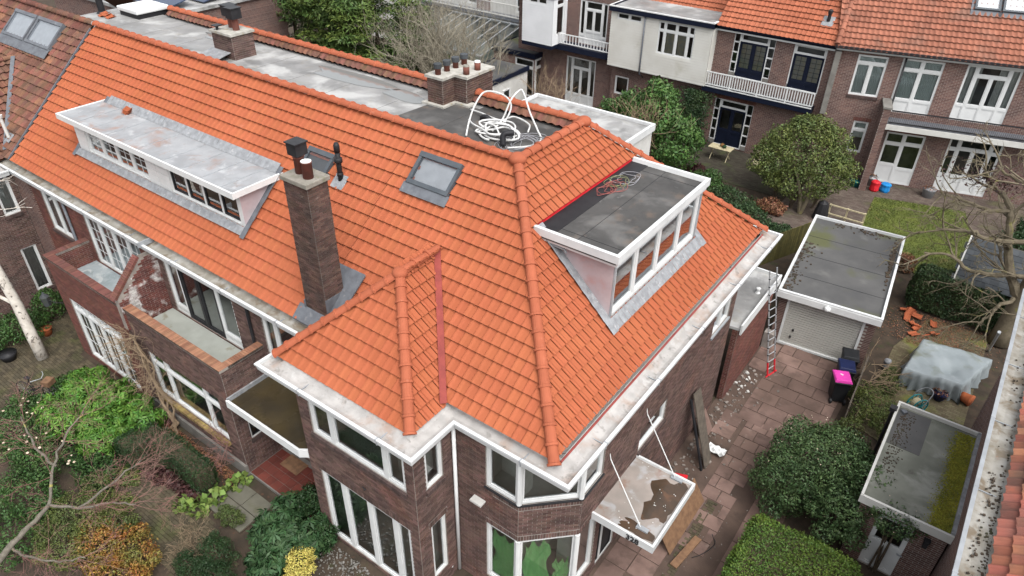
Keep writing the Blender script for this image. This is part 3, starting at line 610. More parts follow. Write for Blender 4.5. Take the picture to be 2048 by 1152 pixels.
# green film in the ground floor bay windows
fl = MB()
def film(F, u0, u1, z0, z1, n=-.1, drop=.0):
    O, U, N = F; nu, nz = 14, 20; g = {}
    for i in range(nu+1):
        for j in range(nz+1):
            u = u0+(u1-u0)*i/nu; z = z0+(z1-z0)*j/nz; q = n-.05+.03*math.sin(i*.9+.5*math.sin(j*.5))+.02*math.sin(j*.6+i*.3); u += .05*math.sin(j*.45+u0*3)*(1 if i in (0, nu) else .6)
            z -= (j/nz)**2*abs(math.sin(i*.55+u0*2))*drop
            g[i, j] = (O[0]+U[0]*u+N[0]*q, O[1]+U[1]*u+N[1]*q, z)
    fl.sheet(g, nu, nz)
film(F_mf, 1.08, 1.83, .58, 2.5, drop=.25); film(F_cc, .2, .85, .58, 2.6, drop=.35); film(F_cc, 1.0, 1.42, .58, 1.7, drop=.3)
tag(part('plastic_film', fl, MATS['green_film']), 'crumpled green plastic film hanging inside the ground floor corner bay window', 'film')
# soffit deck closing the walls
sf = MB(); sf.prism([(-13.2, 9.1), (-13.2, 7.5), (-8.05, 7.5), (-8.05, 8.95), (-4.92, 8.95), (-4.92, 21.95), (-13.2, 21.95)], 5.72, 5.745); part('soffit', sf, MATS['white_weathered'], ch)
gutter(ch, [(-13.32, 8.83), (-13.32, 7.38), (-7.95, 7.38), (-7.95, 8.83), (-4.8, 8.83), (-4.8, 22.1), (-12, 22.1)], EV, .42)
# underlay planes of the roof
roof = MB(); d = .03
roof.quad((XH, 9.25, EV+.13), (-5.49, 9.25, EV+.13), (-9.85, 13.85, RZ), (XH, 13.85, RZ))
roof.quad((-5.49, 9.25, EV+.13), (-5.49, 21.7, EV+.13), (-9.85, 17.1, RZ), (-9.85, 13.85, RZ))
roof.quad((-5.35, 21.85, EV), (XH, 21.85, EV), (XH, 17.1, RZ), (-9.85, 17.1, RZ))
BX0, BX1, BXC, BY, BA, BZ = -13.09, -8.47, -10.78, 7.93, 10.25, 8.15
roof.quad((BX0, BY, EV), (BX1, BY, EV), (BXC, BA, BZ)); roof.quad((BX1, BY, EV), (BX1, 9.1, EV), (BXC, 11.59, BZ), (BXC, BA, BZ)); roof.quad((BX0, 9.1, EV), (BX0, BY, EV), (BXC, BA, BZ), (BXC, 11.59, BZ))
ro = part('roof', roof, MATS['roof_underlay'], ch)
TO = MATS['tile_orange']
# front slope: u = x - XH
def sv(y): return (y-9.1)/4.75*LF
tile_field(ro, (XH, 9.1, EV), (1, 0, 0), VF, 18, 0, 7.95, [(1, 4.5/LF, 7.95)], TO, 110, v0=.12, holes=[(.0, .62, -.1, 1.35), (.72, 2.0, sv(12.72), sv(13.32)), (1.2, 3.9, -1, sv(10.2))])
# right hip slope: u = y - 9.1
tile_field(ro, (-5.35, 9.1, EV), (0, 1, 0), VS, 18, 0, 12.75, [(-1, 4.75/LS, 0), (1, 4.75/LS, 12.75)], TO, 90, v0=.12, holes=[(4.05, 9.15, 1.55, (9.03-EV)/4.2*LS)])
# bay slopes
VB = nv((0, 2.32, 2.2)); LB = math.hypot(2.32, 2.2); VR = nv((-2.31, 0, 2.2)); LR = math.hypot(2.31, 2.2); VL = nv((2.31, 0, 2.2))
tile_field(ro, (BX0, BY, EV), (1, 0, 0), VB, 10, 0, 4.62, [(1, 2.31/LB, 4.62), (-1, 2.31/LB, 0)], TO, 100, v0=.0)
tile_field(ro, (BX1, BY, EV), (0, 1, 0), VR, 10, 0, 3.7, [(-1, 2.32/LR, 0), (1, -2.49/LR, 1.17)], TO, 40, v0=.0)
tile_field(ro, (BX0, 11.59, EV), (0, -1, 0), VL, 10, -.1, 3.7, [(1, 2.32/LR, 3.66), (-1, -2.49/LR, -2.4)], TO, 0, v0=.0)
TR = MATS['tile_ridge']
AF = (-9.85, 13.85, RZ+.06); AB = (-9.85, 17.1, RZ+.06)
ridge_line(ro, (-5.33, 9.08, EV+.08), AF, TR, .44); ridge_line(ro, (-5.33, 21.87, EV+.08), AB, TR, .44)
ridge_line(ro, (XH, 13.85, RZ+.06), AF, TR, .44); ridge_line(ro, AF, AB, TR, .44); ridge_line(ro, (XH, 17.1, RZ+.06), AB, TR, .44)
ridge_line(ro, (BX1+.03, BY-.05, EV+.07), (BXC, BA, BZ+.06), TR, .40); ridge_line(ro, (BX0-.03, BY-.05, EV+.07), (BXC, BA, BZ+.06), TR, .40); ridge_line(ro, (BXC, BA, BZ+.06), (BXC, 11.7, BZ+.07), TR, .44)
for c, r in ((AF, .24), (AB, .22), ((BXC, BA, BZ+.06), .2)):
    k = MB(); k.ball((c[0], c[1], c[2]+.02), r, 16, 10, (1, 1, .72)); part('hip_cap', k, TR, ro, True)
vb = MB(); a = np.array((BXC+.02, 11.62, BZ+.15)); b = np.array((-8.42, 9.02, EV+.19)); dv = nv(b-a); nn = nv(np.cross(dv, (1, .35, 0))); sd_ = np.cross(dv, nn)
vb.obox((a+b)/2, (b-a)/2, sd_*.085, nn*.012); part('valley_board', vb, MATS['red_board'], ro)
vt = MB(); vt.tube([(-5.3, 9.3, EV+.04), (-5.3, 21.6, EV+.04)], .028, 6); part('eave_comb', vt, MATS['red_board'], ro)
# flat top of the roof
ft = MB(); ft.prism([(XH, 14.0), (-10.0, 14.0), (-10.0, 16.95), (XH, 16.95)], 9.8, 9.93); fo = part('flat_roof', ft, MATS['bitumen_dark'], ch)
dk = MB(); dk.prism([(-14.95, 14.0), (XH, 14.0), (XH, 16.6), (-14.75, 16.6)], 9.931, 9.938); part('felt_patch', dk, MATS['bitumen_dark'], fo)
# side extension roof
ex = MB(); ex.prism([(-7.0, 19.5), (-4.82, 19.9), (-4.82, 23.7), (-7.0, 23.7)], 3.2, 3.3); e_ = part('extension_roof', ex, MATS['bitumen_grey'], ch)
ef = MB(); ef.box(-4.84, -4.78, 19.86, 23.74, 3.06, 3.46); ef.box(-6.9, -4.84, 23.68, 23.74, 3.1, 3.44); part('extension_fascia', ef, MATS['white_paint'], e_)
ev_ = MB(); ev_.lathe((-5.15, 22.3, 3.3), [(.09, 0), (.07, .03), (.05, .05), (.05, .16), (.08, .17), (.08, .2), (.01, .23)], 10); part('roof_vent', ev_, MATS['white_paint'], e_)
# rear block with flat roof
rb = MB(); rb.box(-18.3, -12.3, 21.7, 27.3, 0, 6.2); r_ = part('rear_block', rb, MATS['white_weathered'], ch)
rr_ = MB(); rr_.box(-18.2, -12.3, 21.7, 27.2, 6.2, 6.24); part('rear_flat_roof', rr_, MATS['bitumen_grey'], r_)
rf = MB(); sweep(rf, [(-12.2, 21.7), (-12.2, 27.35), (-18.4, 27.35), (-18.4, 21.7)], [(.2, 6.06), (0, 6.06), (0, 6.36), (.13, 6.36), (.14, 6.24)]); part('rear_fascia', rf, MATS['gutter_white'], r_)
# downpipe and small fittings
pipe(ch, [(-8.07, 8.93, 5.7), (-8.07, 8.93, .1)], .05, 'white_paint')
k = MB(); k.obox((-7.35, 8.9, 3.55), (.19, -.02, .03), (.0, .1, 0), (0, 0, .03)); part('wall_bracket', k, MATS['white_weathered'], ch)
k = MB(); k.ball((-8.2, 8.72, .35), .07, 10, 8); part('garden_lamp', k, MATS['white_paint'], ch)
k = MB(); k.tube([(-10.0, 7.56, 3.45), (-9.96, 7.52, 3.5), (-9.9, 7.56, 3.42), (-9.96, 7.55, 3.35)], .015, 6); part('wall_anchor', k, MATS['black_metal'], ch)
# canopy with house number
cy = MB(); cy.prism([(-5.09, 10.72), (-3.4, 10.72), (-3.4, 13.12), (-5.09, 13.12)], 2.86, 2.93); co = part('door_canopy', cy, MATS['canopy_zinc'], ch, label='rusty wet zinc covered entrance canopy hung on two rods')
cf = MB(); sweep(cf, [(-5.09, 10.7), (-3.36, 10.7), (-3.36, 13.14), (-5.09, 13.14)], [(.05, 2.76), (0, 2.76), (0, 3.0), (.06, 3.0), (.07, 2.93)]); part('canopy_edge', cf, MATS['gutter_white'], co)
cf = MB(); cf.box(-5.08, -3.42, 10.76, 13.08, 2.80, 2.81); part('canopy_underside', cf, MATS['white_weathered'], co)
for y in (11.06, 13.02):
    t = MB(); t.tube([(-3.9, y, 2.99), (-5.05, y+.27, 4.42), (-5.1, y+.28, 4.6)], .014, 6); part('tie_rod', t, MATS['white_paint'], co)
    t = MB(); t.box(-4.0, -3.68, y-.06, y+.06, 2.935, 2.985); part('rod_foot', t, MATS['zinc'], co)
pd = MB(); n = 34
def wob(c, rx, ry, z, ph, am=.28): return [(c[0]+rx*math.cos(t)*(1+am*math.sin(3*t+ph)+.16*math.sin(7*t+2*ph)+.07*math.sin(13*t)), c[1]+ry*math.sin(t)*(1+am*.6*math.sin(2*t+ph)+.14*math.sin(6*t+ph)), z) for t in [2*math.pi*i/n for i in range(n)]]
pl = [(max(-5.0, min(-3.47, x)), max(10.8, min(13.03, y)), z) for x, y, z in wob((-3.78, 12.2), .5, .85, 2.9335, .7)]; pd.quad(*pl)
pl = [(max(-5.0, min(-3.47, x)), max(10.79, min(13.03, y)), z) for x, y, z in wob((-3.95, 10.98), .5, .2, 2.9345, 2.1)]; pd.quad(*pl)
q_ = part('rain_puddles', pd, MATS['puddle_brown'], co); q_['kind'] = 'stuff'
cd_ = MB()
for _ in range(26): s_ = random.uniform(.006, .016); cd_.obox((random.uniform(-4.9, -3.5), random.uniform(10.85, 13.0), 2.94), (s_, s_*.3, 0), (-s_*.3, s_*.8, 0), (0, 0, s_*.4))
q_ = part('canopy_grit', cd_, MATS['white_weathered'], co); q_['kind'] = 'stuff'
def digit(s, x, y, z, h=.14):
    w_ = h*.55; S = {'3': 'abgcd', '2': 'abged', '8': 'abcdefg'}[s]; m = MB(); t_ = h*.1
    seg = {'a': (0, w_, h, h), 'd': (0, w_, 0, 0), 'g': (0, w_, h/2, h/2), 'b': (w_, w_, h/2, h), 'c': (w_, w_, 0, h/2), 'f': (0, 0, h/2, h), 'e': (0, 0, 0, h/2)}
    for k_ in S: a_, b_, c_, d_ = seg[k_]; m.box(x+a_-t_, x+b_+t_, y-.012, y, z+c_-t_, z+d_+t_)
    return m
FONT = bpy.data.curves.new('n', 'FONT')
def lettering(name, body, size, mtx, m, parent, ext=.006):
    c = bpy.data.curves.new(name, 'FONT'); c.body = body; c.size = size; c.extrude = ext; c.align_x = 'CENTER'; c.offset = .006
    o = bpy.data.objects.new(name, c); dg = bpy.context.evaluated_depsgraph_get(); col.objects.link(o); dg.update()
    me = bpy.data.meshes.new_from_object(o.evaluated_get(bpy.context.evaluated_depsgraph_get())); bpy.data.objects.remove(o); me.materials.append(m)
    me.transform(mtx); q = bpy.data.objects.new(name, me); link(q, parent); return q
lettering('house_number', '328', .24, Matrix.Translation((-3.92, 10.688, 2.79)) @ Matrix.Rotation(math.pi/2, 4, 'X'), MATS['black_metal'], co)
# tall chimney on the front slope
cb = []; cs = MB()
for A_, B_ in (((-13.68, 9.45), (-12.82, 9.45)), ((-12.82, 9.45), (-12.82, 10.08)), ((-12.82, 10.08), (-13.68, 10.08)), ((-13.68, 10.08), (-13.68, 9.45))):
    add_wall(A_, B_, 6.0, 10.2, [], mb=cs, out=cb)
cho = part('chimney', cs, MATS['mortar_dark'], ch, label='tall slender dark brick chimney standing on the front slope')
pieces('brick', BRICK_T, cb, MATS['brick_chimney'], cho, 240)
k = MB(); k.box(-13.74, -12.76, 9.39, 10.14, 10.2, 10.33); bevel(part('chimney_cap', k, MATS['cement_cap'], cho), .02)
for (x, y, h_, top) in ((-13.42, 9.8, .42, 0), (-13.05, 9.72, .42, 1)):
    k = MB(); k.lathe((x, y, 10.33), [(.13, 0), (.125, h_-.03), (.14, h_-.02), (.14, h_)], 14); p_ = part('chimney_pot', k, MATS['pot_red'], cho, True)
    k = MB()
    if top: k.lathe((x, y, 10.33+h_), [(.13, 0), (.13, .015)], 14); part('pot_lid', k, MATS['white_paint'], p_)
    else: k.box(x-.17, x+.17, y-.17, y+.17, 10.33+h_+.06, 10.33+h_+.36); k.box(x-.2, x+.2, y-.2, y+.2, 10.33+h_+.36, 10.33+h_+.39); k.lathe((x, y, 10.33+h_), [(.08, 0), (.08, .1)], 8); part('chimney_cowl', k, MATS['black_metal'], p_)
k = MB(); k.prism([(-13.95, 9.12, 6.1), (-12.6, 9.12, 6.1), (-12.6, 9.46, 6.42), (-13.95, 9.46, 6.42)], 0, .04); k.prism([(-12.84, 9.4, 6.44), (-12.45, 9.4, 6.44), (-12.35, 10.5, 7.4), (-12.84, 10.5, 7.4)], 0, .05); k.prism([(-13.9, 10.04, 7.0), (-12.84, 10.04, 7.0), (-12.84, 10.5, 7.39), (-13.9, 10.5, 7.39)], 0, .05)
k.box(-13.71, -13.67, 9.41, 9.6, 6.2, 6.62); k.box(-12.83, -12.79, 9.44, 10.1, 6.3, 6.95)
part('chimney_flashing', k, MATS['lead'], cho)
# skylights
def fp(x, y, n=0.0): z = EV+(y-9.1)*S1; return np.array((x, y, z))+np.array((0, -4.2, 4.75))/LF*n
def skylight(house, x0, x1, y0, y1, gm='pane_sky', fm='grey_frame', apron=.22, name='skylight', blind=True):
    N_ = np.array((0, -4.2, 4.75))/LF; c = lambda x, y: fp(x, y, 0); k = MB()
    def bar(xa, xb, ya, yb, h0, h1):
        a_ = fp(xa, (ya+yb)/2); b_ = fp(xb, (ya+yb)/2); ce = (a_+b_)/2+N_*((h0+h1)/2); k.obox(ce, (b_-a_)/2, (fp(xa, yb)-fp(xa, ya))/2, N_*(h1-h0)/2)
    bar(x0, x1, y0, y0+.09, .0, .17); bar(x0, x1, y1-.11, y1, .0, .19); bar(x0, x0+.1, y0+.09, y1-.11, 0, .17); bar(x1-.1, x1, y0+.09, y1-.11, 0, .17)
    o = part(name, k, MATS[fm], house)
    p = MB(); p.quad(*[fp(x, y, .145) for x, y in ((x0+.1, y0+.09), (x1-.1, y0+.09), (x1-.1, y1-.11), (x0+.1, y1-.11))]); part('pane', p, MATS[gm], o)
    p = MB(); p.quad(*[fp(x, y, .06) for x, y in ((x0+.1, y0+.09), (x1-.1, y0+.09), (x1-.1, y1-.11), (x0+.1, y1-.11))]); part('blind', p, MATS['curtain_white' if blind else 'room_dark'], o)
    p = MB(); n = 10
    for i in range(n):
        a_ = x0-.08+(x1-x0+.16)*i/n; b_ = x0-.08+(x1-x0+.16)*(i+1)/n; h_ = .126+.008*(i % 2); p.quad(fp(a_, y0-apron, h_), fp(b_, y0-apron, .256-h_), fp(b_, y0+.01, .13), fp(a_, y0+.01, .13))
    part('apron_flashing', p, MATS['lead'], o)
skylight(ch, -12.68, -11.22, 12.68, 13.4)
# right dormer
dz = 9.03
dm = MB(); X0 = -6.45; Y0, Y1 = 13.16, 18.3
dm.quad((X0, Y0, 7.0), (X0, Y0, 8.9), (-8.5, Y0, 8.9)); dch = part('dormer', dm, MATS['cheek_pink'], ch, label='flat felt roofed dormer with pinkish cheek and white window band')
q = MB(); q.quad((X0, Y1, 7.0), (-8.5, Y1, 8.9), (X0, Y1, 8.9)); part('dormer_cheek', q, MATS['cheek_pink'], dch)
F_rd, L_rd = frame((X0, Y0), (X0, Y1)); dw = MB(); wall_sheet(dw, F_rd, L_rd, 6.98, 8.9, [(.12, L_rd-.12, 7.12, 8.62)]); part('dormer_front', dw, MATS['white_paint'], dch)
for q_ in (0, L_rd-.1): part('corner_trim', MB().fbox(F_rd, q_, q_+.1, .0, .03, 7.02, 8.66), MATS['zinc'], dch)
window(ch, F_rd, .12, L_rd-.12, 7.12, 8.62, grid((.235, .5, .765), ()), fw=.06, sw=.05, n=-.01, room=.9, roomm='room_light', curtain=('curtain_white', [(.02, .98, .72, 1)]))
k = MB(); k.prism([(-8.7, 12.88), (-6.28, 12.88), (-6.28, 18.05), (-8.7, 18.05)], 8.86, 9.0); dr = part('dormer_roof', k, MATS['bitumen_dark'], dch)
k = MB(); sweep(k, [(-8.62, 12.86), (-6.2, 12.86), (-6.2, 18.12), (-8.62, 18.12)], [(.2, 8.78), (.06, 8.78), (.05, 8.9), (0, 8.91), (0, 9.12), (.1, 9.12), (.13, 9.0)]); part('dormer_fascia', k, MATS['gutter_white'], dch)
k = MB()
for (x0, x1) in ((-7.5, -7.49), ): k.box(x0, x1, 13, 17.95, 9.0, 9.006)
for y in (13.35, 17.6): k.box(-8.5, -6.4, y, y+.012, 9.0, 9.006)
k.box(-8.68, -8.1, 13, 18, 9.0, 9.012); part('felt_seam', k, MATS['black_plastic'], dr)
k = MB(); k.box(-8.67, -8.63, 12.95, 18.0, 9.02, 9.075); part('flashing_tape', k, MATS['red_bright'], dch)
k = MB()
def sp(x, y, n=0.0): z = EV+(-5.35-x)*S2; return np.array((x, y, z))+np.array((4.2, 0, 4.5))/LS*n
n = 26
for i in range(n):
    y0_, y1_ = Y0-.12+(Y1-Y0+.24)*i/n, Y0-.12+(Y1-Y0+.24)*(i+1)/n; h_ = .124+.01*(i % 2)+random.uniform(-.004, .006); k.quad(sp(-6.22, y0_, h_), sp(-6.22, y1_, .256-h_), sp(-6.47, y1_, .13), sp(-6.47, y0_, .13))
for (ya, yb) in ((Y0-.26, Y0+.01), (Y1-.01, Y1+.26)):
    for i in range(14):
        x0_, x1_ = -6.2-2.45*i/14, -6.2-2.45*(i+1)/14; h_ = .124+.012*(i % 2); k.quad(sp(x0_, ya, h_), sp(x0_, yb, .125), sp(x1_, yb, .125), sp(x1_, ya, .256-h_))
part('dormer_flashing', k, MATS['lead_light'], dch)
k = MB(); k.tube([(-8.2, 12.98, 8.72), (-7.75, 12.98, 8.7), (-7.72, 12.98, 8.62)], .035, 8); part('overflow_pipe', k, MATS['lead_light'], dch)
# ---------------------------------------------------------------- middle and left terraced houses
XM, XL = -20.9, -30.5
def front_roof(house, x0, x1, lim, holes=(), m='tile_orange', rm='tile_ridge', tm=FLATTILE, back=True):
    r = MB(); r.quad((x0, 9.25, EV+.13), (x1, 9.25, EV+.13), (x1, 13.85, RZ), (x0, 13.85, RZ)); r.quad((x1, 21.85, EV), (x0, 21.85, EV), (x0, 17.1, RZ), (x1, 17.1, RZ))
    o = part('roof', r, MATS['roof_underlay'], house)
    tile_field(o, (x0, 9.1, EV), (1, 0, 0), VF, 18, 0, x1-x0, [], MATS[m], lim, v0=.12, holes=holes, tmpl=tm, jit=.0 if tm is FLATTILE else .012)
    ridge_line(o, (x0, 13.85, RZ+.06), (x1, 13.85, RZ+.06), MATS[rm], .44)
    if back: ridge_line(o, (x0, 17.1, RZ+.06), (x1, 17.1, RZ+.06), MATS[rm], .44)
    return o
mh = thing('terraced_house', 'middle terraced brick house with buff edged balcony and black framed dormer windows', 'house', (-17, 14, 0))
lh = thing('terraced_house', 'left terraced red brick house with zinc roofed dormer of small white paned windows', 'house', (-25.5, 14, 0))
DL = (10.37-9.1)/4.75*LF; DU = (11.9-9.1)/4.75*LF
mro = front_roof(mh, XM, XH, 300, [(-1, 3.5, DL+.2, DU), (4.4, 5.35, sv(12.16), sv(12.6)), (7.15, 9, -.1, 1.35)])
lro = front_roof(lh, XL, XM, 300, [(3.75, 12, DL+.2, DU)])
skylight(mh, -16.55, -15.45, 12.1, 12.68, blind=False, apron=.15)
# plumbing flue
k = MB(); k.obox(fp(-14.88, 12.18, .09), (.24, 0, 0), (fp(0, .22)-fp(0, 0))*.75, np.array((0, -4.2, 4.75))/LF*.012); fb = part('flue_flashing', k, MATS['lead_light'], mh)
k = MB(); k.tube([(-14.88, 12.18, 8.65), (-14.88, 12.18, 9.78)], .075, 12); k.lathe((-14.88, 12.18, 9.3), [(.08, 0), (.12, .02), (.12, .14), (.08, .16)], 12); k.lathe((-14.88, 12.18, 9.62), [(.085, 0), (.09, .2), (.06, .28)], 12); k.lathe((-14.88, 12.18, 8.9), [(.09, 0), (.09, .1)], 12); part('flue_pipe', k, MATS['black_plastic'], mh, True)
# gutters
gutter(mh, [(XM, 8.83), (-13.33, 8.83)], EV, .36, flo='gutter_mossy'); gutter(lh, [(-31.6, 8.83), (XM, 8.83)], EV, .42, flo='gutter_mossy')
k = MB(); k.obox((-20.95, 9.0, EV+.03), (.02, 0, 0), (0, .3, 0), (0, 0, .09)); part('gutter_divider', k, MATS['zinc'], mh)
for h, a, b in ((mh, XM, -12.2), (lh, XL, XM)):
    k = MB(); k.prism([(a, 8.95), (b, 8.95), (b, 21.9), (a, 21.9)], 5.72, 5.745); part('soffit', k, MATS['white_weathered'], h)
def lintel(u0, u1, z): return (u0-.05, u1+.05, z+.005, z+.18)
# middle house walls
m2 = MB(); b2 = []; bb = []
F2u, _ = add_wall((XM, 9.03), (-15.62, 9.03), 3.5, 5.76, [(.6, 4.15, 3.55, 5.56)], mb=m2, out=b2)
F2p, _ = add_wall((-15.62, 9.03), (-12.14, 9.03), 0, 5.76, [(.25, 2.05, 4.2, 5.56), (.35, 2.4, .15, 2.7)], [lintel(.35, 2.4, 2.7)], mb=m2, out=b2)
F2l, _ = add_wall((-20.85, 7.55), (-15.62, 7.55), 0, 4.3, [(.9, 4.65, 1.15, 2.95)], [lintel(.9, 4.65, 2.95)], mb=m2, out=b2)
F2s, _ = add_wall((-15.62, 7.55), (-15.62, 9.03), 0, 4.3, [(.4, .87, 1.28, 2.62)], [lintel(.4, .87, 2.62)], mb=m2, out=b2)
F2i, _ = add_wall((-15.82, 9.03), (-15.82, 7.77), 3.5, 4.3, [], mb=m2, out=b2); add_wall((-15.82, 7.77), (-20.63, 7.77), 3.5, 4.3, [], mb=m2, out=b2)
w2 = part('wall', m2, MATS['mortar'], mh); pieces('brick', BRICK_T, b2, MATS['brick_dark'], w2, 300)
def coping(house, path_boxes, m):
    out = []
    for (x0, x1, y0, y1, z) in path_boxes:
        L = max(x1-x0, y1-y0); n = int(L/.078); ax = x1-x0 > y1-y0
        for i in range(n):
            t = (i+.5)/n
            c = np.array([(x0+(x1-x0)*t) if ax else (x0+x1)/2, (y0+y1)/2 if ax else y0+(y1-y0)*t, z])
            X = np.array([L/n-.01, 0, 0]) if ax else np.array([0, L/n-.01, 0]); Yv = np.array([0, y1-y0, 0]) if ax else np.array([x1-x0, 0, 0])
            out.append(M4(c, X, np.array([0, 0, .09+random.uniform(0, .006)]), Yv))
    mm = MB()
    for (x0, x1, y0, y1, z) in path_boxes: mm.box(x0, x1, y0, y1, z-.01, z+.078)
    o = part('coping', mm, MATS['mortar_light'], house); pieces('coping_brick', BRICK_T, out, MATS[m], o, 150)
coping(mh, [(-20.6, -15.57, 7.5, 7.79, 4.3), (-15.84, -15.57, 7.79, 9.02, 4.3)], 'brick_buff')
k = MB(); k.box(-20.65, -15.8, 7.75, 9.04, 3.42, 3.5); part('balcony_floor', k, MATS['balcony_floor'], mh)
DC = [(0, .2, .1, 1, 'g'), (0, .2, 0, .1, 'p'), (.2, .47, 0, 1, 'g'), (.47, .74, 0, 1, 'g'), (.74, 1, .12, 1, 'g'), (.74, 1, 0, .12, 'p')]
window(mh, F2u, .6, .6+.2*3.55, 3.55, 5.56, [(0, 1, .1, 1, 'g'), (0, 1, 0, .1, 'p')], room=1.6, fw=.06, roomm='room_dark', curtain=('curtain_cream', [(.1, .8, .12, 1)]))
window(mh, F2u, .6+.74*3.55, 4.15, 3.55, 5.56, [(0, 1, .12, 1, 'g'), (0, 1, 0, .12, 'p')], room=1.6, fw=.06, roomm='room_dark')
window(mh, F2u, .6+.2*3.55, .6+.74*3.55, 3.55, 5.56, grid((.5,), ()), fm='black_metal', name='balcony_door', fw=.05, sw=.07, room=1.6, roomm='room_dark')
window(mh, F2p, .25, 2.05, 4.2, 5.56, grid((.3,), ()), room=.9, sill='brick', curtain=('curtain_cream', [(.05, .28, 0, 1)]))
window(mh, F2l, .9, 4.65, 1.15, 2.95, grid((.22, .78), (.74,)), fw=.045, room=.9, roomm='room_light')
window(mh, F2s, .4, .87, 1.28, 2.62, grid((), ()), sm='black_metal', room=.4, sill='brick')
window(mh, F2p, .35, 2.4, .15, 2.7, [(0, .35, 0, 1, 'g'), (.35, 1, 0, 1, 'p')], sm='wood_door', name='front_door', room=.4)
k = MB()
for i in range(50): k.box(-20.1+i*.0785, -20.1+i*.0785+.068, 7.4, 7.56, 1.0+.0, 1.12)
o = part('sill_ledge', k, MATS['brick_mossy'], mh); o['kind'] = 'stuff'
k = MB(); k.box(-20.8, -15.58, 7.46, 7.56, 0, .45); part('plinth', k, MATS['concrete'], mh)
k = MB(); k.tube([(-15.9, 8.95, 5.7), (-15.9, 8.95, 3.55)], .05, 8); part('downpipe', k, MATS['black_metal'], mh)
# porch canopy
k = MB(); k.prism([(-15.58, 7.5), (-12.42, 7.5), (-12.16, 7.75), (-12.16, 9.02), (-15.58, 9.02)], 3.12, 3.2); po = part('porch_roof', k, MATS['porch_felt'], mh)
k = MB(); sweep(k, [(-15.6, 7.46), (-12.4, 7.46), (-12.18, 7.62)], [(.05, 3.02), (0, 3.02), (0, 3.29), (.07, 3.29), (.08, 3.2)]); part('porch_fascia', k, MATS['white_paint'], po)
k = MB(); k.box(-15.61, -15.55, 7.5, 9.02, 3.15, 3.34); k.box(-15.55, -12.16, 8.97, 9.02, 3.15, 3.45); part('porch_flashing', k, MATS['lead_light'], po)
# sloped dividing wall with white bloom
def sepz(y): return 5.9 if y > 8.62 else 4.72+(y-7.46)*(5.9-4.72)/(8.62-7.46)
k = MB(); pr = [(7.46, 3.5), (9.03, 3.5), (9.03, 5.74), (8.47, 5.74), (7.46, 4.72)]
for x in (-20.85, -20.62): k.quad(*[(x, y, z) for y, z in pr])
k.quad((-20.85, 7.46, 3.5), (-20.62, 7.46, 3.5), (-20.62, 7.46, 4.72), (-20.85, 7.46, 4.72)); k.quad((-20.85, 7.46, 4.72), (-20.62, 7.46, 4.72), (-20.62, 8.47, 5.74), (-20.85, 8.47, 5.74))
sw_ = part('dividing_wall', k, MATS['mortar_light'], mh); Fq, Lq = frame((-20.62, 7.46), (-20.62, 9.03)); tmp = []; brick_course(Fq, 3.5, 5.72, Lq, [], tmp)
tmp = [t for t in tmp if t[2, 3] < sepz(t[1, 3]-.1)-.1]; pieces('brick', BRICK_T, tmp, MATS['brick_white_bloom'], sw_, 150)
cpb = []
a = np.array((-20.735, 7.42, 4.7)); b = np.array((-20.735, 8.5, 5.78)); n = 20; dv = (b-a)/n; up_ = nv(np.cross((1, 0, 0), dv))
for i in range(n): cpb.append(M4(a+dv*(i+.5), dv*.86, up_*(.09 if up_[2] > 0 else -.09), np.array((.27, 0, 0))))
pieces('coping_brick', BRICK_T, cpb, MATS['brick_red'], sw_, 60)
# left house walls
m3 = MB(); b3 = []
F3u, _ = add_wall((-25.75, 9.03), (XM, 9.03), 3.5, 5.76, [(.5, 4.1, 3.55, 5.56)], mb=m3, out=b3)
F3w, _ = add_wall((-29.1, 9.03), (-25.75, 9.03), 0, 5.76, [(.75, 2.25, 3.9, 5.56)], mb=m3, out=b3)
F3l, _ = add_wall((-25.75, 7.55), (-20.87, 7.55), 0, 4.3, [(.72, 4.15, .2, 2.85)], [lintel(.72, 4.15, 2.85)], mb=m3, out=b3)
add_wall((-25.75, 9.03), (-25.75, 7.55), 0, 4.3, [], mb=m3, out=b3); add_wall((-20.87, 7.77), (-25.53, 7.77), 3.5, 4.3, [], mb=m3, out=b3); add_wall((-25.53, 7.77), (-25.53, 9.03), 3.5, 4.3, [], mb=m3, out=b3)
w3 = part('wall', m3, MATS['mortar'], lh); pieces('brick', BRICK_T, b3, MATS['brick_red'], w3, 300)
coping(lh, [(-25.8, -20.88, 7.5, 7.79, 4.3), (-25.8, -25.5, 7.79, 9.02, 4.3)], 'brick_red')
k = MB(); k.box(-25.55, -20.85, 7.75, 9.04, 3.42, 3.5); part('balcony_floor', k, MATS['balcony_slate'], lh)
window(lh, F3u, .5, 4.1, 3.55, 5.56, [(a, b, 0, 1, 'gm') for a, b in ((0, .25), (.25, .5), (.5, .75), (.75, 1))], muntin=(2, 4), room=.8, curtain=('curtain_white', [(.01, .99, 0, 1)]))
window(lh, F3w, .75, 2.25, 3.9, 5.56, grid((.55,), ()), room=.8, sill='brick', curtain=('curtain_white', [(.01, .5, 0, 1)]))
window(lh, F3l, .72, 4.15, .2, 2.85, [(a, b, c, d, 'gm') for a, b in ((0, .27), (.27, .5), (.5, .73), (.73, 1)) for c, d in ((0, .82), (.82, 1))], muntin=(2, 3), room=.9, curtain=('curtain_white', [(.02, .28, 0, 1), (.7, .98, 0, 1)]))
pipe(lh, [(-26.45, 8.95, 5.75), (-26.45, 8.95, .1)], .05, 'lead')
k = MB(); k.box(-30.25, -29.1, 8.95, 9.1, 0, 5.74); part('pilaster', k, MATS['brick_far_x'], lh)
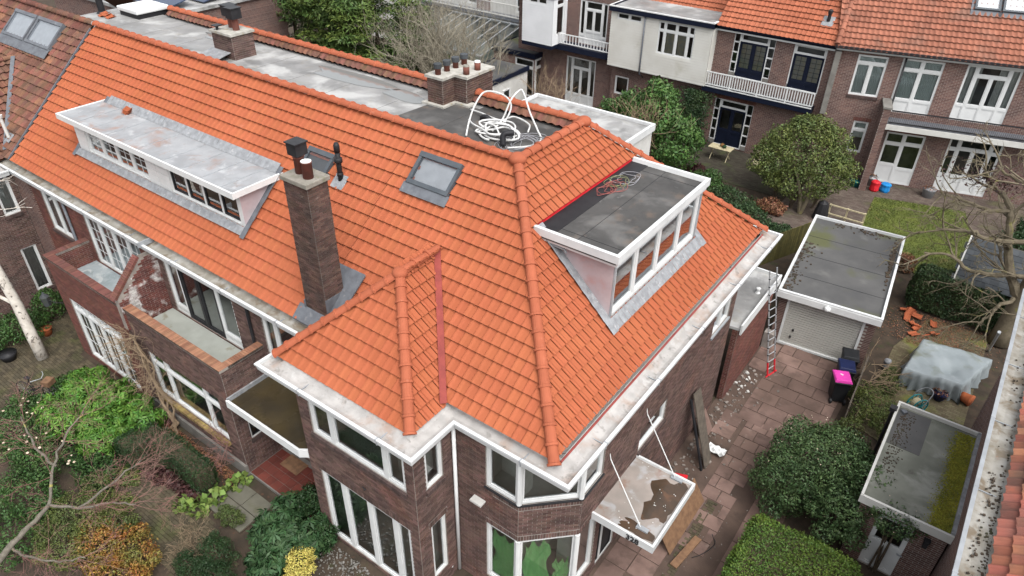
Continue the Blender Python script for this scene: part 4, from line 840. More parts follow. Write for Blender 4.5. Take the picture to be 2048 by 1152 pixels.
# wall lantern of the left house
k = MB(); k.tube([(-25.7, 7.5, 2.35), (-25.75, 7.3, 2.45), (-25.9, 7.15, 2.6)], .02, 6); ln = part('lantern_arm', k, MATS['black_metal'], lh)
k = MB(); k.lathe((-26.0, 7.1, 2.3), [(.05, 0), (.12, .05), (.16, .4), (.17, .42), (.05, .55), (.02, .62)], 6); part('lantern', k, MATS['slate'], ln)
# dormer shared by both: one half each
def left_dormer(house, x0, x1, lights, sm, label, mullion):
    F, L = frame((x0, 10.37), (x1, 10.37)); k = MB(); a, b = lights[0]-x0, lights[1]-x0
    wall_sheet(k, F, L, 7.05, 8.3, [(a, b, 7.22, 8.12)]); d_ = part('dormer', k, MATS['white_paint'], house, label=label)
    for j in range(5):
        for (p0, p1) in ((0, a), (b, L)):
            if p1-p0 > .3: part('plank', MB().fbox(F, p0+.01, p1-.01, .0, .018, 7.1+j*.21, 7.1+j*.21+.2), MATS['white_paint'], d_)
    window(house, F, a, b, 7.22, 8.12, [(i/4, (i+1)/4, 0, 1, 'gm' if mullion else 'g') for i in range(4)], sm=sm, muntin=(2, 3), room=.9, fw=.045, roomm='room_dark', sill=None, curtain=('curtain_white', [(.02, .3, 0, .5)]) if mullion else None)
    k = MB(); k.prism([(x0-(.35 if mullion else 0), 10.1), (x1+(0 if mullion else .15), 10.1), (x1+(0 if mullion else .15), 12.0), (x0-(.35 if mullion else 0), 12.0)], 8.3, 8.44); part('dormer_roof', k, MATS['zinc_roof'], d_)
    k = MB(); k.box(x0-(.38 if mullion else 0), x1+(0 if mullion else .18), 10.06, 10.12, 8.27, 8.465); 
    xe = x0-.38 if mullion else x1+.12; k.box(xe, xe+.06, 10.12, 11.9, 8.28, 8.465); part('dormer_fascia', k, MATS['white_paint'], d_)
    k = MB()
    n = int((x1-x0)/.9)
    for i in range(1, n+1): x = x0+(x1-x0)*i/(n+.5); k.box(x-.012, x+.012, 10.13, 11.85, 8.44, 8.452)
    o = part('roof_seam', k, MATS['zinc'], d_); o['kind'] = 'stuff'
    k = MB(); k2 = MB(); n = int((x1-x0)/.2)
    for i in range(n):
        a_, b_ = x0+(x1-x0)*i/n, x0+(x1-x0)*(i+1)/n; h_ = .124+.01*(i % 2)+random.uniform(-.004, .006); k.quad(fp(a_, 10.2, h_), fp(b_, 10.2, .256-h_), fp(b_, 10.4, .13), fp(a_, 10.4, .13)); k2.quad((a_, 11.72, 8.45), (b_, 11.72, 8.45), fp(b_, 12.06, h_), fp(a_, 12.06, .256-h_))
    part('apron_flashing', k, MATS['lead_light'], d_); part('back_flashing', k2, MATS['lead_light'], d_)
    xs = x0 if mullion else x1; k = MB(); k.quad((xs, 10.37, 7.07), (xs, 10.37, 8.3), (xs, 11.8, 8.34)); part('dormer_cheek', k, MATS['cheek_pink'] if not mullion else MATS['white_paint'], d_)
    k = MB(); s_ = -1 if mullion else 1
    for i in range(8):
        ya, yb = 10.15+1.85*i/8, 10.15+1.85*(i+1)/8; h_ = .126+.01*(i % 2); k.quad(fp(xs, ya, .125), fp(xs+s_*.2, ya, h_), fp(xs+s_*.2, yb, h_), fp(xs, yb, .125))
    part('side_flashing', k, MATS['lead'], d_)
left_dormer(lh, -26.85, -21.75, (-26.15, -22.35), 'white_paint', 'white boarded dormer half with four small paned windows under zinc', True)
left_dormer(mh, -21.75, -17.3, (-21.05, -17.5), 'black_metal', 'dormer half with four black framed sashes under stained zinc', False)
# flat tops
def flat(house, x0, x1, m='bitumen_grey'):
    k = MB(); k.prism([(x0, 14.0), (x1, 14.0), (x1, 16.95), (x0, 16.95)], 9.8, 9.928); o = part('flat_roof', k, MATS[m], house); s = MB()
    x = x0+.9
    while x < x1: s.box(x, x+.008, 14.15, 16.8, 9.928, 9.931); x += random.choice((1.05, 1.9, 2.3))
    q = part('felt_seam', s, MATS['bitumen_dark'], o); q['kind'] = 'stuff'
    return o
f2 = flat(mh, XM, XH-.0); f3 = flat(lh, -33.5, XM)
puddle = MB()
def pool(cx, cy, rx, ry, n=22, ph=0):
    puddle.quad(*[(cx+rx*math.cos(t)*(1+.22*math.sin(3*t+ph)+.1*math.sin(5*t)), cy+ry*math.sin(t)*(1+.2*math.sin(2*t+ph)), 9.9395) for t in [2*math.pi*i/n for i in range(n)]])
pool(-18.6, 16.2, 1.75, .55, ph=1); pool(-15.9, 16.05, .85, .42, ph=2.5); pool(-25.8, 16.35, 1.2, .35, ph=.4)
def watm(name='water'):
    m = bpy.data.materials.new(name); m.use_nodes = True; b_ = m.node_tree.nodes['Principled BSDF']; b_.inputs['Base Color'].default_value = (.16, .165, .16, 1); b_.inputs['Roughness'].default_value = .06; b_.inputs['IOR'].default_value = 1.33; b_.inputs['Specular IOR Level'].default_value = .9; MATS[name] = m
watm()
o = part('puddles', puddle, MATS['water'], f2); o['kind'] = 'stuff'
for h_o, a_, b_ in ((mh, XM, XH), (lh, XL, XM), (ch, XH, -9.95)):
    q = MB(); n_ = int((b_-a_)/.13)
    for i in range(n_):
        xa, xb = a_+(b_-a_)*i/n_, a_+(b_-a_)*(i+1)/n_; za, zb = (.035 if i % 2 else -.02), (-.02 if i % 2 else .035); q.quad((xa, 17.04, 10.2), (xb, 17.04, 10.2), (xb, 16.8, 10.03+zb*.8), (xa, 16.8, 10.03+za*.8))
    part('inner_tile_course', q, MATS['tile_old'], h_o)
# small chimney of the left house
def brick_block(house, x0, x1, y0, y1, z0, z1, m, lim, label=None, name='chimney'):
    s = MB(); out = []
    for A_, B_ in (((x0, y0), (x1, y0)), ((x1, y0), (x1, y1)), ((x1, y1), (x0, y1)), ((x0, y1), (x0, y0))): add_wall(A_, B_, z0, z1, [], mb=s, out=out)
    s.quad((x0, y0, z1), (x1, y0, z1), (x1, y1, z1), (x0, y1, z1)); o = part(name, s, MATS['mortar_light'], house, label=label); pieces('brick', BRICK_T, out, MATS[m], o, lim); return o
c1 = brick_block(lh, -24.3, -23.15, 14.95, 15.85, 9.9, 10.76, 'brick_dark', 120, 'squat brown brick chimney with two square black cowls')
k = MB(); k.prism([(-24.36, 14.89), (-23.09, 14.89), (-23.09, 15.91), (-24.36, 15.91)], 10.76, 10.84); part('chimney_cap', k, MATS['cement_white'], c1)
for (x, y, s) in ((-23.95, 15.6, .3), (-23.5, 15.45, .3)):
    k = MB(); k.tube([(x, y, 10.8), (x, y, 11.25)], .12, 12); cw = part('chimney_pot', k, MATS['pot_red'], c1); k = MB(); k.box(x-.2, x+.2, y-.2, y+.2, 11.25, 11.6); k.box(x-.23, x+.23, y-.23, y+.23, 11.6, 11.63); part('chimney_cowl', k, MATS['black_metal'], cw)
k = MB(); k.tube([(-24.05, 15.05, 10.8), (-24.05, 15.05, 10.98)], .05, 8); k.obox((-24.05, 15.05, 11.0), (.14, 0, 0), (0, .14, 0), (0, 0, .015)); part('small_cowl', k, MATS['black_metal'], c1)
k = MB(); k.box(-24.7, -24.25, 14.3, 14.98, 9.93, 10.0); k.obox((-23.9, 14.5, 10.08), (.55, 0, 0), (0, .45, .09), (0, 0, .01)); part('chimney_flashing', k, MATS['lead_light'], c1)
# double chimney near the black felt
c2 = brick_block(mh, -14.9, -14.28, 16.05, 17.75, 9.9, 10.76, 'brick_chimney', 90, 'lichen stained double brick chimney with six short pots'); c2b = brick_block(mh, -14.268, -13.78, 16.6, 17.9, 9.9, 10.76, 'brick_chimney', 90, name='chimney_wing')
k = MB(); k.prism([(-14.96, 16.0), (-14.22, 16.0), (-14.22, 16.55), (-13.72, 16.55), (-13.72, 17.95), (-14.96, 17.95)], 10.76, 10.84); part('chimney_cap', k, MATS['cement_white'], c2)
for i in range(4):
    x, y = -14.62, 16.25+i*.42; k = MB(); k.lathe((x, y, 10.83), [(.095, 0), (.095, .2), (.12, .21), (.12, .32)], 12); p_ = part('chimney_pot', k, MATS['pot_red'], c2, True); k = MB(); k.lathe((x, y, 11.03), [(.125, 0), (.13, .14), (.02, .17)], 12); part('pot_cap', k, MATS['slate'], p_)
for i in range(2):
    x, y = -13.95, 16.8+i*.55; k = MB(); k.lathe((x, y, 10.83), [(.1, 0), (.1, .25)], 12); p_ = part('chimney_pot', k, MATS['pot_red'], c2, True); k = MB(); k.lathe((x, y, 11.08), [(.105, 0), (.09, .04)], 12); part('pot_lid', k, MATS['white_paint' if i else 'cement_cap'], p_)
k = MB(); k.prism([(-15.05, 15.9), (-14.15, 15.9), (-14.15, 16.45), (-13.6, 16.45), (-13.6, 18.05), (-15.05, 18.05)], 9.93, 9.99); part('chimney_flashing', k, MATS['cement_white'], c2)
# roof hatch and pipe at the far left of the flat roof
rl = thing('roof_hatch', 'white square roof hatch lid on black upstand on flat roof', 'roof hatch', (-31.6, 16.5, 9.93)); k = MB(); k.box(-32.35, -30.95, 15.85, 17.2, 9.93, 10.12); part('upstand', k, MATS['black_plastic'], rl); k = MB(); k.box(-32.42, -30.88, 15.78, 17.27, 10.12, 10.3); bevel(part('lid', k, MATS['white_paint'], rl), .04)
k = MB(); k.tube([(-33.2, 15.5, 9.95), (-33.2, 15.5, 10.7)], .14, 12); k.lathe((-33.2, 15.5, 9.93), [(.24, 0), (.16, .08)], 12); tag(part('vent_pipe', k, MATS['black_plastic']), 'short black vent pipe on flat roof beside stacked loose tiles', 'pipe')
# old house at the far left
oh = thing('old_house', 'old house with mossy brown tiled roof at the left edge', 'house', (-36, 14, 0))
oro = front_roof(oh, -38.2, XL-.12, 300, [(1.9, 5.75, sv(12.7), sv(13.45))], 'tile_old', 'tile_old', PANTILE, back=False)
skylight(oh, -36.4, -34.5, 12.62, 13.55, 'pane_sky', 'lead', .3); skylight(oh, -34.36, -32.35, 12.62, 13.55, 'pane_sky', 'lead', .3)
k = MB(); a = fp(XL-.06, 9.2, .1); b = fp(XL-.06, 13.7, .1); k.obox((a+b)/2, (.03, 0, 0), (b-a)/2, np.array((0, -4.2, 4.75))/LF*.03); part('party_flashing', k, MATS['lead'], oh)
# projecting wing of the old house
om = MB(); ob = []
F4, _ = add_wall((-30.3, 4.5), (-30.3, 8.95), 0, 5.76, [(3.67, 4.25, 4.1, 5.72), (3.65, 4.25, .57, 2.62)], mb=om, out=ob); add_wall((-36, 4.5), (-30.3, 4.5), 0, 5.76, [], mb=om, out=[])
ow = part('wall', om, MATS['mortar'], oh); pieces('brick', BRICK_T, ob, MATS['brick_dark'], ow, 150)
window(oh, F4, 3.67, 4.25, 4.1, 5.72, room=.6, sill='brick', curtain=('curtain_white', [(.05, .95, .0, 1)])); window(oh, F4, 3.65, 4.25, .57, 2.62, room=.6, sill='brick', curtain=('curtain_white', [(.05, .95, .0, 1)]))
gutter(oh, [(-36, 4.0), (-30.0, 4.0), (-30.0, 8.8)], EV-.02, .7, soff=.4)
VW = nv((-3.5, 0, 2.55)); wr = part('wing_roof', MB().quad((-31.1, 4.2, EV), (-31.1, 9.15, EV), (-34.6, 12.0, 8.5), (-34.6, 4.2, 8.5)), MATS['roof_underlay'], oh)
tile_field(wr, (-31.1, 4.2, EV), (0, 1, 0), VW, 13, 0, 7.7, [(1, -2.85/4.33, 4.95)], MATS['tile_old'], 100, tmpl=PANTILE, v0=0, jit=.015)
ridge_line(wr, (-34.6, 4.2, 8.56), (-34.6, 12.0, 8.56), MATS['tile_old'], .44)
k = MB(); a = np.array((-31.3, 9.35, 6.2)); b = np.array((-34.5, 11.95, 8.62))
for i in range(10):
    p0 = a+(b-a)*i/10; p1 = a+(b-a)*(i+1)/10; w0 = .07; k.quad(p0+np.array((0, -w0, .05)), p0+np.array((.06, w0, .05)), p1+np.array((.06, w0, .05)), p1+np.array((0, -w0, .05)))
part('valley_lead', k, MATS['lead'], oh)
k = MB(); k.tube([fp(-31.4, 9.75, .1), fp(-31.4, 9.75, .1)+np.array((-.05, 0, .8))], .06, 10); k.lathe(tuple(fp(-31.4, 9.75, .1)+np.array((-.05, 0, .8))), [(.09, 0), (.1, .1), (.02, .12)], 10); part('vent_pipe', k, MATS['white_weathered'], oh); k = MB(); k.obox(fp(-31.4, 9.75, .08), (.18, 0, 0), (0, .14, .12), (0, 0, .01)); part('vent_flashing', k, MATS['lead_light'], oh)
# ---------------------------------------------------------------- houses across the back gardens
def far_wall(house, A, B, z0, z1, ops, m, name='wall', n=None):
    F, L = frame(A, B); k = MB(); wall_sheet(k, F, L, z0, z1, ops); part(name, k, MATS[m], house); return F
def soldier(house, F, u0, u1, z):
    k = MB(); n = int((u1-u0)/.09)
    for i in range(n): a = u0+(u1-u0)*i/n; k.fbox(F, a+.006, a+(u1-u0)/n-.006, .002, .012, z, z+.2)
    o = part('lintel_bricks', k, MATS['brick_red'], house); o['kind'] = 'stuff'
def balustrade(house, P0, P1, z0, z1, sp, m, r=.018, posts=0, flat=True, label=None):
    P0 = np.array(P0, float); P1 = np.array(P1, float); L = np.linalg.norm(P1-P0); d_ = (P1-P0)/L; F = (P0, d_, np.array((d_[1], -d_[0]))); k = MB()
    k.fbox(F, 0, L, -.035, .035, z1-.06, z1); k.fbox(F, 0, L, -.03, .03, z0+.06, z0+.12); o = part('railing', k, MATS[m], house, label=label)
    n = int(L/sp)
    if flat:
        for i in range(n+1):
            b = MB(); u = L*i/n; w_ = .045 if posts and i % posts == 0 else .028; b.fbox(F, u-w_, u+w_, -.02, .02, z0 if w_ > .03 else z0+.12, z1-.06); part('baluster', b, MATS[m], o)
    else:
        b = MB()
        for i in range(n+1): u = L*i/n; b.fbox(F, u-r/2, u+r/2, -r/2, r/2, z0+.12, z1-.06)
        q = part('bars', b, MATS[m], o); q['kind'] = 'stuff'
    return o
# --- right house of the back row
rh = thing('brick_house', 'brown brick back house with white window frames and wire mesh balcony', 'house', (-4, 44, 0))
RA = (-8.7, 41.25); th = R(14.9); RB = (RA[0]+13*math.cos(th), RA[1]+13*math.sin(th))
OPS = dict(w1=(1.16, 2.63, 4.75, 6.9), d2a=(3.3, 5.27, 4.1, 6.95), d3=(6.3, 8.76, 4.1, 7.0), lw=(1.86, 2.62, 1.55, 3.35), ld=(3.66, 5.6, .05, 3.0), ld2=(6.76, 9.3, .1, 3.15))
FR = far_wall(rh, RA, RB, 0, 7.2, list(OPS.values()), 'brick_far_x')
window(rh, FR, *OPS['w1'], [(0, .5, 0, .8, 'g'), (.5, 1, 0, .8, 'g'), (0, 1, .8, 1, 'g')], fw=.06, room=.5, curtain=('blind_grey', [(.03, .97, 0, 1)]), sill='brick')
window(rh, FR, *OPS['d2a'], [(0, .5, .24, .8, 'g'), (0, .5, 0, .24, 'p'), (.5, 1, .24, .8, 'g'), (.5, 1, 0, .24, 'p'), (0, .5, .8, 1, 'g'), (.5, 1, .8, 1, 'g')], fw=.06, room=.5, curtain=('blind_grey', [(.02, .98, .24, 1)]), name='balcony_door')
window(rh, FR, *OPS['d3'], [(0, .2, .28, 1, 'g'), (0, .2, 0, .28, 'p'), (.2, .5, .28, .82, 'g'), (.2, .5, 0, .28, 'p'), (.5, .8, .28, .82, 'g'), (.5, .8, 0, .28, 'p'), (.2, .8, .82, 1, 'g'), (.8, 1, .28, 1, 'g'), (.8, 1, 0, .28, 'p')], fw=.06, room=.8, curtain=('curtain_white', [(.03, .3, .28, 1), (.62, .97, .28, 1)]), name='balcony_door')
window(rh, FR, *OPS['lw'], grid((), (.72,)), fw=.06, room=.5, curtain=('blind_grey', [(.03, .97, .45, 1)]))
window(rh, FR, *OPS['ld'], [(0, .48, .36, .78, 'g'), (0, .48, 0, .36, 'p'), (0, .48, .78, 1, 'g'), (.48, 1, .3, .8, 'g'), (.48, 1, 0, .3, 'p'), (.48, 1, .8, 1, 'g')], fw=.06, room=1.2, name='garden_door', roomm='room_dark')
window(rh, FR, *OPS['ld2'], [(0, .2, .3, .8, 'g'), (0, .2, 0, .3, 'p'), (.2, .5, .3, .82, 'g'), (.2, .5, 0, .3, 'p'), (.5, .8, .3, .82, 'g'), (.5, .8, 0, .3, 'p'), (.8, 1, .3, .8, 'g'), (.8, 1, 0, .3, 'p'), (0, .2, .8, 1, 'g'), (.2, .8, .82, 1, 'g'), (.8, 1, .8, 1, 'g')], fw=.06, room=1.2, name='garden_door')
for o_ in ('lw', 'ld', 'ld2'): soldier(rh, FR, OPS[o_][0]-.08, OPS[o_][1]+.08, OPS[o_][3]+.01)
k = MB(); k.fbox(FR, 0, 13, -.05, .3, 7.08, 7.3); part('fascia', k, MATS['white_paint'], rh)
k = MB(); k.fbox(FR, -.1, 13, .25, .48, 7.2, 7.32); part('gutter', k, MATS['black_plastic'], rh)
k = MB(); k.fbox(FR, 3.35, 12, .0, 1.1, 3.62, 3.8); part('balcony_slab', k, MATS['lead'], rh); k = MB(); k.fbox(FR, 3.3, 12, 1.1, 1.16, 3.5, 3.78); part('balcony_fascia', k, MATS['white_weathered'], rh)
pA = np.array(RA)+np.array((math.cos(th), math.sin(th)))*3.4+np.array((math.sin(th), -math.cos(th)))*1.08; pB = pA+np.array((math.cos(th), math.sin(th)))*8.5
balustrade(rh, pA, pB, 3.8, 4.55, .09, 'black_metal', .012, flat=False, label='dark wire mesh balcony railing')
k = MB(); k.fbox(FR, 2.95, 3.3, .0, 1.5, 0, 4.7); part('dividing_wall', k, MATS['brick_far_y'], rh); k = MB(); k.fbox(FR, 2.9, 3.35, -.0, 1.55, 4.7, 4.8); part('wall_coping', k, MATS['concrete'], rh)
k = MB(); k.fbox(FR, .0, .28, .0, .35, 3.6, 7.0); part('pier', k, MATS['concrete'], rh)
pipe(rh, [(RA[0]+3.42*math.cos(th)+.03, RA[1]+3.42*math.sin(th)-.1, 7.1), (RA[0]+3.42*math.cos(th)+.03, RA[1]+3.42*math.sin(th)-.1, .1)], .05, 'black_metal')
# roof
PIT = R(41); cP, sP = math.cos(PIT), math.sin(PIT); Ur = np.array((math.cos(th), math.sin(th), 0)); Vr = np.array((-math.sin(th)*cP, math.cos(th)*cP, sP))
Eo = np.array((RA[0], RA[1], 7.2))+np.array((math.sin(th), -math.cos(th), 0))*.38; tb = math.tan(th/2)
k = MB(); k.quad(Eo, Eo+Ur*13, Eo+Ur*13+Vr*6.8, Eo+Vr*6.8-Ur*6.8*cP*tb); r1 = part('roof', k, MATS['roof_underlay'], rh)
tile_field(r1, Eo, Ur, Vr, 20, -1.2, 11, [(-1, -cP*tb, 0)], MATS['tile_back_weathered'], 0, tmpl=PANTILE, v0=-.05)
def dirskylight(house, O, U, V, u0, u1, v0, v1, m='grey_frame', h=.12, blind='curtain_white'):
    N_ = np.cross(U, V); O = np.array(O, float); k = MB()
    def bar(a, b, c, d): k.obox(O+U*(a+b)/2+V*(c+d)/2+N_*(.06+h/2), U*(b-a)/2, V*(d-c)/2, N_*h/2)
    bar(u0, u1, v0, v0+.1); bar(u0, u1, v1-.12, v1); bar(u0, u0+.1, v0+.1, v1-.12); bar(u1-.1, u1, v0+.1, v1-.12); o = part('skylight', k, MATS[m], house)
    part('pane', MB().quad(*[O+U*a+V*b+N_*(.06+h*.8) for a, b in ((u0+.1, v0+.1), (u1-.1, v0+.1), (u1-.1, v1-.12), (u0+.1, v1-.12))]), MATS['pane_sky'], o)
    part('blind', MB().quad(*[O+U*a+V*b+N_*(.06+h*.4) for a, b in ((u0+.1, v0+.1), (u1-.1, v0+.1), (u1-.1, v1-.12), (u0+.1, v1-.12))]), MATS[blind], o)
    part('flashing', MB().quad(*[O+U*a+V*b+N_*.075 for a, b in ((u0-.15, v0-.3), (u1+.15, v0-.3), (u1+.15, v1+.1), (u0-.15, v1+.1))]), MATS['lead'], o)
dirskylight(rh, Eo, Ur, Vr, 6.0, 7.15, 3.0, 4.6); dirskylight(rh, Eo, Ur, Vr, 7.25, 8.4, 3.0, 4.6)
# --- middle house of the back row
bh = thing('brick_house', 'brown brick back house with navy doors and white slatted balcony', 'house', (-12, 43, 0))
Eh = (-15.45, 41.5); O2 = dict(d1=(1.08, 3.48, 4.4, 6.95), d2=(4.55, 6.25, 4.4, 6.85), g=(.6, 3.0, .1, 2.95))
FM = far_wall(bh, Eh, (-8.7, 41.5), 0, 7.15, list(O2.values()), 'brick_far_x')
def navy_doors(key, name, side=.16):
    u0, u1, z0, z1 = O2[key]; W = u1-u0
    window(bh, FM, u0, u0+side*W, z0+.25, z1, [(0, 1, i/4, (i+1)/4, 'n') for i in range(4)], fw=.035, room=.5); 
    if key != 'd2': window(bh, FM, u1-side*W, u1, z0+.25, z1, [(0, 1, i/4, (i+1)/4, 'n') for i in range(4)], fw=.035, room=.5)
    a, b = u0+side*W, u1-(side*W if key != 'd2' else 0)
    window(bh, FM, a, b, z1-.5, z1, fw=.06, room=.5)
    window(bh, FM, a, b, z0, z1-.5, [(0, .5, .22, 1, 'gm'), (0, .5, 0, .22, 'p'), (.5, 1, .22, 1, 'gm'), (.5, 1, 0, .22, 'p')] if key != 'g' else [(0, .5, .4, 1, 'g'), (0, .5, 0, .4, 'p'), (.5, 1, .4, 1, 'g'), (.5, 1, 0, .4, 'p')], fm='navy', muntin=(2, 5), fw=.06, sw=.06, room=.7, name=name, curtain=('curtain_cream', [(.05, .95, .2, 1)]) if key != 'g' else None)
    k = MB(); ring(k, FM, a-.05, b+.05, z0, z1+.01, .05, -.03, .02); part('door_surround', k, MATS['white_paint'], bh)
    k = MB(); k.fbox(FM, u0, u0+side*W, -.12, .03, z0, z0+.25); k.fbox(FM, b+.05, u1, -.12, .03, z0, z0+.25) if key != 'd2' else None; q = part('sill_blocks', k, MATS['concrete'], bh); q['kind'] = 'stuff'
navy_doors('d1', 'balcony_door'); navy_doors('d2', 'balcony_door', .02); navy_doors('g', 'garden_door')
soldier(bh, FM, .5, 3.1, 2.97)
k = MB(); k.fbox(FM, 0, 6.7, 0, .2, 6.98, 7.12); k.fbox(FM, -.05, 6.7, .2, .42, 7.12, 7.22); part('gutter', k, MATS['navy'], bh); k = MB(); k.fbox(FM, 0, 6.7, .2, .24, 6.9, 6.98); part('gutter_edge', k, MATS['white_paint'], bh)
k = MB(); k.fbox(FM, -.15, 6.35, 0, .62, 3.42, 3.75); part('balcony_slab', k, MATS['navy'], bh); k = MB(); k.fbox(FM, -.15, 6.35, .62, .65, 3.72, 3.78); part('slab_edge', k, MATS['white_paint'], bh)
balustrade(bh, (-15.6, 40.9), (-9.1, 40.9), 3.78, 4.62, .15, 'white_paint', posts=11, label='white painted slatted balcony railing')
Vm = np.array((0, cP, sP)); Em = np.array((-30.0, 43.7, 7.25)); 
k = MB(); ex_ = -8.7+.0; k.quad((-15.4, 41.1, 7.2), (ex_, 41.1, 7.2), (ex_-6.8*cP*tb, 41.1+6.8*cP, 7.2+6.8*sP), (-15.4, 41.1+6.8*cP, 7.2+6.8*sP)); r2 = part('roof', k, MATS['roof_underlay'], bh)
tile_field(r2, (-15.4, 41.08, 7.2), (1, 0, 0), Vm, 20, 0, 6.75, [(1, cP*tb, 6.72)], MATS['tile_back'], 0, v0=-.05)
ridge_line(r2, (ex_+.05, 40.95, 7.35), (ex_-6.6*cP*tb, 41.1+6.6*cP, 7.3+6.6*sP), MATS['tile_back_weathered'], .44)
for (u, v, dark) in ((4.4, 2.9, 1),):
    dirskylight(bh, (-15.4, 41.08, 7.2), np.array((1., 0, 0)), Vm, u, u+.75, v, v+.9, 'white_paint', .14, 'room_dark')
for (u, v) in ((5.75, 1.35), (5.85, 3.1)):
    c = np.array((-15.4+u, 41.08, 7.2))+Vm*v+np.cross((1, 0, 0), Vm)*.08; k = MB(); k.obox(c, (.3, 0, 0), Vm*.3, np.cross((1, 0, 0), Vm)*.015); q = part('flue_flashing', k, MATS['lead_light'], bh); k = MB(); k.tube([c, c+np.array((0, 0, .45))], .09, 10); k.lathe(tuple(c+np.array((0, 0, .4))), [(.12, 0), (.13, .15), (.05, .22)], 10); part('flue', k, MATS['black_plastic'], q)
# --- white boarded house
wh = thing('boarded_house', 'white clapboard upper storey with navy roof edge above brown brick ground floor', 'house', (-19, 43, 0))
def clap(house, A, B, z0, z1, ops, m, pitch=.16, name='clapboard_wall'):
    F, L = frame(A, B); k = MB(); wall_sheet(k, F, L, z0, z1, ops); o = part(name, k, MATS[m], house); n = int((z1-z0)/pitch)
    for i in range(n):
        za = z0+i*pitch; zm = za+pitch/2; sp_ = []; p = 0.0
        for a, b in sorted((q[0], q[1]) for q in ops if q[2] < zm < q[3]): sp_.append((p, a)); p = b
        sp_.append((p, L))
        for a, b in sp_:
            if b-a < .05: continue
            b_ = MB(); P = lambda u, nn, z: (F[0][0]+F[1][0]*u+F[2][0]*nn, F[0][1]+F[1][1]*u+F[2][1]*nn, z); b_.quad(P(a, .03, za), P(b, .03, za), P(b, .008, za+pitch), P(a, .008, za+pitch)); b_.quad(P(a, .0, za), P(b, .0, za), P(b, .03, za), P(a, .03, za)); part('plank', b_, MATS[m], o)
    return F
FA = clap(wh, (-22.1, 40.8), (-15.45, 40.8), 3.75, 7.1, [(3.25, 5.6, 5.05, 6.95), (.4, 2.1, 6.6, 7.02)], 'clapboard'); FAs = clap(wh, (-15.45, 40.8), (-15.45, 41.5), 3.75, 7.1, [], 'clapboard')
window(wh, FA, 3.25, 5.6, 5.05, 6.95, [(0, .18, 0, .72, 'g'), (.18, .5, 0, .72, 'g'), (.5, .82, 0, .72, 'g'), (.82, 1, 0, .72, 'g'), (0, .18, .72, 1, 'g'), (.18, .5, .72, 1, 'g'), (.5, .82, .72, 1, 'g'), (.82, 1, .72, 1, 'g')], fw=.045, room=.6, curtain=('curtain_cream', [(.2, .8, 0, .72)]))
window(wh, FA, .4, 2.1, 6.6, 7.02, grid((.5,), ()), fw=.05, room=.4)
k = MB(); k.box(-22.2, -15.35, 40.7, 44.2, 7.1, 7.3); part('flat_roof', k, MATS['bitumen_grey'], wh); k = MB(); sweep(k, [(-22.2, 44.2), (-22.2, 40.62), (-15.35, 40.62), (-15.35, 41.2)], [(.15, 7.06), (0, 7.06), (0, 7.36), (.1, 7.38), (.12, 7.3)]); part('roof_edge', k, MATS['navy'], wh); k = MB(); sweep(k, [(-22.2, 44.2), (-22.2, 40.62), (-15.35, 40.62), (-15.35, 41.2)], [(-.02, 7.34), (-.02, 7.4), (.1, 7.4)]); part('roof_trim', k, MATS['white_paint'], wh)
far_wall(wh, (-22.1, 41.5), (-15.45, 41.5), 0, 3.75, [(.3, 1.3, 1.7, 2.9)], 'brick_far_x'); Fw, _ = frame((-22.1, 41.5), (-15.45, 41.5)); window(wh, Fw, .3, 1.3, 1.7, 2.9, fw=.06, room=.4)
k = MB(); k.box(-22.1, -15.45, 40.78, 41.55, 3.7, 3.76); part('overhang_soffit', k, MATS['white_weathered'], wh)
pipe(wh, [(-19.75, 40.72, 7.05), (-19.75, 40.72, 3.6), (-19.8, 41.4, 3.2)], .05, 'lead')
k = MB(); k.quad((-30, 43.7, 7.2), (-15.4, 43.7, 7.2), (-15.4, 43.7+5*cP, 7.2+5*sP), (-30, 43.7+5*cP, 7.2+5*sP)); r3 = part('roof', k, MATS['roof_underlay'], wh)
tile_field(r3, (-30, 43.68, 7.2), (1, 0, 0), Vm, 14, 5, 14.55, [], MATS['tile_back'], 0, v0=-.05)
# --- left house of the back row
fh = thing('white_bay_house', 'back house with bright white boarded bay, white balcony rail and glazed garden porch', 'house', (-26, 43, 0))
O4 = dict(d=(4.9, 7.0, 4.3, 7.05), ld=(4.1, 6.4, .1, 3.3), e=(7.1, 7.6, 3, 3.1))
FL = far_wall(fh, (-30, 42.0), (-22.1, 42.0), 0, 7.3, [O4['d'], O4['ld']], 'brick_far_x')
window(fh, FL, *O4['d'], [(0, .2, .2, 1, 'g'), (0, .2, 0, .2, 'p'), (.2, .5, .3, .8, 'g'), (.2, .5, 0, .3, 'p'), (.5, .8, .3, .8, 'g'), (.5, .8, 0, .3, 'p'), (.2, .8, .8, 1, 'g'), (.8, 1, .2, 1, 'g'), (.8, 1, 0, .2, 'p')], fw=.05, room=.6, name='balcony_door')
window(fh, FL, *O4['ld'], [(0, .2, .2, 1, 'g'), (0, .2, 0, .2, 'p'), (.2, .5, .2, .78, 'g'), (.2, .5, 0, .2, 'p'), (.5, .8, .2, .78, 'g'), (.5, .8, 0, .2, 'p'), (.2, .8, .78, 1, 'g'), (.8, 1, .2, 1, 'g'), (.8, 1, 0, .2, 'p')], fw=.05, room=.6, name='garden_door')
Fb = clap(fh, (-28.5, 40.3), (-26.1, 40.3), 4.25, 7.2, [(.5, 1.9, 6.75, 7.15)], 'clapboard_bright'); window(fh, Fb, .5, 1.9, 6.75, 7.15, grid((.5,), ()), fw=.04, room=.4)
Fs = clap(fh, (-26.1, 40.3), (-26.1, 42.0), 4.25, 7.2, [(.5, 1.4, 4.8, 7.1)], 'clapboard_bright'); window(fh, Fs, .5, 1.4, 4.8, 7.1, grid((), (.8,)), fw=.05, room=.4)
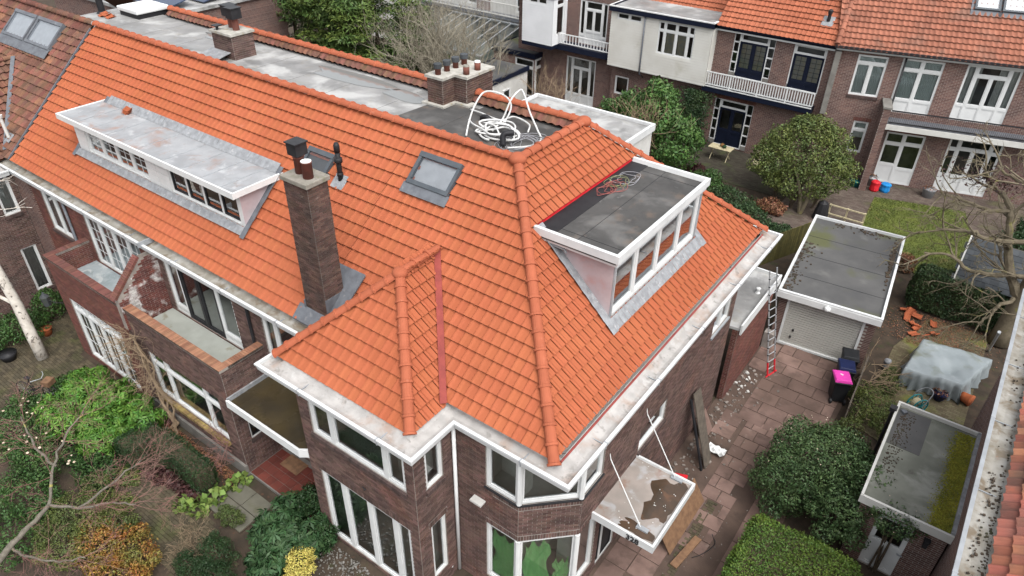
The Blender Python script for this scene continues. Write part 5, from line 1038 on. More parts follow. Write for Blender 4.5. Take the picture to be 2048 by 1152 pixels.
k = MB(); k.box(-30, -26.0, 40.2, 42.2, 7.2, 7.35); part('bay_roof', k, MATS['navy'], fh)
k = MB(); k.box(-28.5, -22.1, 41.0, 42.02, 3.9, 4.25); k.box(-28.5, -26.1, 40.28, 41, 4.0, 4.25); part('balcony_slab', k, MATS['navy'], fh)
balustrade(fh, (-26.1, 41.05), (-22.15, 41.05), 4.28, 4.98, .22, 'white_paint', posts=0, label='low white balcony railing over navy slab')
# glazed porch
Fp = far_wall(fh, (-31.6, 41.2), (-28.0, 41.2), 0, 3.0, [(1.9, 3.5, .05, 2.7)], 'brick_far_x'); Fq_ = far_wall(fh, (-28.0, 41.2), (-28.0, 44), 0, 3.0, [(.2, 2.0, .05, 2.7)], 'white_paint', name='porch_wall')
window(fh, Fp, 1.9, 3.5, .05, 2.7, [(0, .5, 0, .78, 'g'), (.5, 1, 0, .78, 'g'), (0, 1, .78, 1, 'g')], fw=.06, room=.5, name='porch_door'); window(fh, Fq_, .2, 2.0, .05, 2.7, [(0, .5, 0, .78, 'g'), (.5, 1, 0, .78, 'g'), (0, 1, .78, 1, 'g')], fw=.06, room=.5, name='porch_door')
k = MB(); k.box(-31.6, -28.0, 41.2, 44.1, 3.0, 3.08); part('porch_roof', k, MATS['garage_felt'], fh); k = MB(); sweep(k, [(-31.7, 44), (-31.7, 41.1), (-27.9, 41.1), (-27.9, 44)], [(.1, 2.82), (0, 2.82), (0, 3.14), (.1, 3.16), (.12, 3.08)]); part('porch_fascia', k, MATS['navy'], fh)
# --- white garden outbuilding
ob_ = thing('white_outbuilding', 'low white rendered outbuilding with flat felt roof and navy edge', 'outbuilding', (-28.5, 37.5, 0))
k = MB(); k.box(-30.3, -27.5, 34.9, 39.6, 0, 2.7); part('wall', k, MATS['white_weathered'], ob_); k = MB(); k.box(-30.3, -27.5, 34.9, 39.6, 2.72, 2.78); part('flat_roof', k, MATS['garage_felt'], ob_)
k = MB(); sweep(k, [(-30.4, 39.7), (-30.4, 34.8), (-27.4, 34.8), (-27.4, 39.7)], [(.1, 2.55), (0, 2.55), (0, 2.84), (.1, 2.86), (.12, 2.78)]); part('roof_edge', k, MATS['navy'], ob_)
F_, _ = frame((-27.5, 34.9), (-27.5, 39.6)); window(ob_, F_, 1.9, 2.7, 1.1, 1.9, fw=.05, n=.06, room=0, gm='pane_dark')
# --- conservatory and the house behind it
vh = thing('pale_house', 'pale rendered back house with white bar railings behind bare branches', 'house', (-38, 46, 0))
FV = far_wall(vh, (-50, 45.5), (-29, 45.5), 0, 8.5, [(12.5, 14.6, 4.4, 7.0), (17.2, 19, 4.4, 7.0), (5, 8, 4.4, 7)], 'white_weathered'); 
for a, b in ((12.5, 14.6), (17.2, 19), (5, 8)): window(vh, FV, a, b, 4.4, 7.0, grid((.5,), (.8,)), fw=.07, room=.6)
k = MB(); k.box(-42, -29.0, 44.6, 45.5, 3.95, 4.15); part('balcony_slab', k, MATS['lead'], vh); balustrade(vh, (-41.5, 44.65), (-29.1, 44.65), 4.15, 5.1, .13, 'white_weathered', .025, flat=False, label='white vertical bar balcony railing')
k = MB(); k.box(-36.5, -35.2, 45.4, 45.5, 4, 8.5); part('brick_pier', k, MATS['brick_far_x'], vh)
cs_ = thing('conservatory', 'grey metal conservatory with sloping glass roof behind bare shrubs', 'conservatory', (-34.5, 42, 0))
A_ = [(-38.2, 39.6, 2.7), (-31.6, 39.6, 2.7), (-31.6, 44.6, 3.8), (-38.2, 44.6, 3.8)]
k = MB(); 
for i in range(8):
    t = i/7; a = np.array(A_[0])*(1-t)+np.array(A_[1])*t; b = np.array(A_[3])*(1-t)+np.array(A_[2])*t; k.obox((a+b)/2, (b-a)/2, (.035, 0, 0), (0, 0, .03))
k.obox((-34.9, 39.6, 2.7), (3.4, 0, 0), (0, .06, 0), (0, 0, .06)); k.obox((-34.9, 44.6, 3.8), (3.4, 0, 0), (0, .06, 0), (0, 0, .06))
for x in (-38.2, -36, -33.8, -31.6): k.box(x-.04, x+.04, 39.56, 39.64, 0, 2.7)
part('frame', k, MATS['zinc'], cs_)
for i in range(7):
    t0, t1 = i/7, (i+1)/7; L_ = lambda p, q, t: tuple(np.array(p)*(1-t)+np.array(q)*t); part('pane', MB().quad(L_(A_[0], A_[1], t0), L_(A_[0], A_[1], t1), L_(A_[3], A_[2], t1), L_(A_[3], A_[2], t0)), MATS['greenhouse_glass'], cs_)
part('front_glass', MB().quad((-38.2, 39.6, 0), (-31.6, 39.6, 0), (-31.6, 39.6, 2.7), (-38.2, 39.6, 2.7)), MATS['greenhouse_glass'], cs_); part('side_glass', MB().quad((-31.6, 39.6, 0), (-31.6, 44.6, 0), (-31.6, 44.6, 3.8), (-31.6, 39.6, 2.7)), MATS['greenhouse_glass'], cs_)
part('floor', MB().box(-38, -31.7, 39.7, 44.5, 0, .1), MATS['concrete'], cs_)
# --- roof with solar panels far left
sh_ = thing('solar_roof_house', 'flat grey roofed house with solar panels at the top edge', 'house', (-50, 28, 0))
k = MB(); k.box(-58, -44.5, 24, 33.5, 0, 6.2); part('wall', k, MATS['brick_far_x'], sh_); k = MB(); k.box(-58.2, -44.3, 23.8, 33.7, 6.2, 6.4); part('flat_roof', k, MATS['bitumen_grey'], sh_)
for i in range(4):
    for j in range(3):
        x = -57.4+i*3.2; y = 24.6+j*2.95; k = MB(); k.obox((x+1.4, y+1.2, 6.75), (1.45, 0, 0), (0, 1.2, .25), (0, -.01, .03)); part('solar_panel', k, MATS['solar'], sh_)
# ---------------------------------------------------------------- garage
gh = thing('garage', 'small flat roofed garage with pale grey ribbed up-and-over door', 'garage', (-3, 27.5, 0))
ga = R(5.6); gU = np.array((math.cos(ga), math.sin(ga))); gV = np.array((-math.sin(ga), math.cos(ga))); G0 = np.array((-4.86, 24.1))
def gp(u, v): p = G0+gU*u+gV*v; return (p[0], p[1])
Fg, Lg = frame(gp(.12, .3), gp(3.6, .3)); k = MB(); wall_sheet(k, Fg, Lg, 0, 2.4, [(.32, 3.1, .08, 2.14)]); Fgs, Lgs = frame(gp(3.6, .3), gp(3.6, 6.75)); wall_sheet(k, Fgs, Lgs, 0, 2.4, [])
for a_, b_ in ((gp(3.6, 6.75), gp(.12, 6.75)), (gp(.12, 6.75), gp(.12, .3))): F_, L_ = frame(a_, b_); wall_sheet(k, F_, L_, 0, 2.4, [])
part('wall', k, MATS['brick_far_y'], gh)
k = MB(); ring(k, Fg, .3, 3.12, .0, 2.2, .09, -.08, .03); part('door_frame', k, MATS['white_paint'], gh)
k = MB(); k.fbox(Fg, .39, 3.03, -.09, -.075, .09, 2.11); gd = part('garage_door', k, MATS['slate'], gh)  # dark backing: groove shade between the pale slats is put into the colour
for i in range(19): part('door_slat', MB().fbox(Fg, .395, 3.025, -.075, -.045, .1+i*.1055, .1+i*.1055+.086), MATS['garage_door'], gd)
for u, z in ((.78, .75), (.74, .42)): part('door_handle', MB().fbox(Fg, u-.035, u+.035, -.045, -.01, z-.05, z+.05), MATS['black_metal'], gd)
k = MB(); k.prism([gp(.06, .06), gp(3.65, .06), gp(3.65, 6.85), gp(.06, 6.85)], 2.4, 2.5); go_ = part('flat_roof', k, MATS['garage_felt'], gh)
k = MB(); sweep(k, [gp(.0, 6.9), gp(0, 0), gp(3.72, 0), gp(3.72, 6.9), gp(0, 6.9)], [(.3, 2.36), (.02, 2.36), (.02, 2.5), (0, 2.52), (0, 2.6), (.09, 2.61), (.1, 2.5)]); part('roof_edge', k, MATS['gutter_white'], gh)
Fgf, _ = frame(gp(0, 0), gp(3.72, 0)); k = MB(); k.fbox(Fgf, .0, 3.72, -.05, .02, 2.28, 2.53); part('fascia', k, MATS['white_paint'], gh)
k = MB(); k.lathe((*gp(1.85, -.1), 2.32), [(.02, .0), (.1, .03), (.12, .1), (.1, .17), (.02, .2)], 12); part('lamp', k, MATS['white_paint'], gh, True)
for v in (1.6, 3.3, 5.0): part('felt_seam', MB().obox((*gp(1.86, v), 2.503), (gU[0]*1.75, gU[1]*1.75, 0), (gV[0]*.01, gV[1]*.01, 0), (0, 0, .003)), MATS['black_plastic'], go_)
k = MB()
for _ in range(420):
    u = 3.52-abs(random.gauss(0, .07)) if random.random() < .5 else (.12+abs(random.gauss(0, .2)) if random.random() < .6 else random.uniform(.3, 3.4)); v = random.gauss(4.6, .9) if u > 3.2 else random.uniform(.3, 4.5) if u < .9 else 6.75-abs(random.gauss(0, .25))
    x, y = gp(u, min(6.78, max(.1, v))); s = random.uniform(.012, .04); k.obox((x, y, 2.51+s*.3), (s, s*.4, 0), (-s*.3, s, 0), (0, 0, s*.4))
o = part('debris', k, MATS['soil'], go_); o['kind'] = 'stuff'
# ---------------------------------------------------------------- garden shed of the right neighbour
sd2 = thing('brick_shed', 'small brick shed with mossy felt roof and white half glazed door', 'shed', (1.5, 18, 0))
Fh, Lh = frame((.35, 16.0), (2.5, 16.0)); k = MB(); wall_sheet(k, Fh, Lh, 0, 2.4, [(.5, 1.38, 0, 2.1)]); F_, L_ = frame((.35, 20.2), (.35, 16.0)); wall_sheet(k, F_, L_, 0, 2.4, []); F_, L_ = frame((2.5, 20.2), (.35, 20.2)); wall_sheet(k, F_, L_, 0, 2.4, []); part('wall', k, MATS['brick_far_x'], sd2)
window(sd2, Fh, .5, 1.38, 0.02, 2.1, [(0, 1, .48, 1, 'g'), (0, 1, 0, .48, 'p')], name='shed_door', fw=.06, sw=.06, room=.4)
k = MB(); k.obox((1.68, 15.93, 1.02), (.07, 0, 0), (0, .02, 0), (0, 0, .012)); part('door_handle', k, MATS['zinc'], sd2)
k = MB(); k.box(.32, 2.6, 15.95, 20.28, 2.4, 2.48); so_ = part('flat_roof', k, MATS['algae_felt'], sd2)
k = MB(); k.box(.35, 1.25, 18.4, 20.2, 2.481, 2.486); part('dark_felt', k, MATS['garage_felt'], so_)
P = np.c_[np.clip(rng.normal(2.24, .15, 20000), 1.4, 2.44), rng.uniform(15.98, 20.15, 20000), 2.485+rng.random(20000)*.008]; P = P[rng.random(20000) < .7+.3*np.sin(P[:, 1]*2.3+P[:, 0]*4)]; V, F = leaf_mesh(P, np.tile((0, 0, 1.), (len(P), 1)), .035, .25, ratio=.9); o = np_obj('moss', V, F, MATS['moss'], so_); o['kind'] = 'stuff'
k = MB(); k.box(.26, .33, 15.9, 20.3, 2.36, 2.58); k.box(.26, 2.55, 20.28, 20.35, 2.4, 2.6); k.box(.26, 2.55, 15.88, 15.95, 2.28, 2.55); part('roof_edge', k, MATS['white_weathered'], so_)
k = MB(); k.box(2.46, 2.58, 15.95, 20.3, 2.48, 2.62); part('wall_flashing', k, MATS['lead_light'], so_)
k = MB(); k.box(2.02, 2.14, 15.86, 15.99, 1.75, 2.0); k.box(2.0, 2.16, 15.84, 15.99, 2.0, 2.03); part('wall_lamp', k, MATS['black_metal'], sd2)
k = MB(); k.tube([(.2, 19.9, 2.55), (.2, 19.9, .05)], .05, 8); k.box(.1, .3, 19.8, 20.0, 2.5, 2.64); part('downpipe', k, MATS['black_metal'], sd2)
k = MB(); k.lathe((.5, 20.0, 2.49), [(.1, 0), (.1, .08), (.05, .09)], 4); part('roof_outlet', k, MATS['lead'], so_)
k = MB()
for _ in range(260):
    x, y = .45+abs(random.gauss(0, .22)), random.uniform(17.2, 20.1); s = random.uniform(.008, .02); k.obox((min(x, 1.2), y, 2.492), (s, s*.4, 0), (-s*.3, s, 0), (0, 0, s*.3))
o = part('leaf_litter', k, MATS['soil'], so_); o['kind'] = 'stuff'
# ---------------------------------------------------------------- neighbour house at the right edge
nh = thing('neighbour_house', 'house at the right edge with weathered red brown tiles and wide pale gutter', 'house', (6, 17, 0))
k = MB(); F_, L_ = frame((2.55, 23.0), (2.55, 8.0)); wall_sheet(k, F_, L_, 0, 5.75, [(9.0, 10.0, 2.2, 3.6)]); part('wall', k, MATS['brick_far_y'], nh); window(nh, F_, 9.0, 10.0, .4, 2.2, fw=.06, room=.3, n=.02)
k = MB(); k.quad((2.55, 23.0, 0), (9, 23.0, 0), (9, 23, 8), (2.55, 23, 5.8)); part('gable_wall', k, MATS['brick_far_x'], nh)
gutter(nh, [(9, 23.4), (2.12, 23.4), (2.12, 8.0)], EV-.03, .5, fas='zinc', flo='gutter_mossy')
k = MB(); k.quad((2.72, 23.2, EV+.03), (2.72, 8, EV+.03), (7.7, 8, EV+4.6), (7.7, 23.2, EV+4.6)); nr = part('roof', k, MATS['roof_underlay'], nh); Vn = nv((4.98, 0, 4.57))
tile_field(nr, (2.68, 23.2, EV+.03), (0, -1, 0), Vn, 12, 0, 15, [], MATS['tile_right'], 160, tmpl=PANTILE, jit=.02)
k = MB()
for _ in range(420):
    s = random.uniform(.006, .024); k.obox((2.6+random.gauss(0, .05)-(.2 if random.random() < .25 else 0), random.uniform(9, 23) if random.random() < .5 else random.uniform(11, 15), EV-.1), (s, s*.4, 0), (-s*.3, s, 0), (0, 0, s*.6))
o = part('gutter_debris', k, MATS['soil'], nh); o['kind'] = 'stuff'
# slate roofed shed behind the tree
st = thing('slate_shed', 'low garden shed with dark slate shingle roof behind the bare tree', 'shed', (2.2, 33, 0))
k = MB(); k.box(.7, 5.5, 31.0, 34.6, 0, 1.9); part('wall', k, MATS['wood_grey'], st)
for nm, y0, y1, z0, z1 in (('roof_slope', 30.5, 32.8, 1.75, 2.7), ('roof_slope', 34.9, 32.8, 1.75, 2.7)):
    k = MB(); k.quad((.45, y0, z0), (5.8, y0, z0), (5.8, y1, z1), (.45, y1, z1)); o = part(nm, k, MATS['slate'], st)
    if y0 < y1:
        n_ = nv(np.cross((1, 0, 0), (0, y1-y0, z1-z0))); sl_ = nv((0, y1-y0, z1-z0)); mm = []
        T = ([(0, 0, .02), (.29, 0, .02), (.29, .34, .004), (0, .34, .004), (0, 0, 0), (.29, 0, 0)], [(0, 1, 2, 3), (4, 5, 1, 0)])
        for r in range(8):
            for i in range(18): mm.append(M4(np.array((.45+(i+.5*(r % 2)-.5)*.3, y0, z0))+sl_*r*.305+n_*.005, np.array((1., 0, 0)), sl_, n_))
        pieces('shingle', T, mm, MATS['slate'], o, 150)
k = MB(); k.box(.4, .46, 30.5, 30.6, 1.7, 1.8); k.obox((.42, 31.65, 2.24), (.03, 0, 0), (0, 1.17, .49), (0, -.03, .06)); part('barge_board', k, MATS['white_weathered'], st)
# ---------------------------------------------------------------- ground and paving
k = MB(); k.quad((-300, -200, -.03), (300, -200, -.03), (300, 400, -.03), (-300, 400, -.03)); struct('ground', k, MATS['soil'])
SLAB_T = ([(-.5, -.5, 0), (.5, -.5, 0), (.5, .5, 0), (-.5, .5, 0), (-.47, -.47, 1), (.47, -.47, 1), (.47, .47, 1), (-.47, .47, 1)], [(4, 5, 6, 7), (0, 1, 5, 4), (1, 2, 6, 5), (2, 3, 7, 6), (3, 0, 4, 7)])
SLAB_T = ([(x*(1 if z == 0 else 1.045), y*(1 if z == 0 else 1.045), z) for x, y, z in SLAB_T[0]], SLAB_T[1])
def rotm(c, sx, sy, sz, a=0, tilt=.004):
    ca, sa = math.cos(a), math.sin(a); t1, t2 = random.uniform(-tilt, tilt), random.uniform(-tilt, tilt)
    return M4(c, np.array((ca*sx, sa*sx, t1*sx)), np.array((-sa*sy, ca*sy, t2*sy)), np.array((0, 0, sz)))
k = MB(); k.quad((-5.1, 5, -.006), (-1.3, 5, -.006), (-1.3, 24.5, -.006), (-5.1, 24.5, -.006)); dw_ = struct('driveway', k, MATS['soil_dry'])
sl_ = []
def course(x0, x1, y0, y1, w_, h_, p=1.0, off=.5):
    j = 0; y = y0
    while y < y1-.05:
        x = x0-(w_*off if j % 2 else 0)
        while x < x1-.05:
            a_, b_ = max(x, x0), min(x+w_, x1)
            if b_-a_ > .12 and random.random() < p: sl_.append(rotm(((a_+b_)/2, y+h_/2, -.012+random.uniform(-.006, .01)), b_-a_-.022, h_-.022, .03, random.uniform(-.015, .015), .008))
            x += w_
        y += h_; j += 1
course(-5.0, -3.62, 5.2, 13.3, .69, .72, .97, 0); course(-2.3, -1.6, 8.5, 16.8, .7, .85, .95, 0); course(-3.75, -2.75, 13.4, 19.4, .5, .52, .82, .5); course(-2.75, -1.5, 17.2, 19.4, .62, .72, .9, .3); course(-4.15, -1.45, 19.4, 24.3, .92, .64, .97, .45); course(-4.85, -4.15, 22.3, 24.3, .68, .66, 1, 0); course(-4.6, -3.8, 18.2, 19.0, .7, .7, 1, 0)
pieces('slab', SLAB_T, sl_, MATS['slab_pink'], dw_, 300)
pv = []
for j in range(60):
    for i in range(3):
        if random.random() < .75: pv.append(rotm((-3.42+i*.1+.02*random.random(), 9.5+j*.1, -.005), .095, .2 if False else .09, .02))
pieces('paver', SLAB_T, pv, MATS['paver'], dw_, 150)
# rubble along the side wall
rbm = MB()
def pebble(mb, x, y, z, s):
    a = random.uniform(0, 6.3); mb.obox((x, y, z+s*.3), (s*math.cos(a), s*math.sin(a), random.uniform(-.3, .3)*s), (-s*.7*math.sin(a), s*.7*math.cos(a), random.uniform(-.3, .3)*s), (0, 0, s*.45))
for _ in range(330): pebble(rbm, -4.95+abs(random.gauss(0, .55)), random.uniform(14.0, 22.2), 0, random.choice((.015, .02, .03, .05)))
for _ in range(130): pebble(rbm, random.uniform(-3.6, -1.8), random.uniform(10, 18), 0, random.choice((.008, .012, .02)))
o = part('rubble', rbm, MATS['rubble']); tag(o, 'small mortar rubble and chips scattered along the side passage', 'rubble', kind='stuff')
rbm = MB()
for _ in range(520): pebble(rbm, random.gauss(-10.6, .75), 7.4-abs(random.gauss(0, .5)), 0, random.choice((.006, .008, .012, .016, .03)))
o = part('rubble', rbm, MATS['concrete']); tag(o, 'pale builders rubble on bare soil below the front windows', 'rubble', kind='stuff')
rbm = MB()
for _ in range(20): pebble(rbm, random.gauss(-4.6, .16), random.gauss(21.4, .5), 0, random.choice((.02, .03, .05)))
o = part('plaster_lumps', rbm, MATS['white_weathered']); tag(o, 'white plaster lumps in the dug strip by the ladder', 'rubble', kind='stuff')
# front garden paths
k = MB(); k.prism([(-18.4, 4.5), (-13.8, 3.7), (-13.8, 5.5), (-15.2, 5.9), (-18.4, 6.0)], -.02, -.004); gp_ = struct('garden_path', k, MATS['soil']); pv = []
for r in range(20):
    for i in range(30):
        x = -19.6+i*.215+(.107 if r % 2 else 0); y = 3.9+r*.108
        if x > -18.3 and y > 4.75-(x+19.8)*.14 and y < 6.0-max(0, (x+16))*.25: pv.append(rotm((x, y, -.004+random.uniform(0, .006)), .205, .098, .02, 0, .01))
pieces('paver', SLAB_T, pv, MATS['paver'], gp_, 300)
k = MB(); k.prism([(-15.7, 6.0), (-14.0, 6.0), (-14.0, 7.55), (-15.7, 7.55)], -.02, -.003); cp_ = struct('entrance_path', k, MATS['soil']); pieces('slab', SLAB_T, [rotm((-15.2+i*.78, 6.3+j*.62, 0), .76, .6, .03) for i in range(2) for j in range(2)], MATS['slab_grey'], cp_, 20)
k = MB(); k.box(-15.6, -12.2, 7.56, 9.0, -.02, .1); pf = struct('porch_floor', k, MATS['concrete']); pieces('floor_tile', SLAB_T, [rotm((-15.42+i*.31, 7.74+j*.31, .1), .3, .3, .012) for i in range(11) for j in range(4)], MATS['paver_red'], pf, 60)
k = MB(); k.box(-15.1, -14.3, 8.35, 8.85, .113, .13); tag(part('door_mat', k, MATS['wood_brown']), 'brown coir door mat on red porch tiles', 'mat')
k = MB(); k.prism([(-29, 3.2), (-23.5, 3.2), (-23.5, 7.5), (-25.7, 8.9), (-29, 8.9)], -.02, -.005); lp = struct('side_path', k, MATS['soil']); pv = []
for r in range(52):
    for i in range(23):
        x = -28.6+i*.215+(.107 if r % 2 else 0); y = 3.3+r*.108
        if x < -25.8 or y < 7.4: pv.append(rotm((x, y, -.005+random.uniform(0, .005)), .205, .098, .02, 0, .01))
pieces('paver', SLAB_T, pv, MATS['paver'], lp, 300)
k = MB(); k.prism([(-16.5, 36.9), (-8.5, 36.9), (-8.5, 41.5), (-16.5, 41.5)], -.02, .0); struct('patio', k, mat('patio_dark', (.062, .055, .042), (.045, .042, .03), rough=.9, scale=1.2, brick=(0, .22, .11, (.03, .03, .02), 1), layers=(((.05, .065, .02), .8, .54, .7, .6),)))
k = MB(); k.prism([(-8.4, 33.5), (6, 33.5), (6, 46), (-3, 43), (-8.4, 41.3)], -.02, .0); struct('back_terrace', k, mat('terrace_pavers', (.125, .10, .082), (.095, .078, .062), rough=.9, scale=1.0, brick=(0, .22, .11, (.06, .05, .04), 1), layers=(((.08, .085, .03), .5, .56, .7, .5),)))
lw = [(-4.5, 40.2), (-.2, 41.4), (.5, 38.5), (.8, 35.7), (.3, 33.6), (-1.0, 33.2), (-4.0, 35.6), (-4.3, 37)]
k = MB(); k.prism(lw, -.01, .02); struct('lawn', k, MATS['grass'])
def in_poly(x, y, P):
    c = False
    for i in range(len(P)):
        (x1, y1), (x2, y2) = P[i], P[i-1]
        if (y1 > y) != (y2 > y) and x < (x2-x1)*(y-y1)/(y2-y1)+x1: c = not c
    return c
pts = [(x, y, .02) for x, y in ((random.uniform(-4.6, .9), random.uniform(33, 41.5)) for _ in range(22000)) if in_poly(x, y, lw)]
P = np.array(pts); n = len(P); a = rng.uniform(0, 6.28, n); h = rng.uniform(.03, .09, n); dx = np.stack([np.cos(a), np.sin(a), 0*a], 1)*.012; ln_ = rng.normal(0, .03, (n, 3)); ln_[:, 2] = h
V = np.stack([P-dx, P+dx, P+ln_], 1).reshape(-1, 3); kk = np.arange(n)*3; F = np.stack([kk, kk+1, kk+2], 1); o = np_obj('grass', V, F, MATS['grass']); tag(o, 'short mossy green grass of the back lawn', 'grass', kind='stuff')
k = MB(); k.prism([(-.6, 21.5), (2.4, 20.5), (2.4, 30), (.2, 30), (-.6, 27)], -.02, .0); np_ = struct('neighbour_path', k, mat('mossy_pavers', (.16, .135, .085), (.12, .105, .06), rough=.9, scale=1.5, brick=(0, .21, .1, (.06, .06, .03), 1), layers=(((.13, .14, .03), .9, .5, .68, .7),)))
# ---------------------------------------------------------------- planting
B = bush
B('rhododendron', 'large bright green rhododendron in front of the left house window', 'shrub', [(-21.6, 6.1, .85, 1.5, 1.0, .9), (-19.9, 6.5, .7, 1.0, .8, .85), (-21.9, 5.1, .55, 1.0, .8, .7), (-20.3, 5.5, .55, .9, .8, .7), (-22.7, 6.3, .8, .8, .8, .7), (-21.0, 5.9, .9, 1.2, .9, .9), (-22.6, 5.3, .5, .8, .7, .6)], 27000, .18, 'leaf_bright', rosette=6)
B('dark_shrub', 'dark green shrub with faded flower heads at the left edge', 'shrub', [(-22.7, 4.0, .5, 1.5, .9, .7), (-21.0, 3.7, .4, 1.2, .8, .6), (-23.5, 4.6, .5, .9, .8, .6), (-19.4, 4.6, .3, .9, .5, .4), (-20.0, 2.9, .4, 1.3, .8, .6), (-18.9, 2.0, .35, 1.3, .8, .5)], 17000, .09, 'leaf_mid')
P, Q = blob_points([(-22.7, 4.0, .6, 1.5, .9, .75), (-20.8, 3.9, .5, 1.2, .8, .65)], 70, .02); k = MB()
for p in P:
    if p[2] > .6: k.ball(p, random.uniform(.03, .05), 7, 5, (1, 1, .55))
o = part('flower_head', k, MATS['petal_pale'], bpy.data.objects['dark_shrub']); o['kind'] = 'stuff'
def hedge(name, label, boxes, n, size, m, cat='hedge', jit=.6, parts=True):
    b0 = boxes[0]; t = thing(name, label, cat, ((b0[0]+b0[1])/2, (b0[2]+b0[3])/2, 0)); PP, QQ = [], []
    ar = [((b[1]-b[0])*(b[3]-b[2])+(b[1]-b[0]+b[3]-b[2])*2*b[4]) for b in boxes]
    for b, a_ in zip(boxes, ar):
        k_ = int(n*a_/sum(ar)); u = rng.random((k_, 3)); d_ = rng.integers(0, 5, k_); nrm = np.zeros((k_, 3)); lo = np.array((b[0], b[2], .03)); hi = np.array((b[1], b[3], b[4])); s_ = hi-lo
        w_ = np.array([s_[0]*s_[1]*1.2, s_[1]*s_[2], s_[1]*s_[2], s_[0]*s_[2], s_[0]*s_[2]]); d_ = rng.choice(5, k_, p=w_/w_.sum())
        for q, (ax, val, sg) in enumerate(((2, 1, 1), (0, 0, -1), (0, 1, 1), (1, 0, -1), (1, 1, 1))): msk = d_ == q; u[msk, ax] = val; nrm[msk, ax] = sg
        p = lo+u*s_; r_ = np.minimum(.16, s_.min()*.2); c_ = (lo+hi)/2; e = (p-c_)/(s_/2); corner = np.sort(np.abs(e), 1)[:, 1]; p = p-(p-c_)*(np.clip(corner-.8, 0, 1)[:, None]*.45)
        p += nrm*(rng.normal(0, .025, k_)+.05*np.sin(p[:, 0]*3.1+p[:, 1]*2.3)*np.sin(p[:, 2]*4+p[:, 1]*1.9)-.08*rng.random(k_)**3)[:, None]; PP.append(p); QQ.append(nrm)
    V, F = leaf_mesh(np.concatenate(PP), np.concatenate(QQ), size, jit); np_obj('foliage', V, F, MATS[m], t)
    k_ = MB()
    for b in boxes: k_.box(b[0]+.12, b[1]-.12, b[2]+.12, b[3]-.12, 0, b[4]-.12)
    part('twig_core', k_, MATS['bark_brown'], t); return t
hedge('box_hedge', 'clipped dark green box hedge in an L beside the front path', [(-18.7, -15.95, 6.05, 6.8, 1.0), (-19.4, -18.45, 5.35, 6.7, 1.0)], 16000, .05, 'leaf_dark')
P = np.array([(random.uniform(-17.7, -15.9), random.uniform(5.75, 6.15), .03) for _ in range(900)]); 
B('heuchera', 'low purple leaved plants along the edge of the brick path', 'plant', [(-17.2, 5.9, .1, .6, .25, .2), (-16.4, 5.95, .1, .5, .25, .22), (-17.8, 5.75, .08, .4, .25, .18)], 1600, .11, 'leaf_purple', stem=False, ratio=.9)
B('hosta', 'pale lime leaved bergenia plants at the path corner', 'plant', [(-15.75, 5.75, .1, .45, .3, .2), (-15.6, 6.4, .1, .3, .4, .18), (-15.5, 7.1, .08, .25, .35, .15), (-16.2, 5.55, .08, .3, .25, .15)], 420, .2, 'leaf_lime', stem=False, ratio=.85)
B('ground_cover', 'dark low ground cover left of the box hedge', 'plant', [(-19.9, 5.0, .1, .9, .6, .3), (-19.0, 4.6, .08, .7, .4, .25), (-20.8, 4.6, .1, .7, .5, .3)], 5200, .09, 'leaf_dark', stem=False)
B('ground_cover', 'dark low plants between the birch and the bright rhododendron', 'plant', [(-24.0, 6.2, .15, .8, .7, .35), (-23.9, 5.0, .12, .7, .6, .3)], 4200, .09, 'leaf_mid', stem=False)
B('ground_cover', 'low green plants at the far end of the brick path by the bare tree', 'plant', [(-18.6, 5.1, .1, .6, .35, .25), (-17.7, 4.55, .08, .6, .3, .2)], 3000, .07, 'leaf_olive', stem=False)
B('autumn_shrub', 'low shrub with orange and green leaves below the bare tree', 'shrub', [(-15.6, 3.75, .35, 1.0, .65, .45), (-16.6, 3.2, .35, 1.0, .75, .5), (-15.2, 2.9, .35, 1.1, .7, .5), (-14.7, 3.3, .25, .5, .4, .35)], 15000, .075, 'leaf_orange')
B('olive_shrub', 'olive green rounded shrub left of the orange shrub', 'shrub', [(-18.0, 3.4, .45, 1.1, .8, .6), (-17.3, 2.7, .4, 1.1, .8, .6), (-17.0, 3.9, .3, .8, .5, .45), (-18.6, 4.3, .3, .8, .5, .4)], 17000, .06, 'leaf_olive')
B('small_box_bush', 'small clipped bush between the grey slabs and brick path', 'shrub', [(-14.55, 6.1, .25, .5, .3, .35)], 3200, .045, 'leaf_olive')
B('rhododendron', 'dark rhododendron with long drooping leaves before the front bay', 'shrub', [(-12.7, 6.5, .55, .75, .85, .7), (-11.9, 6.9, .5, .6, .6, .6), (-13.2, 7.3, .4, .5, .5, .5), (-12.2, 5.6, .4, .6, .5, .5)], 7200, .24, 'leaf_rhodo', rosette=8, depth=.3)
B('yew_bush', 'dense dark yew bush at the bottom left of the rhododendron', 'shrub', [(-13.75, 5.1, .35, .75, .5, .45), (-13.1, 4.7, .3, .7, .5, .4), (-14.1, 4.4, .25, .5, .4, .35)], 14000, .045, 'leaf_dark')
B('dark_bush', 'dark leaved bush against the wall by the porch', 'shrub', [(-12.7, 7.75, .7, .45, .35, .8), (-11.8, 7.3, .45, .5, .35, .5)], 4200, .08, 'leaf_dark')
B('golden_bush', 'yellow variegated bush at the bottom edge', 'shrub', [(-11.5, 6.25, .55, .5, .42, .42), (-11.2, 5.9, .4, .35, .35, .35)], 6500, .05, 'leaf_yellow')
B('shade_shrub', 'dark green shrub in the corner below the old house window', 'shrub', [(-28.3, 6.6, .6, 1.0, .8, .7), (-28.9, 7.9, .6, .7, .7, .8), (-28.5, 5.4, .4, .9, .6, .5)], 7000, .1, 'leaf_mid')
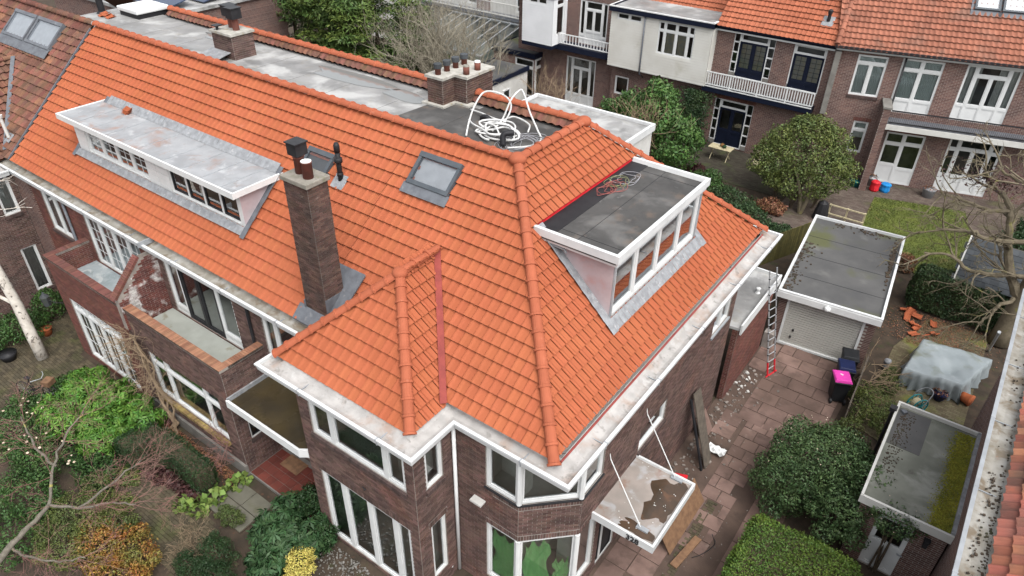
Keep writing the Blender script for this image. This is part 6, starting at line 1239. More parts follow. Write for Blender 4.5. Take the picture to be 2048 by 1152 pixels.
# right side planting
B('viburnum', 'large rounded viburnum bush with small pale flowers beside the driveway', 'shrub', [(-.95, 17.5, 1.2, 1.7, 1.6, 1.3), (-1.6, 16.6, .95, 1.15, 1.1, 1.05), (.0, 16.2, 1.3, .95, .9, .95), (1.25, 15.95, 2.15, .75, .6, .5), (.5, 16.9, 2.05, .75, .75, .6), (-.75, 18.4, 1.25, 1.3, 1.0, 1.15)], 48000, .085, 'leaf_viburnum', depth=.3)
P, Q = blob_points([(-.95, 17.5, 1.25, 1.72, 1.62, 1.32), (1.25, 15.95, 2.2, .76, .6, .5)], 130, .02); k = MB()
for p in P: k.ball(p, random.uniform(.01, .022), 6, 4, (1, 1, .6))
o = part('flower', k, MATS['petal_pale'], bpy.data.objects['viburnum']); o['kind'] = 'stuff'
hedge('privet_hedge', 'broad bright green privet hedge at the bottom right', [(-1.95, 1.0, 11.4, 14.75, 1.5)], 34000, .07, 'leaf_hedge', jit=.9)
B('bramble', 'tangled olive shrub between the bins and the shed', 'shrub', [(-.4, 22.7, .35, .8, 1.2, .45), (.3, 21.8, .4, .6, .7, .5), (-.7, 20.9, .3, .5, .6, .4), (-.2, 24.4, .2, .5, .8, .3)], 9000, .07, 'leaf_olive')
B('ground_shrub', 'low green shrub growing behind the mossy shed roof', 'shrub', [(1.9, 22.2, .45, 1.0, .9, .5), (2.4, 21.5, .5, .5, .6, .5)], 6000, .07, 'leaf_olive')
hedge('ivy_hedge', 'tall dark ivy hedge right of the garage', [(-.95, 2.4, 30.2, 31.3, 1.75)], 16000, .1, 'leaf_ivy', jit=.7)
B('laurel', 'tall laurel tree behind the flat rear roof', 'tree', [(-16.2, 36.6, 2.4, 1.9, 1.6, 2.1), (-14.7, 35.9, 1.8, 1.6, 1.4, 1.9), (-18.0, 37.0, 2.3, 1.5, 1.3, 2.0), (-16.6, 37.2, 3.7, 1.2, 1.0, 1.2), (-19.3, 37.2, 1.8, 1.2, 1.1, 1.6)], 26000, .2, 'leaf_laurel', depth=.35)
k = MB(); rng = np.random.default_rng(3)
for _ in range(26): grow(k, (random.uniform(-18, -15), random.uniform(35.4, 36.4), .8), (random.uniform(-.4, .4), -.5, 1), 1.9, .03, 2, .5, .3, 3)
part('bare_twigs', k, MATS['twig_tan'], bpy.data.objects['laurel'])
B('round_tree', 'rounded evergreen tree with dense small leaves by the back garden', 'tree', [(-8.0, 37.3, 2.7, 2.2, 2.0, 1.9), (-8.9, 36.7, 2.2, 1.6, 1.5, 1.5), (-6.9, 36.8, 2.1, 1.7, 1.5, 1.5), (-7.8, 36.1, 1.6, 1.7, 1.2, 1.2), (-7.9, 37.6, 3.8, 1.4, 1.3, 1.0)], 34000, .13, 'leaf_olive', depth=.32)
k = MB()
for d_ in ((-.5, 0, 1), (.5, -.2, 1), (0, .4, 1)): k.tube([(-7.2, 35.8, 0), (-7.2+d_[0]*.4, 35.9+d_[1]*.4, .9), (-7.4+d_[0]*1.6, 36.4+d_[1], 2.4)], [.13, .1, .05], 8)
part('trunk', k, MATS['bark_grey'], bpy.data.objects['round_tree'])
def conifer(loc, h, r, n, label):
    t = thing('conifer_tree', label, 'tree', loc, group='conifers behind the roof ridge'); bl = []
    for i in range(26):
        z = h*(.12+.85*random.random()); rr_ = r*(1.05-z/h)*.75; a_ = random.uniform(0, 6.28); bl.append((loc[0]+rr_*math.cos(a_), loc[1]+rr_*math.sin(a_), z, .5+r*.28, .5+r*.28, .35+.1*r))
    bl = [(b_[0], b_[1], b_[2], b_[3]*1.1, b_[4]*1.1, b_[5]*.55) for b_ in bl for _ in (0,)]; P, Q = blob_points(bl, int(n*1.4), .6); V, F = leaf_mesh(P, Q*.5+np.array((0, 0, .8)), .3, .35, ratio=.28); np_obj('foliage', V, F, MATS['leaf_conifer'], t); k = MB(); k.tube([(*loc[:2], 0), (*loc[:2], h*.95)], [.22, .03], 8); part('trunk', k, MATS['bark_brown'], t)
conifer((-41.5, 33.0, 0), 7.6, 2.9, 15000, 'leftmost olive green conifer behind the roof ridge'); conifer((-37.8, 33.2, 0), 7.6, 2.9, 15000, 'middle conifer behind the roof ridge'); conifer((-35.2, 36.8, 0), 6.8, 2.6, 12000, 'dark conifer behind the bare shrubs left of the conservatory'); conifer((-38.6, 36.6, 0), 7.4, 2.7, 12000, 'conifer standing behind the middle conifer'); conifer((-45, 34.5, 0), 7.4, 2.6, 9000, 'conifer beside the solar panel roof')
def bare_tree(name, label, loc, specs, m, group=None, cat='tree', tm=None):
    t = thing(name, label, cat, loc, group=group); k = MB()
    for (p, d_, L, r, lev, sp_, up, kids, sh) in specs: grow(k, p, d_, L, r, lev, sp_, up, kids, sh)
    part('branches', k, MATS[m], t); return t
rng = np.random.default_rng(11)
for i, (x, y) in enumerate(((-31.3, 35.6), (-32.6, 35.2), (-30.2, 36.4), (-33.8, 35.6), (-35.0, 36.4))):
    bare_tree('bare_shrub', ['bare multi stemmed shrub just left of the white outbuilding', 'bare multi stemmed shrub before the conservatory front', 'bare shrub with thin stems behind the chimney pots', 'bare multi stemmed shrub between conifers and conservatory', 'leftmost bare multi stemmed shrub beside the conifers'][i], (x, y, 0), [((x+random.gauss(0, .25), y+random.gauss(0, .25), 0), (random.gauss(0, .35), random.gauss(0, .35), 1), 3.0, .06, 4, .38, .25, 3, .68) for _ in range(10)], 'twig_grey', 'bare shrubs in the back gardens', 'shrub')
for i, (x, y) in enumerate(((-25.6, 39.0), (-24.2, 38.4))):
    bare_tree('bare_shrub', ['bare thin shrub before the glazed porch', 'bare thin shrub before the white garden doors'][i], (x, y, 0), [((x+random.gauss(0, .2), y+random.gauss(0, .2), 0), (random.gauss(0, .3), random.gauss(0, .3), 1), 1.5, .025, 3, .45, .2, 3, .72) for _ in range(7)], 'twig_tan', 'bare shrubs in the back gardens', 'shrub')
hedge('leafy_tangle', 'brown tangled twigs and fence growth before the white garden doors', [(-25.5, -22.5, 37.6, 38.4, .9)], 2600, .1, 'leaf_dead', cat='shrub')
# garden undergrowth in the middle
for i, (x, y, rx, ry, rz_, mm_, lb) in enumerate(((-12.4, 35.6, 1.2, .8, .7, 'leaf_mid', 'low green shrub at the corner of the dark patio'), (-10.6, 34.4, 1.5, .9, .6, 'leaf_ivy', 'dark ivy ground shrub left of the round tree'), (-9.0, 33.2, 1.4, .8, .6, 'leaf_ivy', 'dark ivy ground shrub nearest the orange hip'), (-11.7, 33.0, 1.8, .8, .5, 'leaf_mid', 'green ground shrub behind the dormer corner'), (-8.6, 35.2, .7, .6, .5, 'leaf_dead', 'reddish brown shrub under the round tree'), (-7.2, 32.6, 1.0, .7, .5, 'leaf_ivy', 'dark shrub at the top of the green fence'), (-13.4, 36.6, .7, .5, .5, 'leaf_purple', 'purple brown shrub beside the laurel'))):
    B('ground_shrub', lb, 'shrub', [(x, y, rz_*.5, rx, ry, rz_), (x+rx*.6, y-.3, rz_*.4, rx*.6, ry*.6, rz_*.7)], 3800, .12, mm_)
hedge('beech_hedge', 'low brown leaved beech hedge behind the garage roof', [(-5.6, -1.2, 33.0, 33.5, .75)], 5200, .1, 'leaf_dead')
t = thing('wall_ivy', 'dark ivy climbing the brick wall left of the navy garden doors', 'climber', (-15.9, 41.2, 0)); P = np.c_[rng.normal(-15.9, .45, 5200), 41.1-rng.random(5200)*.35, rng.random(5200)*3.3]; V, F = leaf_mesh(P, np.tile((0, -1., .3), (5200, 1)), .13, .5); np_obj('foliage', V, F, MATS['leaf_ivy'], t); k = MB(); k.tube([(-15.9, 41.3, 0), (-15.8, 41.3, 1.5), (-16, 41.3, 3)], [.04, .03, .01], 6); part('stem', k, MATS['bark_brown'], t)
for i, (x, y, lb) in enumerate(((2.2, 37.0, 'dark evergreen shrub right of the lawn behind the bare tree'), (3.0, 39.5, 'evergreen shrub by the brick house at the right edge'), (1.8, 34.9, 'small dark shrub above the slate shed'))): B('evergreen_shrub', lb, 'shrub', [(x, y, .7, 1.0, 1.0, .9), (x+.6, y+.3, .6, .8, .8, .8)], 5000, .12, 'leaf_dark')
P = np.array([(random.gauss(.6, .9), random.uniform(27.6, 30.1), .012) for _ in range(2400)]); V, F = leaf_mesh(P, np.tile((0, 0, 1.), (len(P), 1)), .07, .35); o = np_obj('fallen_leaves', V, F, MATS['leaf_dead']); tag(o, 'carpet of brown fallen leaves under the bare tree', 'leaves', kind='stuff')
P = np.array([(random.uniform(-20, -15.6), 7.3-abs(random.gauss(0, .25)), .012) for _ in range(2200)]); V, F = leaf_mesh(P, np.tile((0, 0, 1.), (len(P), 1)), .06, .4); o = np_obj('fallen_leaves', V, F, MATS['leaf_dead']); tag(o, 'brown fallen leaves between box hedge and house wall', 'leaves', kind='stuff')
P = np.array([(random.uniform(-4.4, .6), random.uniform(34, 41), .06) for _ in range(500)]); V, F = leaf_mesh(P, np.tile((0, 0, 1.), (len(P), 1)), .06, .4); o = np_obj('fallen_leaves', V, F, MATS['soil']); tag(o, 'dark fallen leaves scattered on the lawn', 'leaves', kind='stuff')
# big bare tree at the right
def spl_(pts, n=5):
    P = [np.array(p, float) for p in pts]; P = [2*P[0]-P[1]]+P+[2*P[-1]-P[-2]]; out = []
    for i in range(1, len(P)-2):
        for j in range(n):
            t = j/n; out.append(.5*((2*P[i])+(-P[i-1]+P[i+1])*t+(2*P[i-1]-5*P[i]+4*P[i+1]-P[i+2])*t*t+(-P[i-1]+3*P[i]-3*P[i+1]+P[i+2])*t**3))
    out.append(P[-2]); return out
rng = np.random.default_rng(5); bt = thing('bare_tree', 'large bare tree with mossy pale branches at the right edge', 'tree', (2.8, 29.9, 0)); k = MB()
k.tube([(2.75, 29.8, 0), (2.72, 29.9, .6), (2.75, 30.0, 1.8), (2.85, 30.1, 3.2), (3.0, 30.3, 4.8), (3.2, 30.4, 6.5), (3.3, 30.5, 8.2)], [.42, .34, .3, .28, .25, .2, .14], 12); part('trunk', k, MATS['bark_grey'], bt, True)
k = MB()
for (p, tip, r) in (((2.7, 30.0, 2.2), [(2.2, 30.1, 2.9), (1.6, 30.3, 4.0), (1.25, 30.5, 5.2), (.6, 30.6, 5.9)], .2), ((2.8, 30.1, 3.0), [(2.0, 29.6, 3.2), (1.0, 29.3, 3.0), (.0, 29.2, 3.4), (-.8, 29.0, 3.3)], .11), ((2.9, 30.2, 4.2), [(2.1, 29.8, 4.6), (1.2, 29.5, 4.4), (.2, 29.3, 4.5), (-.7, 29.2, 4.3)], .12), ((2.8, 30.2, 2.0), [(2.2, 29.3, 2.1), (1.9, 28.9, 1.6), (1.8, 28.6, 1.3)], .09), ((3.0, 30.3, 5.0), [(3.4, 29.8, 5.4), (3.9, 29.4, 5.2)], .12), ((3.1, 30.3, 5.6), [(2.3, 30.0, 6.3), (1.2, 30.0, 6.6), (.3, 30.2, 6.9)], .12), ((1.25, 30.5, 5.2), [(.4, 30.2, 5.1), (-.5, 30.0, 5.4), (-1.2, 30, 5.3)], .09), ((3.2, 30.4, 6.6), [(3.8, 30.2, 7.2), (4.3, 30, 7.4)], .1), ((2.72, 29.9, 1.2), [(3.4, 29.4, 1.7), (3.9, 29.1, 1.6)], .08)):
    pth = [np.array(p)]+[np.array(q)+rng.normal(0, .06, 3) for q in tip]; n = len(pth); k.tube([q_+rng.normal(0, .03, 3)*(j_ > 0) for j_, q_ in enumerate(spl_(pth))], [r*(1-.62*i/((n-1)*5))*rng.uniform(.88, 1.15) for i in range((n-1)*5+1)], 8)
    for i in range(1, n):
        for _ in range(2): d_ = pth[i]-pth[i-1]; d_ = d_/np.linalg.norm(d_); grow(k, pth[i]*.8+pth[i-1]*.2, d_+rng.normal(0, .6, 3), 1.15, r*.36, 3, .55, .05, 3, .62)
part('branches', k, MATS['bark_grey'], bt)
P = np.array([(random.gauss(.2, .75), random.gauss(30.3, .4), random.gauss(6.3, .16)) for _ in range(420)]); V, F = leaf_mesh(P, np.tile((0, 0, 1.), (len(P), 1)), .13, .8); np_obj('dead_leaves', V, F, MATS['leaf_purple'], bt)
# bare maple at the bottom left
rng = np.random.default_rng(21); mt = thing('bare_maple', 'bare tree with lichen spotted limbs and fine red twigs at the bottom left', 'tree', (-16.6, .2, 0)); k = MB(); tw_ = MB()
base = [(-16.8, -.4, 0), (-16.4, .2, 1.4), (-16.0, 1.1, 2.5), (-15.9, 1.9, 3.0), (-15.95, 2.6, 3.25)]; k.tube([q_+rng.normal(0, .015, 3) for q_ in spl_(base)], [(.11-.06*i/20)*rng.uniform(.92, 1.1) for i in range(21)], 8)
for (p, tip, r) in (((-15.95, 2.6, 3.25), [(-16.7, 3.2, 3.6), (-17.2, 3.9, 3.9), (-17.3, 4.5, 4.2)], .042), ((-15.95, 2.6, 3.25), [(-15.2, 3.0, 3.3), (-14.6, 3.4, 3.5), (-14.1, 3.9, 3.4)], .04), ((-16.7, 3.2, 3.6), [(-17.6, 3.2, 3.9), (-18.4, 3.4, 4.2)], .04), ((-15.2, 3.0, 3.3), [(-15.0, 3.9, 3.6), (-14.9, 4.6, 3.8)], .035), ((-16.0, 1.1, 2.5), [(-17.0, 1.2, 3.2), (-18.0, 1.7, 3.8)], .04), ((-16.0, 1.5, 2.7), [(-15.3, 1.6, 2.9), (-14.5, 1.9, 3.0), (-13.9, 2.4, 3.1)], .035)):
    pth = [np.array(p)]+[np.array(q) for q in tip]; n = len(pth); k.tube([q_+rng.normal(0, .018, 3) for q_ in spl_(pth)], [r*(1-.55*i/((n-1)*5))*rng.uniform(.88, 1.15) for i in range((n-1)*5+1)], 7)
    for i in range(1, n):
        for _ in range(5): d_ = pth[i]-pth[i-1]; d_ = d_/np.linalg.norm(d_); grow(tw_, pth[i]*.75+pth[i-1]*.25, d_+rng.normal(0, .55, 3), .58, .008, 3, .5, .05, 3, .72, 3, 3, .0026)
part('limbs', k, MATS['bark_maple'], mt, True); part('twigs', tw_, MATS['twig_red'], mt)
# birch
k = MB(); bi = thing('birch_tree', 'pale leaning birch trunk at the left edge', 'tree', (-26.6, 6.4, 0)); k.tube([(-26.6, 6.4, 0), (-26.8, 6.42, .9), (-27.15, 6.5, 2.2), (-27.6, 6.5, 3.6), (-28.3, 6.6, 5.4), (-29, 6.7, 7.2)], [.22, .2, .185, .17, .15, .12], 10); part('trunk', k, MATS['bark_birch'], bi, True); k = MB(); rng = np.random.default_rng(2); k.tube([(-27.15, 6.5, 2.2), (-27.6, 6.1, 2.7), (-28.3, 5.7, 3.3)], [.08, .06, .05], 7)
for _ in range(5): grow(k, (-28.3, 6.6, 5.3), (random.gauss(0, .5), random.gauss(0, .5), .5), 1.4, .03, 2, .5, .1, 3)
part('branches', k, MATS['bark_birch'], bi)
# climbers on the middle house
rng = np.random.default_rng(8); ws = thing('wisteria', 'bare twisted wisteria stems climbing between the two balconies', 'climber', (-19.6, 7.2, 0)); k = MB()
for i in range(4):
    p = np.array((-19.4+.12*i, 7.2, 0)); path = [p]
    for j in range(12): path.append(np.array((-19.4-.08*j+.13*math.sin(j*1.1+i*1.6)+.1*i, 7.35+.08*math.cos(j*1.3+i), .3*j+.25)))
    k.tube(path, [.045*(1-.5*q/12) for q in range(13)], 6)
    for q in (6, 8, 10, 12):
        for _ in range(3): grow(k, path[q], (rng.normal(0, .8), -.2, rng.normal(0, .5)), .7, .012, 2, .6, -.05, 3, .7)
part('stems', k, MATS['twig_tan'], ws)
cr = thing('creeper', 'dry reddish creeper hanging at the porch corner of the middle house', 'climber', (-16.1, 7.3, 0)); k = MB()
for _ in range(16): grow(k, (-16.1+random.gauss(0, .15), 7.4, random.uniform(.3, 1.6)), (random.gauss(0, .4), -.3, random.gauss(.2, .5)), .55, .01, 2, .6, -.1, 3, .7)
part('stems', k, MATS['twig_red'], cr)
dt = thing('dry_twig_bush', 'straw coloured bare twig bush beside the brick path', 'shrub', (-14.7, 4.9, 0)); k = MB()
for _ in range(26): grow(k, (-14.7+random.gauss(0, .3), 4.9+random.gauss(0, .25), 0), (random.gauss(0, .6), random.gauss(0, .6), .8), .4, .006, 2, .6, .0, 3, .75, 3, 3, .003)
part('twigs', k, MATS['twig_tan'], dt)
db = thing('dry_branches', 'pile of dry cut branches behind the bins', 'branches', (-.7, 23.6, 0)); k = MB()
for _ in range(34): grow(k, (-.75+random.gauss(0, .25), 23.4+random.gauss(0, .7), .45), (random.gauss(.6, .5), random.gauss(0, .6), random.gauss(.15, .25)), .7, .016, 1, .5, .0, 2, .7, 3)
part('sticks', k, MATS['twig_tan'], db)
# ---------------------------------------------------------------- things on roofs
rng = np.random.default_rng(17)
def loopy(c, rx, ry, z0, turns, wob, zr, n=22, ph=0, rise=0):
    out = []
    for i in range(int(n*turns)+1):
        t = 2*math.pi*i/n+ph; s = 1+wob*math.sin(i*.37+ph); out.append((c[0]+rx*s*math.cos(t)+.05*math.sin(i*.9), c[1]+ry*s*math.sin(t)+.05*math.cos(i*.7), z0+zr*(.5+.5*math.sin(i*.31+ph))+rise*math.sin(math.pi*i/(n*turns))))
    return out
tb_ = thing('tube_bundle', 'tangled heap of white insulated tubes on the black felt roof', 'tubes', (-11.4, 15.3, 9.94))
k = MB(); k.tube(loopy((-11.55, 15.2), .55, .34, 9.99, 1.8, .35, .16), .03, 7); part('tube_coil', k, MATS['tube_white'], tb_, True)
k = MB(); k.tube(loopy((-11.8, 15.3), .5, .25, 10.02, 1.7, .45, .2, ph=1.3), .03, 7); part('tube_coil', k, MATS['tube_white'], tb_, True)
def spl(pts, n=8):
    P = [np.array(p, float) for p in pts]; P = [2*P[0]-P[1]]+P+[2*P[-1]-P[-2]]; out = []
    for i in range(1, len(P)-2):
        for j in range(n):
            t = j/n; out.append(.5*((2*P[i])+(-P[i-1]+P[i+1])*t+(2*P[i-1]-5*P[i]+4*P[i+1]-P[i+2])*t*t+(-P[i-1]+3*P[i]-3*P[i+1]+P[i+2])*t**3))
    out.append(P[-2]); return out
for pts in ([(-12.22, 14.64, 9.98), (-12.44, 15.04, 10.2), (-12.48, 15.33, 10.55), (-12.48, 15.73, 10.85), (-12.27, 15.93, 10.9), (-12.01, 16.19, 10.75), (-11.84, 16.26, 10.5), (-11.8, 16.03, 10.2), (-11.85, 15.74, 10.05)],
            [(-11.75, 15.25, 10.05), (-11.69, 15.65, 10.3), (-11.6, 15.92, 10.8), (-11.55, 16.29, 11.0), (-11.43, 16.32, 10.9), (-11.07, 16.12, 10.5), (-10.64, 15.9, 10.15), (-10.34, 15.63, 10.02), (-10.37, 15.14, 10.0), (-10.79, 14.67, 9.99)],
            [(-13.4, 16.3, 9.99), (-12.92, 16.16, 10.05), (-12.01, 15.95, 10.1), (-11.75, 16.3, 10.15), (-11.15, 16.2, 10.1), (-10.9, 15.8, 10.05)],
            [(-12.9, 15.6, 10.0), (-12.5, 15.3, 10.06), (-12.0, 15.1, 10.1), (-11.5, 14.9, 10.12), (-11.1, 15.2, 10.16), (-11.2, 15.6, 10.2), (-11.6, 15.8, 10.2), (-12.1, 15.5, 10.14), (-11.8, 15.0, 10.12)],
            [(-12.3, 15.5, 10.1), (-11.7, 15.3, 10.2), (-11.2, 14.95, 10.1), (-10.9, 15.1, 10.08), (-11.3, 15.5, 10.22), (-11.9, 15.6, 10.18)]):
    k = MB(); k.tube(spl(pts), .026, 7); part('tube', k, MATS['tube_white'], tb_, True)
k = MB(); k.tube(spl([(-11.0, 14.75, 9.98), (-11.05, 14.85, 10.25), (-10.85, 15.05, 10.3)]), .085, 10); part('black_elbow', k, MATS['black_plastic'], tb_, True)
k = MB(); k.tube(spl([(-12.7, 15.95, 10.0), (-12.5, 15.9, 10.1), (-12.3, 15.95, 10.0)]), .07, 10); part('black_joint', k, MATS['black_plastic'], tb_, True)
for i in range(4):
    k = MB(); k.tube(loopy((-10.75+random.gauss(0, .2), 15.15+random.gauss(0, .2)), .35+.1*i, .3+.06*i, 9.95, 2.2, .25, .15, ph=i*1.1), .008, 5); part('thin_cable', k, MATS['wire_grey'], tb_)
wr_ = thing('wire_tangle', 'tangled thin red and green wires on the dormer roof', 'wires', (-8.2, 16.4, 9.01))
for i, m in enumerate(('wire_red', 'wire_red', 'wire_green', 'wire_grey')):
    k = MB(); k.tube(loopy((-8.3+.12*(i % 2), 15.85+.33*i), .2+.04*i, .32, 9.02, 2.4, .3, .05, ph=i*1.7), .007, 5); part('wire', k, MATS[m], wr_)
def loose_tile(loc, rz, label, group, m='tile_orange', tilt=(0, 0), name='loose_tile', cat='roof tile'):
    v, f = PANTILE; me = bpy.data.meshes.get('loose_tile_mesh')
    if me is None:
        b = MB(); prof = [(0, .03), (.035, .046), (.07, .036), (.1, .008), (.14, -.008), (.19, -.006), (.23, .012), (.262, .03)]
        for (u, h), (u2, h2) in zip(prof, prof[1:]): b.quad((u, 0, h), (u2, 0, h2), (u2, .38, h2), (u, .38, h)); b.quad((u, 0, h-.018), (u, .38, h-.018), (u2, .38, h2-.018), (u2, 0, h2-.018)); b.quad((u, 0, h-.018), (u2, 0, h2-.018), (u2, 0, h2), (u, 0, h)); b.quad((u, .38, h), (u2, .38, h2), (u2, .38, h2-.018), (u, .38, h-.018))
        for (u, h) in (prof[0], prof[-1]): b.quad((u, 0, h-.018), (u, 0, h), (u, .38, h), (u, .38, h-.018))
        me = bpy.data.meshes.new('loose_tile_mesh'); me.from_pydata(b.v, [], b.f)
    me2 = me if not me.materials else me
    if not me.materials: me.materials.append(MATS[m])
    o = bpy.data.objects.new(name, me2); col.objects.link(o); o.location = loc; o.rotation_euler = (tilt[0], tilt[1], rz); tag(o, label, cat, group)
for i in range(5): loose_tile((-32.75+.28*(i % 3), 15.05+.1*(i % 2), 9.95+.05*(i//3)+.01), .15*i, 'orange roof tile stacked on the flat roof beside the roof hatch', 'tiles stacked by the roof hatch')
for i in range(3): loose_tile((-25.35, 11.45+.02*i, 8.47+.045*i), .5+.1*i, 'old roof tile lying in a small pile on the zinc dormer roof', 'tiles piled on the dormer roof')
ri = 0
for (x, y) in ((-1.0, 30.0), (-.75, 29.7), (-.55, 29.9), (-.35, 29.35), (-.1, 29.55), (.05, 29.0), (-.7, 29.2), (-.3, 28.7), (.3, 29.3), (.45, 28.75), (.75, 29.0), (.1, 28.4)):
    loose_tile((x, y-.1, .03+.03*(ri % 3)), random.uniform(0, 6.2), 'orange roof tile lying among leaves by the ivy hedge', 'loose tiles on the ground by the ivy hedge', tilt=(random.uniform(-.4, .4), random.uniform(-.3, .3))); ri += 1
# ---------------------------------------------------------------- ladder
ld = thing('ladder', 'telescopic aluminium ladder with red feet leaning on the extension roof', 'ladder', (-3.95, 22.35, 0))
b0 = np.array((-3.95, 22.36, 0)); t0 = np.array((-4.86, 22.45, 4.35)); dl = nv(t0-b0); sdv = np.array((.06, .2, 0)); 
for s in (-1, 1):
    k = MB(); pth = [b0+sdv*s+(t0-b0)*i/14 for i in range(15)]; rs = []
    k.tube([pth[0], pth[-1]], .026, 8); o = part('stile', k, MATS['aluminium'], ld)
    for i in range(1, 14): q = MB(); q.tube([pth[i]-dl*.02, pth[i]+dl*.02], .033, 8); part('collar', q, MATS['black_plastic'], o)
    q = MB(); q.tube([pth[0], pth[2]], .034, 8); part('red_foot_section', q, MATS['red_bright'], o); q = MB(); q.box(*(pth[0][0]-.05, pth[0][0]+.05), pth[0][1]-.04, pth[0][1]+.04, 0, .04); part('rubber_foot', q, MATS['black_plastic'], o)
for i in range(1, 14):
    k = MB(); c = b0+(t0-b0)*i/14; k.tube([c-sdv, c+sdv], .018, 6); part('rung', k, MATS['aluminium'], ld)
k = MB(); k.tube([b0-sdv*1.6+(0, 0, .03), b0+sdv*1.6+(0, 0, .03)], .03, 6); part('stabiliser_bar', k, MATS['red_bright'], ld)
# ---------------------------------------------------------------- wheelie bins
def bin_(loc, rz, lid, label, H=1.05):
    t = thing('wheelie_bin', label, 'bin', loc, rz, 'wheelie bins by the garage', local=True); k = MB(); w0, w1, d0, d1 = .22, .28, .25, .33
    k.v = [(-w0, -d0, .06), (w0, -d0, .06), (w0, d0, .06), (-w0, d0, .06), (-w1, -d1, H-.08), (w1, -d1, H-.08), (w1, d1, H-.08), (-w1, d1, H-.08)]; k.f = [(3, 2, 1, 0), (0, 1, 5, 4), (1, 2, 6, 5), (2, 3, 7, 6), (3, 0, 4, 7), (4, 5, 6, 7)]
    b = mesh_obj('body', k.v, k.f, MATS['bin_black'], t); bevel(b, .03); k = MB(); k.box(-w1-.02, w1+.02, -d1-.02, d1+.02, H-.1, H-.05); bevel(mesh_obj('rim', k.v, k.f, MATS['bin_black'], t), .01)
    k = MB(); k.v = [(-w1-.02, -d1-.05, H-.05), (w1+.02, -d1-.05, H-.05), (w1+.02, d1, H-.05), (-w1-.02, d1, H-.05), (-w1+.02, -d1, H), (w1-.02, -d1, H), (w1-.03, d1-.05, H+.05), (-w1+.03, d1-.05, H+.05)]; k.f = [(3, 2, 1, 0), (0, 1, 5, 4), (1, 2, 6, 5), (2, 3, 7, 6), (3, 0, 4, 7), (4, 5, 6, 7)]; bevel(mesh_obj('lid', k.v, k.f, MATS[lid], t), .02)
    k = MB(); k.tube([(-w1+.05, d1+.07, H-.02), (w1-.05, d1+.07, H-.02)], .02, 8); mesh_obj('handle', k.v, k.f, MATS['bin_black'], t)
    for s in (-1, 1): k = MB(); k.tube([(s*.2, d0+.03, .1), (s*.27, d0+.03, .1)], .1, 14); mesh_obj('wheel', k.v, k.f, MATS['black_plastic'], t)
    return t
b3_ = bin_((-1.62, 22.5, 0), R(205), 'lid_pink', 'black wheelie bin with bright pink lid in front'); bin_((-1.66, 23.25, 0), R(198), 'lid_blue', 'black wheelie bin with dark blue lid between the other two'); bin_((-1.72, 24.0, 0), R(195), 'bin_black', 'black wheelie bin with black lid nearest the garage door')
lettering('lid_print', '04', .1, Matrix.Translation((0.05, -.05, 1.083)) @ Matrix.Rotation(.08, 4, 'X') @ Matrix.Rotation(2.2, 4, 'Z'), MATS['white_paint'], b3_, .002)
lettering('body_number', '328', .09, Matrix.Translation((0, -.312, .78)) @ Matrix.Rotation(math.pi/2, 4, 'X'), MATS['white_paint'], b3_, .002)
def fence(name, label, A, B, h, m, w=.14, rail=True):
    t = thing(name, label, 'fence', (*A, 0)); F, L = frame(A, B); n = int(L/w); k = MB(); k.fbox(F, 0, L, -.05, -.02, h*.25, h*.25+.07); k.fbox(F, 0, L, -.05, -.02, h*.75, h*.75+.07); part('rails', k, MATS[m], t)['kind'] = 'stuff'
    for i in range(n): q = MB(); q.fbox(F, L*i/n+.006, L*(i+1)/n-.006, -.02, .002, 0, h+random.uniform(-.02, .02)); part('board', q, MATS[m], t)
fence('wicker_fence', 'thin grey wooden fence beside the wheelie bins', (-1.2, 24.5), (-1.05, 21.2), 1.05, 'wood_grey', .1)
fence('board_fence', 'mossy green board fence left of the garage', (-7.4, 28.7), (-5.45, 33.2), 1.5, 'fence_green', .15)
fence('garden_fence', 'brown board fence before the brick ground floor of the boarded house', (-21.6, 36.4), (-20.9, 40.9), 1.6, 'wood_brown', .16)
# boards and planks leaning on the side wall
def plank(label, a, b, w, th_, m, name='board', side=(0, 1, 0)):
    a = np.array(a, float); b = np.array(b, float); d_ = nv(b-a); s = np.array(side, float); s = nv(s-d_*(s@d_)); n_ = np.cross(d_, s); k = MB(); k.obox((a+b)/2, (b-a)/2, s*w/2, n_*th_/2); tag(part(name, k, MATS[m]), label, 'board', 'boards by the side wall')
plank('long weathered grey board leaning on the side wall', (-4.05, 16.75, 0), (-4.98, 17.0, 2.55), .5, .035, 'wood_grey')
plank('narrow dark board leaning beside the long grey one', (-4.12, 16.4, 0), (-5.0, 16.62, 2.45), .09, .05, 'black_plastic')
plank('wide brown sheet leaning low behind the canopy', (-3.55, 14.1, .02), (-4.0, 14.1, .75), 2.4, .02, 'wood_brown')
plank('short dark brown plank lying on the passage', (-3.3, 12.6, .06), (-3.12, 13.9, .06), .22, .05, 'wood_brown', side=(1, 0, 0))
plank('pink slab leaning on the wall past the grey board', (-4.6, 18.0, 0), (-4.98, 18.0, .75), .7, .05, 'slab_pink')
plank('thin batten lying below the canopy', (-3.55, 11.5, .04), (-3.3, 12.0, .04), .06, .04, 'wood_pale', side=(1, 0, 0))
k = MB(); g = {}
for i in range(7):
    for j in range(5): g[i, j] = (-4.35+.1*i, 17.2+.09*j, .06+.12*abs(math.sin(i*1.3+j))+random.uniform(0, .05))
k.sheet(g, 6, 4)
tag(part('cement_bag', k, MATS['white_paint']), 'torn white bag with blue print beside the leaning boards', 'bag')
k = MB(); k.obox((-4.5, 15.6, .1), (.2, .05, .03), (-.04, .16, 0), (0, 0, .03)); k.obox((-4.48, 15.55, .15), (.12, .04, .03), (-.02, .06, 0), (0, 0, .02)); tag(part('red_package', k, MATS['red_bright']), 'crumpled red package on the ground below the canopy', 'package')
